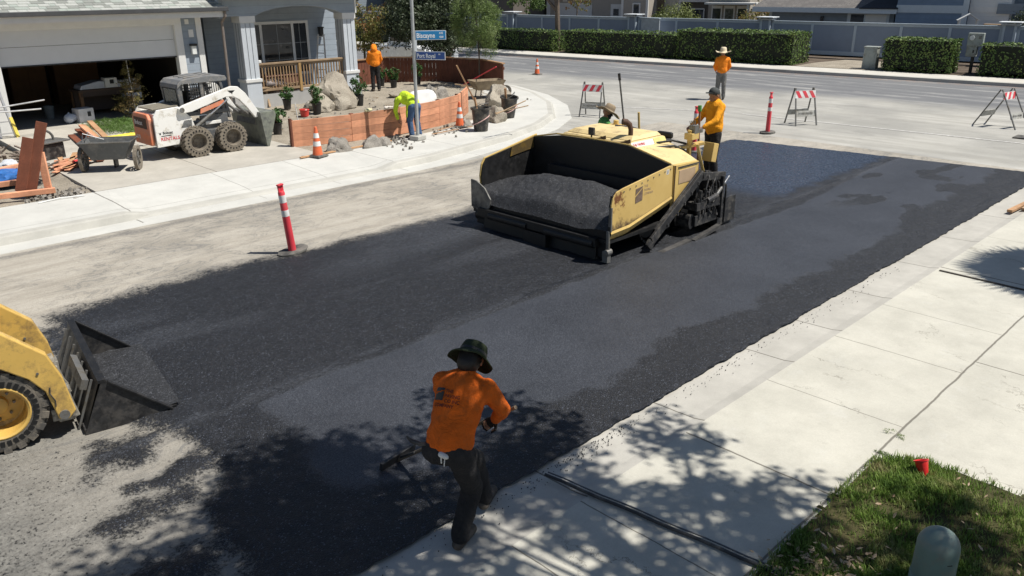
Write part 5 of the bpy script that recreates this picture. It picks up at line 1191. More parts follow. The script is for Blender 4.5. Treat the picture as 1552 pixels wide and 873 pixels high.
# ---------------- things in and in front of the garage
m_card = mat("brown cardboard", (.22, .12, .06), .85, var=.15)
for i, (x, y, dx, dz, lab) in enumerate(((7.9, 30.9, 1.1, 1.9, "tall brown cabinet against the garage back wall, left one"), (9.4, 30.9, 1.4, 1.7, "wide brown cabinet against the garage back wall, right one"))):
    c_ = thing("cabinet", (x, y, .2), 0, lab, "cabinet", "cabinets inside the garage")
    MB().box((0, 0, dz / 2), (dx, .6, dz)).build("carcass", m_card, c_, bevel=.01)
    for s_ in (-1, 1): MB().box((s_ * dx * .25, -.31, dz / 2), (dx * .46, .02, dz * .92)).build("door", m_card, c_, bevel=.005)
wb = thing("workbench", (9.0, 27.2, .2), R(4), "dark workbench at the garage opening heaped with white paper and tools", "workbench")
b = MB(); b.box((0, 0, .8), (1.7, .7, .06)); b.build("bench_top", mat("dark bench wood", (.09, .06, .045), .8), wb); b = MB(); b.box((0, .2, .45), (1.6, .1, .6)); b.box((0, -.33, .7), (1.6, .03, .14)); b.build("apron", mat("dark bench board", (.07, .05, .04), .8), wb)
for sx in (-1, 1):
    for sy in (-1, 1): MB().box((sx * .78, sy * .3, .4), (.09, .09, .8)).build("leg", m_card, wb)
m_pap = mat("bluish white plastic", (.5, .53, .6), .5, var=.12)
tag(MB().prism([(-.75, .0), (-.7, .12), (-.2, .22), (.5, .2), (.8, .14), (.78, .0)], .6, 'XZ', 0).build("plastic_sheet", m_pap, bevel=.02), "bluish white plastic sheet lying over the workbench", "sheet").location = (9.0, 27.15, 1.04)
tag(MB().box((0, 0, .14), (.36, .3, .28)).box((.02, -.152, .17), (.12, .004, .12), m=1).build("tool_case", [m_trim, m_black], bevel=.02), "small white case with a black panel on the workbench", "case").location = (9.15, 26.9, 1.06)
bx = thing("cardboard_box", (8.02, 26.2, .2), R(8), "white printed cardboard box on the ground at the garage opening", "box")
MB().box((0, 0, .2), (.45, .4, .4)).build("carton", mat("white carton", (.62, .6, .6), .7), bx, bevel=.008); MB().box((.08, -.202, .24), (.1, .004, .14)).build("print", m_black, bx)
tag(MB().lathe([(.11, 0), (.15, .36), (.155, .36), (.155, .38), (.14, .38), (.11, .02)], 20).build("bucket", mat("grey plastic bucket", (.18, .2, .2), .5), smooth=True), "grey plastic bucket standing in the dark garage", "bucket").location = (7.5, 27.6, .2)
tag(hull("plastic_bag", (lambda b: (seg(b, (0, 0, .14), (.1, .03, .16), .15, .12), seg(b, (0, 0, .2), (0, 0, .32), .05, .02), b)[2])(MB()), m_pap, None, .02, 2, .03, .1), "knotted white plastic bag beside the white carton", "bag").location = (7.6, 26.15, .2)
for i, (x, y, s_, lab) in enumerate(((9.75, 26.9, .9, "stack of small white paint tins on crates, upper part"),)):
    sh = thing("plastic_crate", (x, y, .2), 0, "stacked grey crates right of the workbench in the garage", "crate")
    for k in range(4): MB().box((0, 0, .1 + k * .23), (.5, .4, .18)).build("crate_tier", m_gry if k % 2 else m_pap, sh, bevel=.02)
tag(MB().box((.0, 0, .09), (.3, .3, .18)).build("toolbox", mat("pale tin box", (.5, .5, .48), .5), bevel=.01), "small pale box on top of the stacked grey crates", "box").location = (9.75, 26.9, 1.08)
# extension ladder in front of the left jamb
el = thing("extension_ladder", (5.55, 24.75, .17), 0, "aluminium ladder with yellow foot leaning on the left side of the garage door", "ladder")
m_alu = mat("aluminium", (.5, .5, .5), .4, metal=.5); 
for x_ in (-.0, .36): MB().beam((x_ - .1, 0, 0), (x_ - .3, .35, 1.9), .07, .03).build("rail", m_alu, el)
MB().beam((.3, -.02, .02), (.24, .1, .55), .09, .035).build("rail_foot", mat("yellow ladder plastic", (.7, .55, .1), .5), el)
for k in range(6): MB().beam((-.1 - .03 * k, .055 * (k + .5), .3 * (k + .5)), (.27 - .03 * k, .055 * (k + .5), .3 * (k + .5)), .03, .03).build("rung", m_alu, el)
tag(MB().cyl((5.2, 24.6, 1.0), (6.6, 24.5, 1.13), .02, n=8).build("metal_pipe", m_alu), "thin bright pipe sticking out across the garage's left jamb, upper of two", "pipe", "pipes by the ladder")
tag(MB().cyl((5.2, 24.45, .93), (6.45, 24.4, .92), .02, n=8).build("metal_pipe", m_alu), "thin bright pipe sticking out across the garage's left jamb, lower of two", "pipe", "pipes by the ladder")
# ================================================================== redwood garden wall
m_red = wood("fresh redwood boards", (.72, .335, .19), 0, True, .3)
m_redd = wood("dark stained redwood", (.16, .055, .03), 2, False, .3)
m_cedb = wood("new cedar board", (.50, .29, .15), 0, True, .25)
m_redy = wood("red brown lumber", (.22, .07, .035), 0, False, .35)
YZ = .14
rw = thing("redwood_wall", (10.35, 18.35, YZ), 0, "low new redwood board wall between the street name pole and the yard", "wall")
pts = [(10.35, 18.38), (11.9, 17.98), (13.4, 17.9), (15.0, 18.15), (16.1, 18.55), (17.35, 19.55)]
hts = [.66, .7, .72, .74, .76, .82]
for i in range(len(pts) - 1):
    a_, b_ = Vector((*pts[i], 0)), Vector((*pts[i + 1], 0)); d = (b_ - a_).normalized(); n_ = Vector((-d.y, d.x, 0)); L_ = (b_ - a_).length; ang = math.atan2(d.y, d.x)
    for k in range(4):
        h = hts[i] / 4; z0 = k * h; o = MB().box((L_ / 2, 0, h / 2), (L_ - .004, .045, h - .003)).build("board", m_red, rw, bevel=.004)
        o.location = a_ - Vector((10.35, 18.35, 0)) + Vector((0, 0, z0)); o.rotation_euler = (0, -math.atan2((hts[i + 1] - hts[i]) * (k / 4), L_), ang)
    o = MB().box((0, .06, (hts[i]) / 2), (.09, .09, hts[i] + .02)).build("post", m_redy, rw); o.location = a_ - Vector((10.35, 18.35, 0)) + d * .05; o.rotation_euler = (0, 0, ang)
MB().box((.0, 0, .36), (.05, .09, .72)).build("end_board", m_redd, rw)
# dark back fence of the yard
bf = thing("retaining_fence", (19.2, 27.2, .12), 0, "dark brown plank fence with pale top rail at the back of the yard", "fence")
bp = [(18.6, 27.9), (20.6, 28.2), (22.1, 26.6), (22.6, 24.6), (21.9, 22.6)]
for i in range(len(bp) - 1):
    a_, b_ = Vector((*bp[i], 0)), Vector((*bp[i + 1], 0)); d = (b_ - a_).normalized(); L_ = (b_ - a_).length; ang = math.atan2(d.y, d.x); org = Vector((19.2, 27.2, 0))
    b = MB(); n_ = int(L_ / .145)
    for k in range(n_): b.box((.07 + k * L_ / n_, 0, .5), (L_ / n_ - .01, .03, 1.0))
    b.box((L_ / 2, .03, .2), (L_, .04, .09)); b.box((L_ / 2, .03, .85), (L_, .04, .09)); o = b.build("plank_panel", m_redd, bf); o.location = a_ - org; o.rotation_euler = (0, 0, ang)
    o = MB().box((L_ / 2, 0, 1.03), (L_ + .03, .13, .04)).build("top_rail", m_cedb, bf); o.location = a_ - org; o.rotation_euler = (0, 0, ang)
    o = MB().box((0, .05, .52), (.1, .1, 1.04)).build("post", m_redd, bf); o.location = a_ - org; o.rotation_euler = (0, 0, ang)
# brace plank, red strips
o = MB().beam((0, 0, 0), (-.62, .45, 1.55), .14, .04).build("brace_plank", m_cedb, bevel=.004); o.location = (16.9, 18.35, .16)
tag(o, "pale plank leaning against the right end of the redwood wall", "plank")
# ------------------------------------------------------------------ street name pole
sp_ = thing("street_sign_pole", (13.18, 16.85, .15), 0, "galvanised pole carrying two blue street name signs at the corner", "street sign")
m_galv = mat("galvanised pole steel", (.46, .48, .48), .5, metal=.35, var=.12, scale=3, dirt=(.3, .3, .29), damt=.5)
MB().box((0, 0, .06), (.34, .3, .12), rot=(0, 0, .2)).build("footing", m_curb, sp_, bevel=.02)
MB().cyl((0, 0, .1), (-.0, 0, 5.2), .045, .04, 16).build("pole", m_galv, sp_, smooth=True)
m_blue = mat("bright blue sign face", (.02, .21, .46), .4, var=.06); m_blue2 = mat("deep blue sign face", (.02, .08, .30), .4, var=.06); m_swh = mat("white sign border", (.75, .78, .8), .4, var=.03)
def sname(z, ang, txt, sub, mf, w_, h_, tz):
    q = Vector((math.cos(ang), math.sin(ang), 0)); MBp = MB(); 
    MBp.box((w_ / 2 + .05, 0, 0), (w_, .012, h_), m=0); MBp.box((w_ / 2 + .05, -.008, 0), (w_ - .03, .006, h_ - .03), m=1)
    o = MBp.build("street_sign", [m_swh, mf], sp_, bevel=0); o.location = (0, 0, z); o.rotation_euler = (0, tz, ang)
    text("lettering", txt, h_ * .72, m_swh, o, (.08, -.012, -.01), (R(90), 0, 0), .001, scale=(.82, 1, 1), bold=.004)
    for i, s_ in enumerate(sub): text("lettering", s_, h_ * .3, m_swh, o, (w_ * .80 + .03, -.012, h_ * (.2 - i * .4)), (R(90), 0, 0), .001, scale=(.8, 1, 1), bold=.002)
    MB().box((.02, 0, 0), (.08, .05, h_ * 1.05)).build("bracket", m_galv, o)
sname(2.62, R(-34), "Biscayne", ("AVE", "4200"), m_blue, .78, .23, R(0))
sname(2.14, R(-62), "Port Royal", ("Av",), m_blue2, .80, .2, R(0))
MB().box((.03, -.05, 2.36), (.06, .004, .3), rot=(0, 0, R(-40))).build("sticker", m_swh, sp_)
# ------------------------------------------------------------------ traffic cones, delineators, barricades
m_cone = mat("sun faded orange cone plastic", (.75, .15, .05), .5, var=.1, dirt=(.4, .15, .09), damt=.4); m_refl = mat("white reflective band", (.75, .75, .73), .4, var=.05, dirt=(.5, .45, .4), damt=.4)
m_base = mat("black rubber base", (.05, .048, .045), .8, var=.3, dirt=(.18, .17, .15), damt=.6)
CG = "orange traffic cones"
cn = thing("traffic_cone", (*P(482, 238, .14)[:2], .15), .3, "orange cone with two white bands at the left end of the redwood wall", "traffic cone", CG)
b = MB().box((0, 0, .02), (.36, .36, .035)); b.box((0, 0, .04), (.3, .3, .02)); b.build("base", m_base, cn, bevel=.01)
MB().lathe([(.125, .045), (.115, .1), (.032, .70), (.02, .71), (.0, .71)], 24).build("cone_body", m_cone, cn, smooth=True)
MB().lathe([(.0955, .26), (.0805, .37), (.075, .37), (.09, .26)], 24, closed=True).build("reflective_band", m_refl, cn, smooth=True)
MB().lathe([(.0695, .45), (.0545, .56), (.047, .56), (.063, .45)], 24, closed=True).build("reflective_band", m_refl, cn, smooth=True)
dup(cn, (*P(697, 193, .14)[:2], .15), .8, "dusty orange cone tied with tape between the brace plank and black tub")
dup(cn, (*P(814, 113)[:2], 0), .1, "orange cone standing alone at the far corner of the two streets")
DG = "red street delineator posts"
m_redpl = mat("sun faded red post plastic", (.66, .05, .07), .45, var=.08, dirt=(.4, .12, .1), damt=.3)
dl = thing("delineator_post", (*P(444, 384)[:2], .01), .2, "red post with white bands on black rubber base at the edge of the fresh asphalt", "delineator", DG)
MB().prism([(-.26, -.05), (-.12, -.17), (.14, -.17), (.27, -.06), (.27, .06), (.12, .17), (-.14, .17), (-.26, .06)], .045, 'XY', .03).build("base", m_base, dl, bevel=.01)
b = MB().lathe([(.062, .05), (.058, .6), (.052, 1.0), (.04, 1.02), (.0, 1.02)], 20); b.build("post", m_redpl, dl, smooth=True)
b = MB(); b.beam((-.025, 0, 1.0), (-.03, 0, 1.11), .02, .05); b.beam((.025, 0, 1.0), (.03, 0, 1.11), .02, .05); b.box((0, 0, 1.12), (.1, .06, .025)); b.build("handle", m_redpl, dl, bevel=.005)
for z0, z1 in ((.62, .72), (.84, .96)): MB().lathe([(.0595 - .004 * (z0 > .8), z0), (.0585 - .0045 * (z0 > .8), z1), (.05, z1), (.05, z0)], 20, closed=True).build("reflective_band", m_refl, dl, smooth=True)
dl.rotation_euler = (R(-1), R(-5.0), .2)
dup(dl, (*P(1163, 202)[:2], 0), 0, "red post with white bands beside a barricade beyond the dark asphalt end")
dup(dl, (*P(1051, 232)[:2], .02), 0, "red post with white bands standing directly behind the paver operator")
BG = "folding street barricades"
m_board = mat("weathered grey barricade board", (.42, .42, .39), .7, var=.15, dirt=(.25, .24, .21), damt=.6, dscale=6)
def barricade(loc, rz, label, spread=.32, slope=1):
    br = thing("folding_barricade", loc, rz, label, "barricade", BG)
    for s_, fx_ in ((-1, 'front'), (1, 'back')):
        for x_ in (-.3, .3):
            MB().beam((x_ * (1.12), s_ * spread, 0), (x_ * .98, s_ * .02, 1.06), .035, .03).build("leg", m_gry, br)
        yb = s_ * spread * (1 - .28 / 1.0); MB().box((0, s_ * (spread * .66), .34), (.66, .02, .17), rot=(s_ * R(17), 0, 0)).build("lower_board", m_board, br)
    ub = MB().box((0, -.085, .88), (.66, .02, .22), rot=(R(-14), 0, 0)).build("striped_board", m_refl, br)
    b = MB()
    for k in range(3):
        x_ = -.22 + k * .22; q = Matrix.Rotation(R(-14), 3, 'X'); vs = [q @ Vector((x_ + sx + slope * .05 * sz, -.013 - .0, sz * .10)) + Vector((0, -.085, .88)) for sx, sz in ((-.055, -1), (.055, -1), (.055, 1), (-.055, 1))]
        b.add(vs, [(0, 1, 2, 3)])
    b.build("red_stripe", m_redpl, ub)
    text("lettering", "ROAD WORK", .075, m_blk, br, (-.24, -spread * .66 - .02, .35), (R(90 - 17), 0, 0), .001)
    return br
barricade((*P(898, 176)[:2], 0), math.atan2(P(915, 178).y - P(882, 176).y, P(915, 178).x - P(882, 176).x), "barricade with red stripes near the corner left of the long pole", slope=1)
barricade((*P(1213, 188)[:2], 0), math.atan2(P(1240, 184).y - P(1192, 186).y, P(1240, 184).x - P(1192, 186).x), "barricade with two red stripes right of the red post in the middle of the street", slope=-1)
bb_ = barricade((*P(1516, 191)[:2], 0), R(-14), "wide open barricade seen from the side at the right edge of the street", .62, 1)
# small dark plate with a foot lying in the road at right edge
o = MB().box((0, 0, .02), (.5, .35, .03)).build("rubber_base", m_base, bevel=.01); o.location = (*P(1549, 209)[:2], .004); tag(o, "flat black rubber base lying on the street at the right edge", "rubber base")
# ------------------------------------------------------------------ poles and tools standing round the paver
def rod(name, p0, p1, r, m, lab, cat, tip=None):
    t_ = thing(name, p0, 0, lab, cat); d = Vector(p1) - Vector(p0); MB().cyl((0, 0, 0), d, r, r * .9, 10).build("shaft", m, t_, smooth=True)
    if tip: MB().cyl(d * .93, d * 1.0, r * 1.5, r * 1.5, 10).build("grip", tip, t_, smooth=True)
    return t_
rod("tool_pole", (14.3, 10.8, .2), (13.9, 10.85, 2.2), .02, m_gry, "long grey tool pole with black grip rising behind the paver hood", "pole", m_blk)
rod("marking_stake", (14.6, 10.7, .1), (14.45, 10.7, 1.35), .028, m_yel, "short yellow stake standing behind the paver hood", "stake")
rod("grade_stake", (12.3, 7.75, .6), (12.25, 7.78, 2.0), .022, wood("green topped wooden stake", (.28, .13, .06), 2, False), "brown wooden stake upright beside the paver control box", "stake", m_green)
# ------------------------------------------------------------------ boulders and stones
m_rock = dirt_mat(NT("tan granite boulder"), (.27, .235, .19), (.42, .38, .31), (.52, .48, .41)); m_rock2 = dirt_mat(NT("grey stone"), (.2, .185, .16), (.33, .305, .27), (.44, .41, .36))
RG = "landscape boulders"
def rock(px, py, z, r, seed, lab, m=None, rz=0, fl=.25, nm="boulder"):
    p = P(px, py, z); o = rockmesh(nm, r, seed, m or m_rock, (p.x, p.y, z - .03), rz, flat=fl); tag(o, lab, nm.replace('_', ' '), RG); return o
rock(512, 160, .2, (.95, .72, .80), 3, "large tan boulder in front of the porch railing, biggest in the yard", rz=.6, fl=.3)
rock(488, 166, .2, (.42, .36, .42), 8, "rounded tan boulder left of the biggest one behind the potted plants", rz=1)
rock(516, 228, .14, (.36, .30, .30), 5, "tan boulder lying against the wall just right of the cone", m_rock2)
rock(562, 222, .14, (.36, .26, .26), 11, "grey boulder lying against the redwood wall, left of the pole", m_rock2, .4)
rock(582, 220, .14, (.24, .2, .2), 12, "smaller grey boulder touching the one left of the pole", m_rock2, 1.4)
rock(752, 160, .14, (.60, .48, .62), 14, "tall tan boulder behind the black tub at the corner", rz=.5)
rock(752, 184, .14, (.42, .34, .40), 16, "lower tan boulder between the two black tubs", rz=1.2)
rock(668, 148, .14, (.3, .26, .34), 18, "dark rough stone behind the right part of the redwood wall", m_rock2)
rock(652, 150, .14, (.26, .22, .42), 19, "upright pale stone beside the white bag behind the wall", m_rock2, .8)
rock(706, 192, .14, (.2, .18, .2), 21, "small dark stone beside the dusty cone", m_rock2)
rr_ = random.Random(9)
b = MB()
for i in range(90):   # loose rubble at the foot of the pole and wall
    if i < 55: px, py = rr_.gauss(607, 14), rr_.gauss(215, 5)
    else: px, py = rr_.uniform(655, 712), rr_.gauss(197, 5)
    p = P(px, py, .15); s_ = rr_.uniform(.02, .07); b.box((p.x, p.y, .15 + s_ * .4), (s_ * 1.4, s_, s_ * .9), rot=(rr_.random() * 3, rr_.random() * 3, rr_.random() * 3))
o = b.build("rubble", m_rock2); tag(o, "loose broken stones scattered at the foot of the street name pole", "rubble", kind='stuff')
o = rockmesh("sack", (.62, .42, .42), 33, mat("white woven sack", (.72, .72, .7), .8, var=.04, scale=8, bump=.3, bscale=30), (*P(640, 156, .14)[:2], .14), .2, rough=.12); tag(o, "bulging white sack standing behind the redwood wall", "sack")
# ------------------------------------------------------------------ potted plants
m_pot = mat("black nursery pot", (.018, .018, .018), .5, var=.2, dirt=(.07, .06, .05), damt=.3)
m_leafd = leafmat("dark glossy leaves", (.025, .07, .018), (.07, .15, .04), (.11, .19, .06))
PG = "potted shrubs waiting in the yard"
def plant(px, py, z, r, h, lab, seed, lean=0):
    p = P(px, py, z); t_ = thing("potted_shrub", (p.x, p.y, z), seed, lab, "potted shrub", PG)
    MB().lathe([(r * .72, 0), (r * .92, r * 1.9), (r * 1.0, r * 1.9), (r * 1.0, r * 2.1), (r * .88, r * 2.1), (r * .86, r * 1.85), (0, r * 1.85)], 18).build("pot", m_pot, t_, smooth=True)
    leaf_mesh("foliage", [((0, 0, r * 2 + h * .55), (r * 1.5, r * 1.5, h * .55)), ((r * .2, 0, r * 2 + h * .25), (r * 1.1, r * 1.1, h * .3))], 420, .13, m_leafd, t_, seed, .32, .3, .2)
    b = MB()
    for k in range(5): a_ = k * 1.3; b.tube([(0, 0, r * 1.8), (math.cos(a_) * r * .5, math.sin(a_) * r * .5, r * 2 + h * .4), (math.cos(a_) * r * .9, math.sin(a_) * r * .9, r * 2 + h * .8)], .008, 5)
    b.build("stem", m_redy, t_)
plant(545, 160, .16, .17, .62, "tall potted shrub standing behind the wall right of the big boulder", 1)
plant(481, 172, .16, .16, .5, "potted shrub with upright leaves in front of the biggest boulder, left side", 2)
plant(507, 163, .16, .15, .42, "potted shrub pressed against the front of the biggest boulder", 3)
plant(453, 150, .18, .15, .5, "potted shrub below the yellow railing post", 4)
plant(426, 150, .18, .14, .34, "small potted shrub beside the plank bench", 5)
plant(421, 203, .15, .15, .36, "potted shrub at the left end of the redwood wall beside the bucket", 6)
plant(578, 131, .16, .16, .5, "potted shrub standing right of the hooded worker", 7)
plant(597, 133, .16, .15, .42, "potted shrub left of the pole in front of the dark fence", 8)
plant(551, 128, .16, .14, .4, "potted shrub left of the hooded worker by the porch column", 9)
plant(524, 130, .2, .13, .3, "small potted shrub behind the biggest boulder", 10)
# shrub against porch and conifer, both real plants
def bush(name, loc, blobs, n, size, m, lab, seed, cat="shrub", stemh=None, group=None, aspect=.5, shell=.35, boxy=False, stem_m=None):
    t_ = thing(name, loc, 0, lab, cat, group); leaf_mesh("foliage", blobs, n, size, m, t_, seed, aspect, .6, shell, boxy=boxy)
    b = MB(); rr = random.Random(seed)
    for c, r in blobs[:7]:
        b.tube([(rr.uniform(-.05, .05), rr.uniform(-.05, .05), 0), (c[0] * .4, c[1] * .4, c[2] * .5), tuple(c)], [.035 * max(r) ** .5, .025 * max(r) ** .5, .01], 6)
    b.build("stem", stem_m or m_bark2, t_); return t_
m_bark2 = mat("grey brown bark", (.13, .10, .075), .9, var=.35, scale=10, bump=.8, bscale=30, bdist=.02)
m_leafy = leafmat("yellow green leaves", (.10, .17, .03), (.22, .32, .06), (.30, .38, .10))
m_leafm = leafmat("mid green leaves", (.05, .10, .022), (.11, .18, .045), (.16, .22, .07))
m_leafo = leafmat("dark olive leaves", (.022, .035, .018), (.055, .075, .035), (.10, .13, .07), transl=.15)
m_feath = leafmat("feathery pale green leaves", (.10, .15, .045), (.18, .25, .08), (.24, .30, .12), transl=.35)
m_redlf = leafmat("reddish green leaves", (.09, .11, .025), (.19, .18, .05), (.30, .14, .06))
bush("porch_shrub", (*P(358, 140, .2)[:2], .2), [((0, 0, 1.2), (.35, .35, .5)), ((.1, .1, 1.85), (.3, .3, .45)), ((-.15, 0, 1.5), (.35, .3, .4)), ((.2, -.1, .8), (.35, .3, .4)), ((0, 0, .35), (.3, .3, .3))], 1500, .11, m_leafy, "upright yellow green shrub beside the left porch column", 21)
tag(leaf_mesh("grass_clump", [((0, 0, .25), (.5, .35, .3))], 500, .3, m_leafm, None, 22, .08, .3, .1), "tuft of long green leaves at the foot of the left porch column", "plant").location = (*P(383, 142, .2)[:2], .2)
cf = thing("young_conifer", (*P(205, 178, .2)[:2], .2), 0, "small brownish conifer with a white stake at the garage opening", "conifer")
m_con = leafmat("brownish conifer needles", (.09, .085, .025), (.20, .17, .06), (.26, .17, .08))
leaf_mesh("foliage", [((0, 0, 1.45), (.25, .25, .25)), ((.05, 0, 1.1), (.4, .4, .25)), ((0, 0, .75), (.48, .48, .28)), ((-.05, 0, .4), (.5, .5, .28)), ((.15, -.1, .2), (.4, .35, .2))], 1700, .11, m_con, cf, 23, .25, .5, .3)
MB().cyl((0, 0, 0), (0, 0, 1.5), .03, .012, 8).build("trunk", m_bark2, cf); MB().cyl((.05, 0, .0), (.0, 0, 2.05), .016, .016, 8).build("stake", m_trim, cf)
# ------------------------------------------------------------------ black tubs, tan barrow, buckets
TG = "black plastic tubs at the corner"
m_tub = mat("black ribbed tub plastic", (.022, .022, .023), .45, var=.25, dirt=(.16, .14, .11), damt=.45, dscale=5)
tb = thing("plastic_tub", (*P(729, 198, .15)[:2], .15), 0, "black plastic tub wrapped in pale tape beside the dusty cone", "tub", TG)
MB().lathe([(.19, 0), (.25, .58), (.285, .6), (.285, .64), (.25, .64), (.24, .6), (.185, .03)], 28).build("tub_body", m_tub, tb, smooth=True)
b = MB(); b.tube([(.235 * math.cos(a), .235 * math.sin(a), .3 + .12 * math.sin(a * 1.0 + 2.2)) for a in [k * PI / 12 for k in range(25)]], .014, 5); b.build("tape", mat("pale pink tape", (.55, .35, .32), .6), tb)
b = MB(); b.beam((-.05, .05, .3), (-.1, .12, .9), .06, .03); b.build("wood_scrap", m_cedb, tb); b = MB(); b.tube([(.27, 0, .62), (.2, -.1, .75), (-.15, -.18, .76), (-.27, 0, .63)], .01, 6); b.build("wire_handle", m_gry, tb)
t2 = dup(tb, (*P(770, 178, .15)[:2], .15), .5, "black plastic tub leaning left with sticks across its rim", rot=(R(6), R(-6), .5))
o = MB().cyl((0, 0, 0), (1.2, .1, .22), .016, n=8).cyl((.1, .15, 0), (1.1, -.1, .12), .014, n=8).build("garden_stakes", m_cedx); o.location = (*P(752, 166, .9)[:2], .78); tag(o, "two thin wooden stakes lying across the leaning black tub", "stakes")
tw = thing("wheelbarrow", (*P(738, 148, .15)[:2], .15), R(-20), "tan wheelbarrow tray behind the tall boulder at the corner", "wheelbarrow")
def tray(b, x0, x1, w0, w1, z0, z1, th=.02, m=0):
    i = [(x0 + .18, -w0, z0), (x1 - .18, -w0, z0), (x1 - .18, w0, z0), (x0 + .18, w0, z0)]; o_ = [(x0, -w1, z1), (x1, -w1, z1), (x1, w1, z1), (x0, w1, z1)]
    ii = [(x, y * .93, z + th) for x, y, z in i]; oo = [(x * .97, y * .95, z) for x, y, z in o_]; b.add(i + o_ + ii + oo, [(0, 3, 2, 1), (0, 1, 5, 4), (1, 2, 6, 5), (2, 3, 7, 6), (3, 0, 4, 7), (8, 9, 10, 11), (8, 12, 13, 9), (9, 13, 14, 10), (10, 14, 15, 11), (11, 15, 12, 8), (4, 5, 13, 12), (5, 6, 14, 13), (6, 7, 15, 14), (7, 4, 12, 15)], m)
m_tan = mat("muddy tan tray", (.32, .25, .16), .7, var=.2, dirt=(.2, .15, .1), damt=.6)
b = MB(); tray(b, -.6, .6, .25, .36, .3, .62); b.build("tray", m_tan, tw)
for s_ in (-1, 1): MB().beam((.8, s_ * .12, .2), (-1.1, s_ * .3, .5), .04, .04).build("handle", m_cedx, tw); MB().beam((-.3, s_ * .22, .35), (-.35, s_ * .24, 0), .03, .03).build("leg", m_blk, tw)
w_ = MB().lathe([(.12, -.04), (.2, -.05), (.2, .05), (.12, .04)], 20, axis='Y', closed=True).build("wheel", m_rub, tw, smooth=True); w_.location = (.75, 0, .2)
o = MB().lathe([(.12, 0), (.15, .2), (.16, .2), (.145, .22), (.115, .02)], 20).build("red_tray", mat("red plastic", (.6, .05, .04), .4), smooth=True); o.location = (*P(462, 176, .16)[:2], .16); tag(o, "small red plastic pail just behind the left part of the redwood wall", "pail")
tag(MB().prism([(-.15, 0), (.1, 0), (.15, .12), (-.1, .2)], .2, 'XZ', 0).build("yellow_bag", mat("yellow green bag", (.65, .72, .08), .6), bevel=.02), "small yellow green bag behind the white loader's bucket", "bag").location = (*P(413, 178, .16)[:2], .18)
tag(MB().cyl((0, 0, 0), (-.05, 0, .55), .014, n=8).build("white_stake", m_trim), "short white stake standing behind the left end of the redwood wall", "stake").location = (*P(452, 184, .16)[:2], .15)
for i, (px, py, z, lab) in enumerate(((430, 163, .84, "yellow glove heap lying on the redwood wall, left one"), (0, 0, 0, ""))):
    if px: pass
o = hull("gloves", (lambda b: (seg(b, (0, 0, .03), (.18, .02, .03), .045, .035), seg(b, (.1, .05, .05), (.22, .06, .03), .03, .02), b)[2])(MB()), mat("pale yellow gloves", (.62, .58, .36), .8), None, .012, 1); o.location = (12.35, 17.93, .86); tag(o, "pale yellow gloves lying on top of the redwood wall above the shadow gap", "gloves")
o = hull("gloves", (lambda b: (seg(b, (0, 0, .03), (.16, .02, .03), .04, .03), seg(b, (.1, -.05, .04), (.26, -.02, .03), .025, .02), b)[2])(MB()), mat("white work gloves", (.6, .55, .5), .8), None, .012, 1); o.location = (12.95, 17.9, .87); tag(o, "pinkish white gloves on top of the redwood wall left of the bent worker", "gloves")
# plank bench with tools, yellow saw
bn_ = thing("plank_bench", (*P(425, 158, .18)[:2], .18), R(10), "rough plank bench with tools in front of the left porch column", "bench")
MB().box((0, 0, .62), (2.1, .3, .05)).build("plank", m_cedx, bn_)
for s_ in (-1, 1): MB().beam((s_ * .6, -.2, 0), (s_ * .55, 0, .6), .06, .05).build("leg", m_cedx, bn_); MB().beam((s_ * .6, .2, 0), (s_ * .55, 0, .6), .06, .05).build("leg", m_cedx, bn_)
o = rockmesh("tool_heap", (.55, .2, .2), 55, mat("jumbled grey cloth and tools", (.2, .17, .16), .8, var=.6, scale=9), (0, 0, 0), R(10), rough=.8); q = P(418, 150, .8); o.location = (bn_.location.x - .25, bn_.location.y, .84); tag(o, "heap of grey rags and tools lying on the plank bench", "rags")
o = thing("hand_saw_tool", (bn_.location.x - .85, bn_.location.y + .15, .86), R(30), "yellow power saw with red wheel standing on the plank bench", "saw")
b = MB(); b.tube([(-.1, 0, .1), (0, 0, .3), (.18, 0, .26), (.3, 0, .08)], .04, 8); b.build("saw_body", mat("yellow tool plastic", (.75, .5, .03), .45), o, smooth=True); b = MB(); b.cyl((-.12, -.03, .15), (-.12, .03, .15), .15, n=20); b.build("saw_disc", mat("maroon disc", (.18, .02, .04), .5), o)
# ------------------------------------------------------------------ lumber, cart and debris left of the driveway
LG = "loose redwood boards left of the cart"
rr_ = random.Random(4)
def board(p, L_, w_, th, ang, m, lab, grp, tilt=0, nm="redwood_board"):
    o = MB().box((0, 0, 0), (L_, w_, th)).build(nm, m, bevel=.003); o.location = p; o.rotation_euler = (0, tilt, ang); tag(o, lab, "board", grp); return o
for k in range(15):
    t_ = k / 14; px = 88 + 42 * t_ + rr_.uniform(-6, 6); py = 256 - 8 * math.sin(t_ * 3) + rr_.uniform(-12, 5) * (1 - .3 * t_); p = P(px, py, .2)
    board((p.x, p.y, .17 + .022 * (k // 3)), rr_.uniform(.9, 1.4), .11, .02, R(60 + rr_.uniform(-22, 22)) if k < 9 else R(40 + rr_.uniform(-18, 18)), m_red if k % 3 else m_cedb, "short redwood fence board in the loose pile left of the cart", LG)
LP_ = "lumber stacked beside the cart"
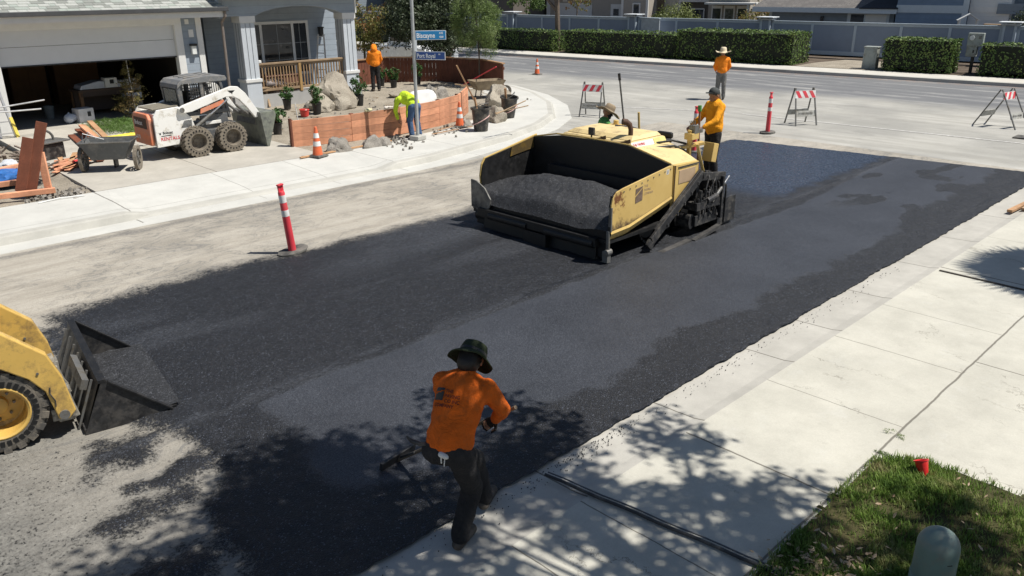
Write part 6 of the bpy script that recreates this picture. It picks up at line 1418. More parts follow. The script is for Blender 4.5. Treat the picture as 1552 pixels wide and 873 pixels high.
for k, (px0, py0, px1, py1, z, mm, wd, lab) in enumerate(((108, 205, 152, 243, .22, m_redy, .16, "dark red plank at the left edge of the lumber stack by the cart"), (118, 196, 160, 232, .30, m_redy, .16, "dark red plank second from the left in the lumber stack"), (126, 190, 168, 226, .40, m_cedb, .12, "pale board on top of the lumber stack, left"), (136, 184, 172, 220, .46, m_cedb, .14, "wide pale board on top of the lumber stack, right"), (112, 200, 150, 236, .16, m_redy, .18, "dark plank lowest in the lumber stack"), (122, 190, 148, 212, .48, m_red, .1, "short reddish board across the lumber stack"))):
    a_, b_ = P(px0, py0, z), P(px1, py1, z); o = MB().beam((0, 0, 0), b_ - a_, wd, .05).build("lumber_board", mm, bevel=.004); o.location = a_; tag(o, lab, "board", LP_)
o = hull("yellow_straps", (lambda b: ([seg(b, (rr_.uniform(0, .5), rr_.uniform(-.1, .1), .06), (rr_.uniform(.8, 1.5), rr_.uniform(-.12, .12), .05), .035, .03) for _ in range(8)], b)[1])(MB()), mat("yellow levels and straps", (.78, .62, .06), .5, var=.1), None, .014, 1, .03, .12); o.location = P(150, 214, .5); o.rotation_euler = (0, 0, R(10)); o.location.z = .48; tag(o, "bundle of yellow straps and levels on the lumber behind the cart", "straps")
# stacked posts standing up (dark red) on a timber frame
SG = "upright red brown timbers at the left edge"
for (px, py, px2, py2, wd, mm, lab, dy) in ((32, 291, 46, 210, .22, m_redy, "wide dark red timber standing on the frame at the left edge, left one", 0), (47, 290, 66, 186, .2, m_redy, "tall dark red timber standing on the frame at the left edge, middle one", 0), (74, 288, 64, 232, .14, m_red, "short pale red timber leaning on the frame, right one", -.0)):
    a_ = P(px, py, .2); d_ = (FW * FPX + XA * (px2 - CX) - YA * (py2 - CY)); k_ = a_.to_2d().length / d_.to_2d().length; b_ = Vector((d_.x * k_, d_.y * k_, H + d_.z * k_)); b_.y += .12
    o = MB().beam((0, 0, 0), b_ - a_, wd, .05, up=(-R0.y * 0 + F0.x, F0.y, 0)).build("timber", mm, bevel=.005); o.location = a_; tag(o, lab, "timber", SG)
fr = thing("lumber_crib", (*P(40, 292, .2)[:2], .2), 0, "low redwood timber frame lying on the soil at the left edge", "frame")
for (p0, p1) in ((P(-20, 300, .2), P(84, 288, .2)), (P(-25, 283, .3), P(28, 276, .3)), (P(-20, 262, .4), P(60, 245, .4))):
    MB().beam(p0 - Vector(fr.location), p1 - Vector(fr.location), .1, .1).build("rail", m_red, fr, bevel=.006)
# table saw and junk behind
js = thing("table_saw", (*P(75, 240, .18)[:2], .15), R(20), "low table saw with a curved guard behind the upright timbers", "saw")
MB().box((0, 0, .42), (.9, .5, .04)).build("table_top", m_gry, js, bevel=.01); MB().box((0, 0, .2), (.6, .4, .38)).build("cabinet", m_blk, js, bevel=.02)
b = MB(); b.tube([(-.25 + .0, 0, .44)] + [(-.02 + .22 * math.cos(a), 0, .46 + .22 * math.sin(a)) for a in [PI - k * PI / 8 for k in range(9)]], .03, 8); b.build("guard", m_gry, js, smooth=True)
o = rockmesh("blue_tarp", (.55, .42, .22), 60, mat("crumpled blue tarp", (.03, .13, .38), .5, var=.3, scale=5), (*P(12, 272, .2)[:2], .17), .4, rough=.7); tag(o, "crumpled blue tarp at the left edge of the picture", "tarp")
o = rockmesh("white_tarp", (.5, .35, .2), 61, mat("crumpled pale tarp", (.5, .52, .55), .6, var=.2, scale=5), (*P(14, 258, .2)[:2], .2), 1.4, rough=.8); tag(o, "crumpled pale plastic behind the blue tarp", "plastic")
m_rust = mat("mixed scrap", (.2, .16, .13), .85, var=.7, scale=7)
b = MB()
for i in range(60):
    p = P(rr_.uniform(-10, 70), rr_.uniform(228, 272), .2); b.beam((p.x, p.y, .17 + rr_.random() * .12), (p.x + rr_.uniform(-.3, .3), p.y + rr_.uniform(-.3, .3), .17 + rr_.random() * .25), rr_.uniform(.03, .09), .03)
tag(b.build("scrap_heap", m_rust), "jumbled wood and metal scrap behind the upright timbers", "scrap", kind='stuff')
b = MB()
for i in range(150):
    p = P(rr_.uniform(40, 135), 300 + rr_.uniform(-14, 6), .1); s_ = rr_.uniform(.02, .06); b.box((p.x, p.y, .08 + s_ * .4), (s_ * 1.6, s_, s_), rot=(rr_.random() * 3, rr_.random() * 3, rr_.random() * 3))
tag(b.build("broken_stone", m_rock2), "broken grey stone along the back edge of the left sidewalk", "stone", kind='stuff')
tag(MB().tube([P(58, 308, .16), P(90, 300, .18), P(128, 296, .17)], .012, 6).build("conduit", m_trim, smooth=True), "thin pale conduit lying on the broken stones behind the sidewalk", "pipe")
o = thing("red_drill", (*P(112, 246, .3)[:2], .3), 0, "small red and black power drill lying on the loose boards", "drill")
MB().cyl((0, 0, 0), (.2, .1, .02), .05, .035, 12).build("motor_body", mat("red tool plastic", (.6, .04, .04), .4), o, smooth=True); MB().beam((.02, 0, 0), (.1, -.16, 0), .05, .04).build("grip", m_black, o)
gc = thing("garden_cart", (*P(172, 258, .15)[:2], .15), R(-34), "dark grey plastic garden cart with two large wheels on the driveway", "cart")
m_cart = mat("dark grey cart plastic", (.10, .105, .105), .55, var=.15, dirt=(.22, .21, .19), damt=.4)
b = MB(); tray(b, -.52, .52, .24, .34, .28, .66, .02); b.build("tub", m_cart, gc, bevel=.01)
b = MB(); b.tube([(-.53, -.35, .67), (.53, -.35, .67), (.53, .35, .67), (-.53, .35, .67), (-.53, -.35, .67)], .02, 6); b.build("rim", m_gry, gc)
for s_ in (-1, 1):
    w_ = MB().lathe([(.20, -.03), (.27, -.035), (.27, .035), (.20, .03)], 28, axis='X', closed=True).build("wheel", m_rubm, gc, smooth=True); w_.location = (s_ * .56, -.05, .27)
    b = MB(); [b.beam((0, 0, 0), (0, .21 * math.cos(a), .21 * math.sin(a)), .03, .02) for a in [k * PI / 4 for k in range(8)]]; b.cyl((-.03, 0, 0), (.03, 0, 0), .04, n=10); b.build("spokes", m_gry, w_)
MB().cyl((-.56, -.05, .27), (.56, -.05, .27), .015, n=8).build("axle", m_gry, gc); MB().beam((0, .3, .35), (0, .3, 0), .25, .04).build("foot", m_blk, gc)
b = MB(); b.tube([(-.5, -.1, .66), (-.45, -.15, .85), (-.1, .05, .68)], .012, 6); b.tube([(-.3, .2, .68), (-.35, -.1, .88), (-.5, .1, .66)], .012, 6); b.build("wire_frame", m_trim, gc)
# turf strip beside the driveway
turf_poly = [P(165, 193, .15), P(150, 204, .15), P(212, 212, .15), P(222, 190, .15), P(205, 180, .15)]
cx_, cy_ = sum(p.x for p in turf_poly) / 5, sum(p.y for p in turf_poly) / 5
tag(leaf_mesh("lawn_patch", [((cx_, cy_, .26), (.95, 1.5, .09))], 9000, .09, leafmat("lawn green", (.06, .12, .02), (.13, .22, .05)), None, 77, .12, .1, .05), "small green lawn patch beside the white loader at the garage", "lawn", kind='stuff')
# things by the dark fence: long tools, folded frame
for (p0, p1, r_, mm, nm, lab) in ((P(700, 130, .5), P(752, 101, 1.25), .02, m_redpl, "red_shovel", "red tool handle sticking out over the fence end"), (P(716, 128, .1), P(712, 88, 1.6), .02, m_yel, "yellow_level", "yellow tool handle standing at the fence end"), (P(722, 125, .1), P(705, 92, 1.4), .016, m_black, "black_shovel", "black tool handle leaning at the fence end")):
    o = MB().cyl((0, 0, 0), p1 - p0 if (p1 - p0).length < 3 else (p1 - p0).normalized() * 1.2, r_, n=8).build(nm, mm, smooth=True); o.location = p0; tag(o, lab, "tool handle", "tools at the end of the dark fence")
for k, lab in ((0, "thin pale strip on the soil below the redwood wall, nearer one"), (1, "thin pale strip on the soil below the redwood wall, farther one")):
    a_, b_ = P(655 + 8 * k, 205 - 6 * k, .16), P(716 - 6 * k, 193 - 6 * k, .16); o = MB().beam((0, 0, 0), b_ - a_, .04, .02).build("wood_strip", m_cedb); o.location = a_ + Vector((0, 0, .03)); tag(o, lab, "strip", "wood strips below the wall")
o = MB().beam((0, 0, 0), P(590, 214, .16) - P(452, 240, .16), .06, .03).build("edge_board", m_cedb); o.location = P(455, 239, .18); tag(o, "pale edging board lying along the back of the sidewalk near the cone", "board")

b = MB(); rr_ = random.Random(31)
for i in range(260):
    x, y = rr_.uniform(10.6, 21), rr_.uniform(18.3, 25)
    if x > 16.5 and y < 19.6: continue
    s_ = rr_.choice((.02, .02, .03, .05)); b.box((x, y, .15 + s_ * .3), (s_ * 1.5, s_, s_ * .8), rot=(rr_.random() * 3, rr_.random() * 3, rr_.random() * 3))
for i in range(60):
    x, y = rr_.uniform(10.6, 20), rr_.uniform(18.6, 24.6); a = rr_.random() * 6; l_ = rr_.uniform(.1, .35); b.beam((x, y, .17), (x + l_ * math.cos(a), y + l_ * math.sin(a), .17 + rr_.random() * .03), .03, .012, m=1)
tag(b.build("yard_debris", [m_rock2, m_cedx]), "small stones and wood splinters scattered over the tan gravel yard", "debris", kind='stuff')
plant(404, 158, .18, .15, .4, "potted shrub under the left end of the plank bench", 61)
plant(436, 165, .18, .15, .38, "potted shrub under the right end of the plank bench", 62)
plant(633, 128, .16, .16, .45, "potted shrub in the shade right of the street name pole", 63)
o = rockmesh("soil_pile", (.8, .55, .3), 71, m_dg, (*P(618, 145, .15)[:2], .13), .3, rough=.8); tag(o, "low heap of tan soil in the yard behind the bent worker", "soil pile")
rock(470, 160, .2, (.2, .18, .2), 72, "small dark stone left of the rounded boulder near the red pail", m_rock2)
# ================================================================== far fence
m_fp = mat("blue grey fence panel", (.24, .29, .37), .65, var=.06, scale=2, kind='World'); m_fr = mat("pale blue grey fence frame", (.46, .53, .59), .6, var=.05, scale=3, kind='World')
NF = 7.0
piers = [-37.5, -28.0, -18.4, -8.9, -.5, 11.2, 21.5, 31]
fn = 0
labs = ["far left section", "section behind the leftmost hedge", "section behind the street tree", "section behind the middle of the long hedge", "long section behind the utility box", "section at the right edge of the picture", "section outside right"]
plabs = ["far left", "left", "behind the light pole", "beside the white panel", "above the long hedge", "behind the meter box", "right", "far right"]
for i in range(len(piers) - 1):
    c0, c1 = piers[i] + .3, piers[i + 1] - .3; o = X(c0, NF, .3)
    if c0 > 26: continue
    f_ = thing("fence", o, CRZ, "blue grey panel fence, " + labs[i], "fence", "blue grey fence sections across the street")
    L_ = c1 - c0; b = MB(); b.box((L_ / 2, 0, .85), (L_, .04, 1.56)); b.build("panel", m_fp, f_)
    b = MB(); b.box((L_ / 2, 0, 1.66), (L_, .16, .05)); b.box((L_ / 2, 0, 1.58), (L_, .08, .11)); b.build("top_rail", m_fr, f_, bevel=.006); b = MB(); b.box((L_ / 2, -.01, .12), (L_, .08, .2)); b.build("bottom_rail", m_fr, f_)
    n_ = max(1, round(L_ / 2.35))
    for k in range(n_ + 1): MB().box((min(L_ - .05, max(.05, L_ * k / n_)), -.012, .84), (.13, .1, 1.4)).build("post", m_fr, f_)
for c_, pb in zip(piers[:-1], plabs):
    pr_ = thing("fence_pier", X(c_, NF - .0, .15), CRZ, "square blue grey fence pier with pale flat cap, " + pb, "pier", "fence piers across the street")
    MB().box((0, 0, .93), (.5, .5, 1.86)).build("shaft", m_fp, pr_)
    for sx in (-1, 1):
        for sy in (-1, 1): MB().box((sx * .23, sy * .23, .93), (.1, .1, 1.862)).build("corner_trim", m_fr, pr_)
    MB().box((0, 0, 1.9), (.75, .75, .05)).box((0, 0, 2.0), (.95, .95, .05)).build("cap", mat("pale pier cap", (.6, .63, .65), .6), pr_, bevel=.01)
o = thing("fence_return", X(-8.5, NF, .3), CRZ, "short fence panel with sunlight painted white turned sideways beside a pier", "fence panel")
b = MB(); b.box((.9, -.35, .85), (1.9, .05, 1.6), rot=(0, 0, R(-24))); b.build("panel", mat("pale boards with painted sunlight", (.5, .54, .57), .6), o); MB().box((.9, -.35, 1.67), (1.95, .14, .05), rot=(0, 0, R(-24))).build("top_rail", m_fr, o)  # lit side of the fence, sunlight painted as a paler colour
# ================================================================== hedges
m_hedge = leafmat("clipped hedge leaves", (.045, .08, .018), (.11, .18, .04), (.18, .24, .06), transl=.06)
m_hin = mat("dark hedge core", (.012, .016, .008), .95)
def hedge(c0, c1, n0, n1, z1, n, lab, seed):
    h = thing("hedge", X((c0 + c1) / 2, (n0 + n1) / 2, .12), CRZ, lab, "hedge", "clipped hedges across the street")
    cl = (c1 - c0) / 2; dn = (n1 - n0) / 2; z1 = z1 - .1
    MB().box((0, 0, z1 / 2 + .06), (cl * 2 - .16, dn * 2 - .16, z1 - .22)).build("dark_core", m_hin, h)  # near-black core box, the hedge's inner shade put into colour
    leaf_mesh("foliage", [((0, 0, z1 / 2 + .02), (cl, dn, z1 / 2))], n, .105, m_hedge, h, seed, .6, boxy=True)
hedge(-17.2, -11.4, 2.0, 3.6, 1.28, 7000, "dark clipped hedge between the light pole and the street tree", 31)
hedge(-10.6, -3.2, 2.0, 3.8, 1.36, 9000, "long clipped hedge starting just right of the street tree", 32)
hedge(-3.25, 3.0, 1.85, 4.2, 1.6, 11000, "long taller clipped hedge ending beside the bare patch", 33)
hedge(7.05, 9.95, 1.95, 3.5, 1.52, 6000, "short clipped hedge between the utility box and the meter box", 34)
hedge(10.95, 17.5, 1.95, 3.6, 1.42, 7500, "clipped hedge at the right edge of the picture", 35)
hedge(-34, -18.2, 2.0, 3.8, 1.3, 8000, "distant hedge left of the light pole behind the feathery tree", 36)
# utility boxes, lamp post
m_util = mat("grey green utility metal", (.30, .33, .31), .6, var=.08, dirt=(.2, .19, .16), damt=.4)
u = thing("utility_box", X(6.45, 2.5, .15), CRZ, "squat pale utility box left of the short hedge", "utility box"); MB().box((0, 0, .48), (.62, .5, .96), taper=.93).build("cabinet", m_util, u, bevel=.02); MB().box((0, 0, .98), (.64, .52, .05)).build("lid", m_util, u, bevel=.01); MB().box((0, -.245, .6), (.4, .02, .5)).build("door_panel", m_util, u)
u = thing("meter_pedestal", X(10.55, 3.0, .15), CRZ, "grey electric meter box on a post between two hedges", "meter box")
MB().box((0, 0, 1.42), (.62, .3, .55)).build("meter_case", m_util, u, bevel=.02); MB().cyl((-.12, -.15, 1.5), (-.12, -.24, 1.5), .1, n=18).build("meter_dial", mat("meter glass", (.55, .57, .57), .2), u); MB().box((.18, -.16, 1.52), (.12, .02, .12)).build("breaker_cover", m_gry, u); MB().box((-.08, 0, .95), (.42, .26, .5)).build("lower_case", m_util, u, bevel=.02)
MB().box((-.0, -.13, .93), (.06, .02, .12)).build("latch", m_black, u); MB().cyl((.0, 0, 0), (.0, 0, .8), .07, n=12).build("post", m_blk, u)
lp_ = thing("lamp_post", X(-17.3, 2.1, .15), 0, "tall thin galvanised lamp post standing in the hedge gap far behind", "lamp post"); MB().cyl((0, 0, 0), (0, 0, 7), .075, .05, 12).build("pole", m_galv, lp_, smooth=True); MB().box((0, 0, .06), (.4, .4, .12)).build("base", m_curb, lp_); MB().beam((0, 0, 6.9), (-1.2, -.6, 7.2), .06, .06).build("arm", m_galv, lp_); MB().box((-1.3, -.65, 7.2), (.6, .3, .12)).build("lamp_head", m_galv, lp_)
# ================================================================== trees
def limb_tree(name, loc, lab, trunk_r, forks, blobs, nleaf, lsize, ml, seed, cat="tree", bark=None, aspect=.5, shell=.3, group=None, clump=.7):
    t_ = thing(name, loc, 0, lab, cat, group); b = MB()
    for pts, r0, r1 in forks: k = len(pts); b.tube(pts, [r0 + (r1 - r0) * i / (k - 1) for i in range(k)], 9)
    b.build("trunk", bark or m_bark2, t_, smooth=True); leaf_mesh("crown", blobs, nleaf, lsize, ml, t_, seed, aspect, clump, shell); return t_
def blobs_around(c, r, k, rs, seed, zsq=.8):
    rr = random.Random(seed); out = []
    for i in range(k):
        while True:
            v = Vector((rr.uniform(-1, 1), rr.uniform(-1, 1), rr.uniform(-1, 1)))
            if .25 < v.length < 1: break
        q = rr.uniform(rs * .6, rs * 1.2); out.append(((c[0] + v.x * r[0], c[1] + v.y * r[1], c[2] + v.z * r[2]), (q, q, q * zsq)))
    return out
ol = P(683, 118, .15)
limb_tree("olive_tree", (ol.x, ol.y, .12), "big dark olive tree behind the street signs", .12, [([(0, 0, 0), (-.1, .05, .7), (-.3, .3, 1.5), (-.5, .5, 2.4)], .10, .04), ([(-.1, .05, .7), (.2, -.1, 1.5), (.3, -.2, 2.4)], .06, .03), ([(.1, .1, 0), (.12, .25, .8), (.0, .7, 1.9)], .07, .03)],
          blobs_around((-.45, .65, 2.85), (1.75, 1.9, 1.55), 56, .74, 41), 32000, .12, m_leafo, 41)
ft = P(727, 130, .15)
limb_tree("feathery_tree", (ft.x, ft.y, .12), "slender young tree with feathery pale green crown at the fence corner", .04, [([(0, 0, 0), (.02, .02, 1.2), (-.05, .05, 2.2), (-.1, .1, 3.2)], .035, .015), ([(0, .02, 1.2), (.15, -.1, 2.0), (.3, -.2, 2.7)], .02, .01)],
          blobs_around((-.1, .1, 2.45), (.85, .85, 1.2), 40, .30, 42, 1.3), 13000, .12, m_feath, 42, aspect=.18, clump=1)
limb_tree("leafy_shrub_tree", (22.4, 32.3, .12), "bushy tree with reddish green leaves right of the porch behind the hooded worker", .08, [([(0, 0, 0), (0, 0, 1), (.1, .1, 2)], .07, .03)], blobs_around((0, 0, 2.1), (1.1, 1.2, 1.0), 18, .6, 43), 5200, .13, m_redlf, 43)
limb_tree("tall_green_shrub", (19.4, 31.4, .12), "tall yellow green shrub close to the right porch column", .06, [([(0, 0, 0), (0, 0, 1), (.1, .1, 2.6)], .06, .03)], blobs_around((0, 0, 3.0), (.55, .6, 1.2), 12, .5, 44), 3000, .12, m_leafy, 44)
limb_tree("backdrop_tree", (24.5, 40, .12), "dark dense tree behind the olive tree and parked pickup", .12, [([(0, 0, 0), (0, 0, 2), (.1, .1, 4)], .15, .06)], blobs_around((0, 0, 4.6), (2.4, 2.4, 1.6), 22, 1.2, 45), 7000, .22, m_leafo, 45)
b_ = X(-11.6, 2.75, .15)
limb_tree("street_tree", b_, "bare street tree trunk forking above the gap between two hedges", .2, [([(0, 0, 0), (.02, 0, 1.2), (.0, .05, 2.6), (-.05, .1, 3.4), (.1, .0, 6)], .17, .12), ([(-.03, .08, 2.3), (-.5, .9, 3.4), (-1.2, 2.0, 4.6), (-1.4, 2.6, 5.5)], .1, .05), ([(0, .05, 2.7), (-.2, .6, 3.5), (-.2, 1.0, 5)], .07, .04), ([(0, 0, 3.3), (.5, -.9, 4.5), (.8, -1.6, 5.6)], .08, .04)],
          blobs_around((-.1, .3, 7.8), (2.2, 2.2, 1.3), 22, .9, 46), 6000, .16, m_leafm, 46)
limb_tree("small_tree", X(-19.2, 9.6, .2), "small tree with loose brownish leaves behind the fence by the light pole", .06, [([(0, 0, 0), (0, 0, 1.5), (.1, .1, 2.6)], .05, .02)], blobs_around((0, 0, 2.6), (1.1, 1.3, .7), 16, .42, 47), 2200, .14, m_leafm, 47)
limb_tree("thin_tree", X(-16.2, 11.5, .2), "thin tree with few reddish leaves in front of the white garage door", .04, [([(0, 0, 0), (0, 0, 1.5), (.1, .1, 3.1)], .04, .015), ([(0, 0, 1.3), (.5, .3, 2.8)], .03, .01), ([(0, 0, 1.5), (-.4, -.4, 3)], .02, .01)], blobs_around((0, 0, 2.6), (1.0, 1.2, .7), 14, .35, 48), 600, .14, m_redlf, 48)
bush("round_bush", X(-9.7, 14.0, .25), [((0, 0, 1.25), (1.9, 1.2, 1.1)), ((.9, 0, 1.1), (1.2, 1.0, 1.0)), ((-1.0, .2, 1.0), (1.2, 1.0, 1.0))], 4500, .15, leafmat("olive yellow bush leaves", (.08, .11, .03), (.18, .21, .06)), "rounded yellow green bush behind the fence in the middle background", 49, cat="bush")
bush("flowering_bush", X(-4.6, 15.5, .25), [((0, 0, 1.1), (2.2, 1.0, 1.1)), ((1.2, 0, 1.6), (1.0, .9, 1.2))], 3600, .15, m_redlf, "brownish flowering bush behind the fence left of the shingle roofed house", 50, cat="bush")
limb_tree("backdrop_tree", X(-7.5, 30, .2), "dark tree behind the light houses in the middle background", .15, [([(0, 0, 0), (0, 0, 3)], .15, .08)], blobs_around((0, 0, 3.2), (4.5, 3.5, 1.8), 18, 1.5, 51), 6000, .25, m_leafm, 51)
limb_tree("backdrop_tree", (14, 46, .1), "dark tree behind the porch roof ridge", .15, [([(0, 0, 0), (0, 0, 3)], .15, .08)], blobs_around((0, 0, 4.5), (3, 3, 2), 14, 1.5, 52), 4000, .28, m_leafo, 52)
# ================================================================== houses across the street
m_hb = siding("deep blue lap siding", (.17, .235, .32), .22); m_hb2 = siding("grey blue siding", (.20, .24, .28), .22); m_bei = mat("beige stucco", (.38, .345, .30), .85, var=.06, scale=2, kind='World'); m_beil = mat("pale beige stucco", (.55, .52, .45), .85, var=.06, scale=2, kind='World'); m_shade_brn = mat("stucco with painted shade", (.13, .115, .10), .85, var=.1, scale=1, kind='World')  # brown here is wall shade painted as colour; siding blue is its own
m_trimb = mat("pale blue white trim", (.52, .58, .62), .6, var=.04, kind='World'); m_wsid = siding("white lap siding", (.66, .67, .66), .24, .04); m_roofd = shingle("brown grey shingles", (.22, .205, .19), (.15, .14, .135), rot=-CRZ); m_roofk = shingle("shingles in painted shadow", (.05, .055, .065), (.04, .042, .05), rot=-CRZ)
def hse(c, n, lab): return thing("house", X(c, n, .2), CRZ, lab, "house")
def box(h, nm, x0, x1, y0, y1, z0, z1, m, bev=0):   # x along c, y away from camera is -y in this rotated frame -> use sign
    return MB().bb((x0, y0, z0), (x1, y1, z1)).build(nm, m, h, bevel=bev)
# frame: x = c ; away from the camera = +y  (CRZ frame: y axis = CD rotated +90 = CN)
h = hse(0, 13.5, "grey blue single storey house with brown grey shingle roof behind the fence at right")
box(h, "wall", -3.0, 4.35, 0, 8, 0, 2.5, m_hb2); 
b = MB(); b.add([(-3.9, -.6, 2.25), (4.5, -.6, 2.25), (4.5, 5, 4.7), (-2.0, 5, 4.7), (-3.9, -.6, 2.31), (4.5, -.6, 2.31), (4.5, 5, 4.76), (-2.0, 5, 4.76)], [(0, 1, 2, 3), (4, 7, 6, 5), (0, 4, 5, 1), (1, 5, 6, 2), (3, 7, 4, 0)]); r_ = b.build("roof", m_roofd, h)
b = MB(); b.add([(2.6, -.62, 2.33), (4.6, -.62, 2.33), (4.6, 2.2, 3.6), (4.0, 2.2, 3.6)], [(0, 1, 2, 3)]); b.box((3.6, -.66, 2.3), (2.1, .1, .06)); b.build("roof_shadow", m_roofk, r_)  # dark sheet over the roof's right part, a painted shadow
box(r_, "fascia", -3.9, 4.6, -.66, -.6, 2.02, 2.3, m_trimb)
box(h, "corner_board", -3.02, -2.85, -.03, .02, 0, 2.4, m_trimb); d_ = box(h, "door_frame", 1.75, 4.1, -.04, .02, 0, 2.1, m_trimb); box(d_, "dark_glass", 1.95, 2.7, -.05, -.041, .3, 1.95, m_glass); box(d_, "white_door", 2.8, 3.95, -.06, -.041, .1, 1.95, m_trim)
box(h, "wall_lamp", .2, .36, -.12, .0, 1.5, 1.8, m_blk)
h = hse(4.9, 13.0, "tall blue house wall with a wide pale band and corner trim at right")
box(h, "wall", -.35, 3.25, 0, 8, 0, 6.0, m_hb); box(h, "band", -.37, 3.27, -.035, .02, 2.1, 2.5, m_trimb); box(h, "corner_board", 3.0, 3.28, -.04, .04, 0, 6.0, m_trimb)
box(h, "side_wall", 3.27, 5.2, .3, 8, 0, 6.0, m_wsid); box(h, "band", 3.28, 5.2, .27, .31, 2.15, 2.45, m_trim); box(h, "porch_back", 4.7, 8.8, 1.2, 8, 0, 6, m_hb2); box(h, "porch_beam", 4.6, 8.8, .2, .5, 2.1, 2.6, m_hb2); box(h, "porch_post", 6.0, 6.25, .2, .45, 0, 2.15, m_trimb)
w_ = box(h, "window", 6.7, 8.3, 1.12, 1.2, .9, 2.0, m_trimb); box(w_, "glass", 6.8, 8.2, 1.1, 1.118, 1.0, 1.9, m_glass); b = MB(); b.add([(-.6, -.4, 6.0), (5.5, -.4, 6.0), (5.5, 4, 7.6), (-.6, 4, 7.6)], [(0, 1, 2, 3)]); b.build("roof", m_roofd, h)
k_ = thing("garden_kiosk", X(8.55, 11.5, .25), CRZ + .3, "small white gabled roof on posts beside the blue house", "kiosk")
MB().prism([(-.55, 1.78), (0, 2.12), (.55, 1.78), (.5, 1.75), (0, 2.07), (-.5, 1.75)], .8, 'XZ', 0).build("gable_roof", m_trim, k_)
for sx in (-.42, .42):
    for sy in (-.4, .4): MB().box((sx, sy * .8, .9), (.07, .07, 1.8)).build("post", m_trim, k_)
bs = bush("dark_shrub", X(11.0, 11.5, .25), [((0, 0, 1.3), (.8, .6, 1.1))], 1600, .13, m_leafo, "dark shrub in front of the porch at the right edge", 55)
pt_ = thing("patio_table", X(9.75, 12.2, .25), CRZ, "light framed patio table behind the fence at right", "table"); MB().box((0, 0, 1.55), (1.1, .5, .05)).build("table_top", m_cedx, pt_); [MB().box((sx, 0, .77), (.05, .05, 1.5)).build("leg", m_cedx, pt_) for sx in (-.5, .0, .5)]
# beige house
h = hse(-20.2, 20.0, "beige stucco house with white garage door behind the fence left of centre")
box(h, "wall", -4.7, 4.2, 0, 8, 0, 6, m_bei); box(h, "corner_board", -4.85, -4.5, -.05, .05, 0, 6, m_trim); g_ = box(h, "garage_frame", -4.0, -.3, -.06, .02, 0, 2.2, m_trim); box(g_, "garage_door", -3.85, -.45, -.1, -.061, 0, 2.05, m_gdoor)
f_ = box(h, "awning", -3.4, -.9, -.6, .0, 2.62, 2.75, m_trim); d_ = box(h, "door", 1.5, 2.5, -.06, .02, 0, 2.15, m_trim); box(d_, "glass", 1.75, 2.25, -.07, -.061, 1.3, 1.8, m_glass); box(h, "small_window", -2.9 - .3, -2.75, -.05, .0, 2.3, 3.2, m_trim)
b = MB(); b.add([(-5.4, -.7, 5.9), (4.8, -.7, 5.9), (4.8, 4, 7.8), (-5.4, 4, 7.8)], [(0, 1, 2, 3)]); b.build("roof", m_roofd, h); box(h, "wing", 3.4, 5.6, -1.4, 0, 0, 6, m_bei); w_ = box(h, "window", 4.3, 5.0, -1.46, -1.4, .9, 2.3, m_trim); box(w_, "glass", 4.42, 4.88, -1.48, -1.461, 1.0, 2.2, m_glass); box(h, "corner_board", 3.3, 3.5, -1.45, -1.35, 0, 6, m_trim); box(h, "corner_board", 5.45, 5.65, -1.45, -1.35, 0, 6, m_trim)
h = hse(-12.2, 21, "pale beige house with shaded porch and white frames in the middle background")
box(h, "wall", -2.3, 3.0, .6, 8, 0, 6, m_beil); box(h, "gable_wall", -2.3, -.9, 0, .6, 0, 6, m_beil); box(h, "porch_shade_wall", -.9, 1.6, .5, .62, 0, 2.4, m_shade_brn); box(h, "porch_header", -1.0, 1.8, -.1, .1, 2.35, 2.8, m_trim); w_ = box(h, "window", -.3, .9, .42, .5, 1.0, 1.9, m_trim); box(w_, "glass", -.2, .8, .4, .419, 1.1, 1.8, m_glass)  # porch back wall has its shade put into a dark colour
for x_ in (-.95, 1.7): box(h, "porch_post", x_ - .08, x_ + .08, -.1, .06, 0, 2.36, m_trim)
b = MB(); b.add([(-2.8, -.5, 5.9), (3.4, -.5, 5.9), (3.4, 4, 7.8), (-2.8, 4, 7.8)], [(0, 1, 2, 3)]); b.build("roof", m_roofd, h)
h = hse(-8.0, 17.5, "small white house with glazed doors and a thin flat porch roof in the middle background")
box(h, "wall", -1.5, 1.6, .8, 7, 0, 5, m_bei); box(h, "porch_roof", -1.2, 2.6, -.5, .9, 2.3, 2.42, m_trim); 
for k in range(3):
    d_ = box(h, "glass_door", -1.2 + k * .95, -.4 + k * .95, .72, .8, 0, 2.2, m_trim); box(d_, "glass", -1.1 + k * .95, -.5 + k * .95, .7, .719, .2, 2.0, m_dkglass if k % 2 else m_glass)
box(h, "porch_post", 1.9, 2.05, -.4, -.25, 0, 2.3, m_trim); b = MB(); b.tube([(2.6, -.4, 2.3), (2.4, -.35, 2.0), (1.98, -.33, 1.75)], .05, 6); b.build("downspout", m_trim, h)
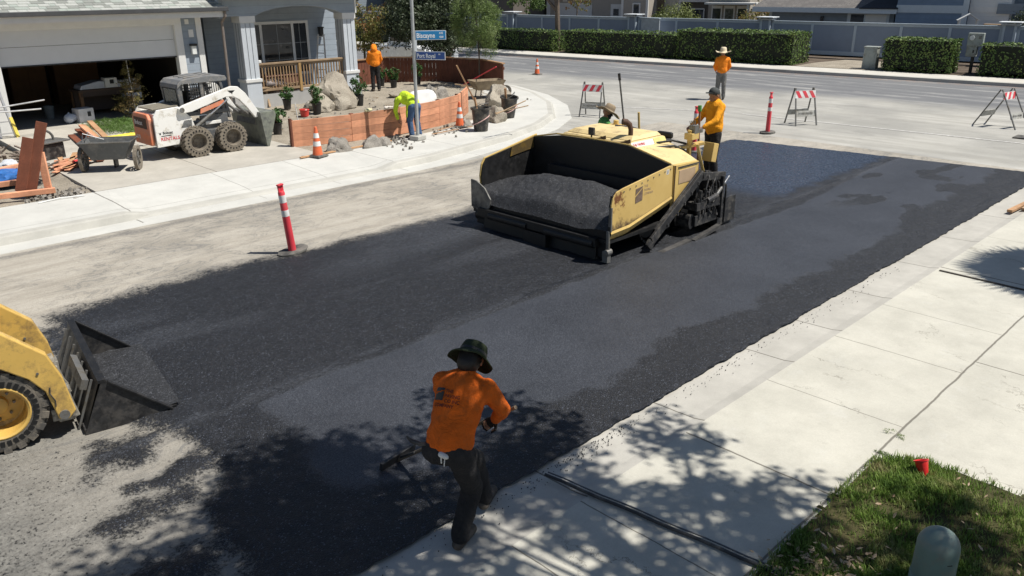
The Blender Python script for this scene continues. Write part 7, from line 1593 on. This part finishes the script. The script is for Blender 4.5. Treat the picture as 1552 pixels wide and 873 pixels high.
# shaded house at left with its shade painted brown, pale house behind the porch shrubs
h = hse(-32.5, 16, "dark brown shaded house behind the fence left of the small tree")
box(h, "wall", -8, 7.0, 0, 8, 0, 6, m_shade_brn); box(h, "band", -8, 7.0, -.04, .01, 3.3, 3.5, m_bei); b = MB(); b.add([(-8.6, -.8, 5.9), (7.6, -.8, 5.9), (7.6, 4, 7.8), (-8.6, 4, 7.8)], [(0, 1, 2, 3)]); b.build("roof", m_roofd, h)
w_ = box(h, "window", 0, 1.4, -.05, 0, 1.2, 2.4, m_bei); box(w_, "glass", .1, 1.3, -.07, -.051, 1.3, 2.3, m_glass)
h = hse(-47, 13, "long pale roofed building far left behind the trees")
box(h, "wall", -9, 6, 0, 8, 0, 2.8, m_hb2); box(h, "fascia", -9.5, 6.5, -.7, -.6, 2.6, 2.9, m_trim); b = MB(); b.add([(-9.5, -.7, 2.9), (6.5, -.7, 2.9), (6.5, 4, 4.9), (-9.5, 4, 4.9)], [(0, 1, 2, 3)]); b.build("roof", mat("pale flat roofing", (.4, .4, .38), .9, kind='World'), h)
# ================================================================== parked pickup
m_car = mat("white car paint", (.72, .73, .73), .25, var=.03, coat=.6); m_carg = mat("chrome trim", (.6, .62, .64), .15, metal=.9, var=.1)
pk = thing("pickup_truck", (26.0, 33.5, 0), R(-94), "white pickup truck parked along the curb half hidden by the olive tree", "pickup truck")
b = MB(); side_ = [(-2.75, .45), (-2.75, 1.08), (-.75, 1.1), (-.72, 1.12), (1.35, 1.14), (2.45, 1.08), (2.72, .95), (2.75, .45), (2.25, .42), (2.1, .75), (1.75, .85), (1.4, .75), (1.25, .42), (-1.25, .42), (-1.4, .75), (-1.75, .85), (-2.1, .75), (-2.25, .42)]
b.prism(side_, 1.86, 'XZ', 0); b.build("body", m_car, pk, bevel=.05); b = MB(); b.add([(-.85, -.85, 1.1), (1.45, -.85, 1.12), (.75, -.72, 1.78), (-.7, -.72, 1.8), (-.85, .85, 1.1), (1.45, .85, 1.12), (.75, .72, 1.78), (-.7, .72, 1.8)], [(0, 1, 2, 3), (4, 7, 6, 5), (0, 4, 5, 1), (1, 5, 6, 2), (2, 6, 7, 3), (3, 7, 4, 0)]); cb = b.build("cab", m_car, pk, bevel=.05)
b = MB()
b.add([(1.40, -.76, 1.17), (1.40, .76, 1.17), (.84, .66, 1.71), (.84, -.66, 1.71)], [(0, 1, 2, 3)]); b = MB(); b.box((1.13, 0, 1.45), (.02, 1.34, .74), rot=(0, R(-46), 0)); b.build("windscreen", m_glass, cb)
for sy in (-1, 1): b = MB(); b.prism([(-.6, 1.2), (1.15, 1.2), (.68, 1.68), (-.55, 1.7)], .02, 'XZ', sy * .80); o = b.build("side_window", m_glass, cb)
g_ = MB().box((2.76, 0, .82), (.05, 1.2, .36)).build("grille", m_black, pk)
for k in range(3): MB().box((2.79, 0, .70 + k * .12), (.02, 1.3, .05)).build("grille_bar", m_carg, g_)
for sy in (-1, 1): MB().box((2.74, sy * .76, .84), (.06, .3, .24)).build("headlight", mat("headlight glass", (.5, .52, .55), .1), pk, bevel=.02)
MB().box((2.8, 0, .5), (.16, 1.86, .22)).build("bumper", m_carg, pk, bevel=.04)
for sx in (-1.75, 1.75):
    for sy in (-1, 1): w_ = MB().lathe([(.22, -.12), (.38, -.12), (.4, -.06), (.4, .06), (.38, .12), (.22, .12)], 28, axis='Y', closed=True).build("tyre", m_rub, pk, smooth=True); w_.location = (sx, sy * .84, .4); MB().lathe([(.23, -.1), (.2, sy * .06), (.0, sy * .06)], 20, axis='Y').build("rim", m_carg, w_, smooth=True)
# ================================================================== foreground lawn, dome, marker, hose
def grass():
    rng = np.random.default_rng(5); N = 200000; x = rng.uniform(3.9, 7.2, N); y = rng.uniform(-1.6, 2.18, N)
    # cull what no view near this camera can see well
    ok = lawn_mask(x, y); den = fbm(x * 1.7, y * 1.7, 91); lit = 1 - sstep(5.2, 4.4, x) * sstep(1.2, 2.0, y) * .8
    ok &= rng.uniform(0, 1, N) < np.clip((den - .28) * 3.2, .08, 1) * lit
    x, y, den = x[ok], y[ok], den[ok]; n = len(x); z = lawn_z(x, y)
    h = (.028 + .05 * den) * rng.uniform(.5, 1.3, n); an = rng.uniform(0, 2 * PI, n); ln = rng.uniform(.15, .95, n) * h; wdt = .0036
    px, py = np.cos(an), np.sin(an); qx, qy = -py, px
    b0 = np.stack([x - qx * wdt, y - qy * wdt, z - .003], -1); b1 = np.stack([x + qx * wdt, y + qy * wdt, z - .003], -1)
    m0 = np.stack([x - qx * wdt * .8 + px * ln * .35, y - qy * wdt * .8 + py * ln * .35, z + h * .6], -1); m1 = np.stack([x + qx * wdt * .8 + px * ln * .35, y + qy * wdt * .8 + py * ln * .35, z + h * .6], -1)
    tp = np.stack([x + px * ln, y + py * ln, z + h], -1); V = np.stack([b0, b1, m1, m0, tp], 1).reshape(-1, 3)
    k = np.arange(n) * 5; L1 = np.stack([k, k + 1, k + 2, k + 3], -1); L2 = np.stack([k + 3, k + 2, k + 4], -1)
    me = bpy.data.meshes.new("lawn_grass"); me.vertices.add(len(V)); me.vertices.foreach_set('co', V.ravel()); lv = np.concatenate([L1.ravel(), L2.ravel()]); me.loops.add(len(lv)); me.loops.foreach_set('vertex_index', lv); me.polygons.add(2 * n)
    st = np.concatenate([np.arange(n) * 4, 4 * n + np.arange(n) * 3]); tt = np.concatenate([np.full(n, 4), np.full(n, 3)]); me.polygons.foreach_set('loop_start', st); me.polygons.foreach_set('loop_total', tt); me.update()
    t = NT("lawn grass blades"); g = t.coord('World'); nn = t.noise(g, 4.5, 5, .7); f = t.noise(g, 70, 2)
    cc = t.ramp(nn, [(.3, (.08, .15, .025)), (.5, (.17, .26, .05)), (.66, (.36, .33, .16))]); cc = t.mix(.6, cc, t.mix(1, cc, t.ramp(f, [(.3, .5), (.7, 1.5)]), 'MULTIPLY')); m = t.set(col=cc, rough=.5, spec=.3)
    tr = t.n.new("ShaderNodeBsdfTranslucent"); t.l.new(cc, tr.inputs[0]); mx = t.n.new("ShaderNodeMixShader"); mx.inputs[0].default_value = .3; t.l.new(t.bs.outputs[0], mx.inputs[1]); t.l.new(tr.outputs[0], mx.inputs[2]); t.l.new(mx.outputs[0], t.out.inputs[0])
    me.materials.append(m); o = bpy.data.objects.new("lawn_grass", me); COL.objects.link(o); tag(o, "green and straw coloured grass at the bottom right corner", "grass", kind='stuff')
grass()
m_dryleaf = leafmat("dry fallen leaves", (.32, .22, .13), (.5, .4, .28), (.2, .12, .06), transl=.1)
def litter(name, pts, size, lab, seed):
    rng = random.Random(seed); b = MB()
    for x, y, z in pts:
        a = rng.random() * 6.28; s_ = size * rng.uniform(.6, 1.3); q = Euler((rng.uniform(-.5, .5), rng.uniform(-.5, .5), a)).to_matrix(); c = Vector((x, y, z))
        b.add([c + q @ Vector(v) * s_ for v in ((-1, 0, 0), (-.3, .38, .12), (.5, .3, .1), (1, 0, .2), (.5, -.3, .05), (-.3, -.38, .1))], [(0, 1, 2, 3, 4, 5)])
    o = b.build(name, m_dryleaf); tag(o, lab, "leaves", kind='stuff')
rr_ = random.Random(12); pts = []
for i in range(240):
    x, y = rr_.gauss(4.75, .22), rr_.gauss(1.72, .22)
    if y < 2.3: pts.append((x, y, float(lawn_z(np.array(x), np.array(y))) + .02 + rr_.random() * .02))
litter("leaf_litter", pts, .028, "pale dry leaves heaped at the bottom tip of the lawn", 1)
pts = []
for i in range(60):
    x, y = rr_.uniform(4.6, 6.7), rr_.uniform(-.6, 1.95); pts.append((x, y, float(lawn_z(np.array(x), np.array(y))) + .045))
litter("fallen_leaves", pts, .026, "single dry leaves scattered over the lawn grass", 2)
# rounded utility pedestal
m_dome = mat("weathered grey green plastic", (.19, .26, .235), .55, var=.1, scale=6, dirt=(.25, .26, .22), damt=.4, dscale=8)
dm = thing("utility_pedestal", (5.2, 1.18, .06), 0, "grey green rounded utility pedestal standing in the foreground lawn", "utility pedestal")
prof = [(.138, 0), (.134, .34)] + [(.134 * math.cos(a), .36 + .134 * math.sin(a) * 1.0) for a in [k * PI / 2 / 8 for k in range(9)]]; prof[-1] = (.0, prof[-1][1])
MB().lathe(prof, 40).build("dome_cover", m_dome, dm, smooth=True); MB().lathe([(.142, 0), (.142, .12), (.139, .125)], 40).build("skirt", m_dome, dm, smooth=True); MB().box((-.075, -.105, .3), (.035, .012, .006), rot=(0, 0, R(-40))).build("vent_slot", m_black, dm)
# red marker cup
cu_ = thing("marker_flag", (6.55, 1.70, .085), 0, "red plastic marker cup tipped in the grass by the driveway", "marker")
b = MB().lathe([(.028, 0), (.05, .115), (.056, .117), (.056, .125), (.044, .122), (.022, .008)], 18); o = b.build("cup", mat("glossy red plastic", (.62, .02, .02), .3, var=.05), cu_, smooth=True); cu_.rotation_euler = (R(-26), R(16), 0); cu_.scale = (1.1, 1.1, 1.1)
MB().cyl((0, 0, -.06), (0, 0, .02), .006, n=6).build("wire_stem", m_gry, cu_)
# black hose lying across the sidewalk out of the asphalt
a_, b_ = P(826, 721, .06), P(1200, 880, .06); mid = [a_.lerp(b_, k / 12) + Vector((0, 0, .012)) + Vector((.006 * math.sin(k * 1.7), 0, 0)) for k in range(13)]
tag(MB().tube(mid, .014, 8).build("drain_hose", mat("dull black rubber hose", (.035, .035, .036), .6, dirt=(.15, .14, .12), damt=.3), smooth=True), "black rubber hose lying straight across the shaded sidewalk", "hose")
tag(MB().tube([m_ + Vector((.05, .01, -.004)) for m_ in mid], .007, 6).build("cable", mat("thin grey cable", (.12, .125, .13), .6), smooth=True), "thin grey cable lying beside the black rubber hose", "cable")
a_, b_ = P(1424, 410, .055), P(1580, 446, .055); tag(MB().beam(a_, b_, .035, .022).build("joint_strip", mat("dark joint filler", (.07, .06, .05), .9)), "dark filler strip standing proud in the sidewalk joint at right", "strip")
# 2x4 near the right edge
a_, b_ = P(1530, 320, .09), P(1572, 300, .09); o = MB().beam((0, 0, 0), b_ - a_, .09, .045).build("lumber_offcut", m_cedb, bevel=.003); o.location = a_; tag(o, "short pale lumber offcut on the gutter at the right edge", "board")
a_, b_ = P(1552, 318, .08), P(1590, 296, .08); o = MB().beam((0, 0, 0), b_ - a_, .09, .04).build("lumber_offcut", m_cedx, bevel=.003); o.location = a_ + Vector((0, 0, .01)); tag(o, "second grey lumber offcut partly beyond the right edge", "board")
# weeds in the driveway joint
for (px, py, sz, lab) in ((1358, 660, .05, "tuft of dry weeds in the driveway joint above the lawn"), (1336, 688, .03, "tiny weed in the driveway joint touching the lawn")):
    p = P(px, py, .05); o = leaf_mesh("weed", [((0, 0, sz * .4), (sz, sz * 2.2, sz * .4))], 130, .03, m_feath, None, int(px), .15, .5, .1); o.location = p; tag(o, lab, "weed")
# crumbs of asphalt kicked onto the gutter concrete
b = MB(); rr_ = random.Random(77)
for i in range(420):
    x = rr_.uniform(2.4, 12) if rr_.random() < .6 else rr_.gauss(4.9, .5); y = 4.1 - abs(rr_.gauss(0, .09)); s_ = rr_.uniform(.003, .008)
    b.box((x, y, .02 + (4.12 - y) * .04 + s_ * .5), (s_ * 1.3, s_, s_), rot=(rr_.random() * 3, rr_.random() * 3, rr_.random() * 3))
tag(b.build("asphalt_crumbs", m_mix), "black asphalt crumbs scattered along the right gutter", "asphalt crumbs", kind='stuff')
# ================================================================== trees beside the camera, only their shade falls in the picture
rr_ = random.Random(8); forks = [([(0, 0, 0), (.05, .05, 1.6), (0, .2, 3.0), (.1, .5, 4.2)], .17, .11)]; bl = []
for k in range(15):
    a = k * 2.4; r_ = rr_.uniform(1.0, 2.9); e_ = Vector((.3 + math.cos(a) * r_, 1.0 + math.sin(a) * r_ * .85, rr_.uniform(5.0, 7.6))); forks.append(([(.05, .35, 3.5 + .05 * k), tuple(Vector((.05, .35, 3.9)).lerp(e_, .5) + Vector((0, 0, .3))), tuple(e_)], .06, .015))
    for j in range(2): q = rr_.uniform(.3, .62); bl.append(((e_.x + rr_.uniform(-.5, .5), e_.y + rr_.uniform(-.5, .5), e_.z + rr_.uniform(-.2, .4)), (q, q, q * .6)))
# extra leaf clumps, placed and shaped for the shadows they cast
for x_, y_, q_ in ((-.06, 3.57, .6), (.5, 3.1, .55), (-.5, 2.95, .65), (-.05, 2.6, .6), (-.85, 3.2, .5), (.2, 3.4, .5), (-.3, 3.3, .6), (-1.3, 2.6, .4), (-1.7, 3.3, .35), (-1.0, 2.3, .4), (.9, 2.2, .45), (.3, 1.6, .5), (-.6, 1.5, .5), (-2.0, 2.7, .35), (1.5, 1.2, .4), (1.2, .5, .45), (1.75, .8, .4), (2.1, .3, .4), (1.3, 1.5, .35), (.9, .95, .35), (2.3, -.8, .5), (2.8, -1.4, .6), (3.1, -.7, .4), (2.3, -1.9, .55), (1.7, -1.3, .5), (3.4, -2.0, .6), (-.95, 2.55, .5), (-.5, 2.1, .5), (-1.4, 3.0, .4), (-.2, 3.1, .6)):
    bl.append(((x_, y_, 6.4), (q_, q_, q_ * .7))); forks.append(([(.05, .35, 3.9), (x_ * .5, y_ * .6, 5.2), (x_, y_, 6.3)], .03, .01))
limb_tree("shade_tree", (5.1, -.7, .05), "parkway tree right of the camera whose dappled shade covers the foreground", .17, forks, bl, 28000, .12, m_leafm, 61, shell=.2, clump=1.0)
pm = thing("palm_tree", (15.6, -1.1, .04), 0, "fan palm outside the right edge casting spiky shade on the sidewalk", "palm tree")
MB().tube([(0, 0, 0), (.05, 0, 2), (0, .05, 4.5), (0, 0, 6.9)], [.2, .16, .15, .17], 14).build("trunk", m_bark2, pm, smooth=True)
b = MB(); rr_ = random.Random(2)
for k in range(46):
    a = k * 2.399; el = rr_.uniform(-.5, 1.2); d = Vector((math.cos(a) * math.cos(el), math.sin(a) * math.cos(el), math.sin(el))); c = Vector((0, 0, 6.9)) + d * .75; sx = d.cross(Vector((0, 0, 1))).normalized(); up_ = sx.cross(d)
    b.beam((0, 0, 6.8), c, .03, .02)
    for j in range(17):
        th = (j - 8) / 8 * 1.35; e_ = (d * math.cos(th) + sx * math.sin(th)).normalized(); L_ = .85 * (1 - .25 * abs(th) / 1.35); p1 = c + e_ * L_ * .6; p2 = c + e_ * L_ - Vector((0, 0, .12)); wv = e_.cross(up_).normalized() * .035
        b.add([c - wv * .3, c + wv * .3, p1 + wv, p2, p1 - wv], [(0, 1, 2, 3, 4)])
b.build("fronds", m_leafm, pm)
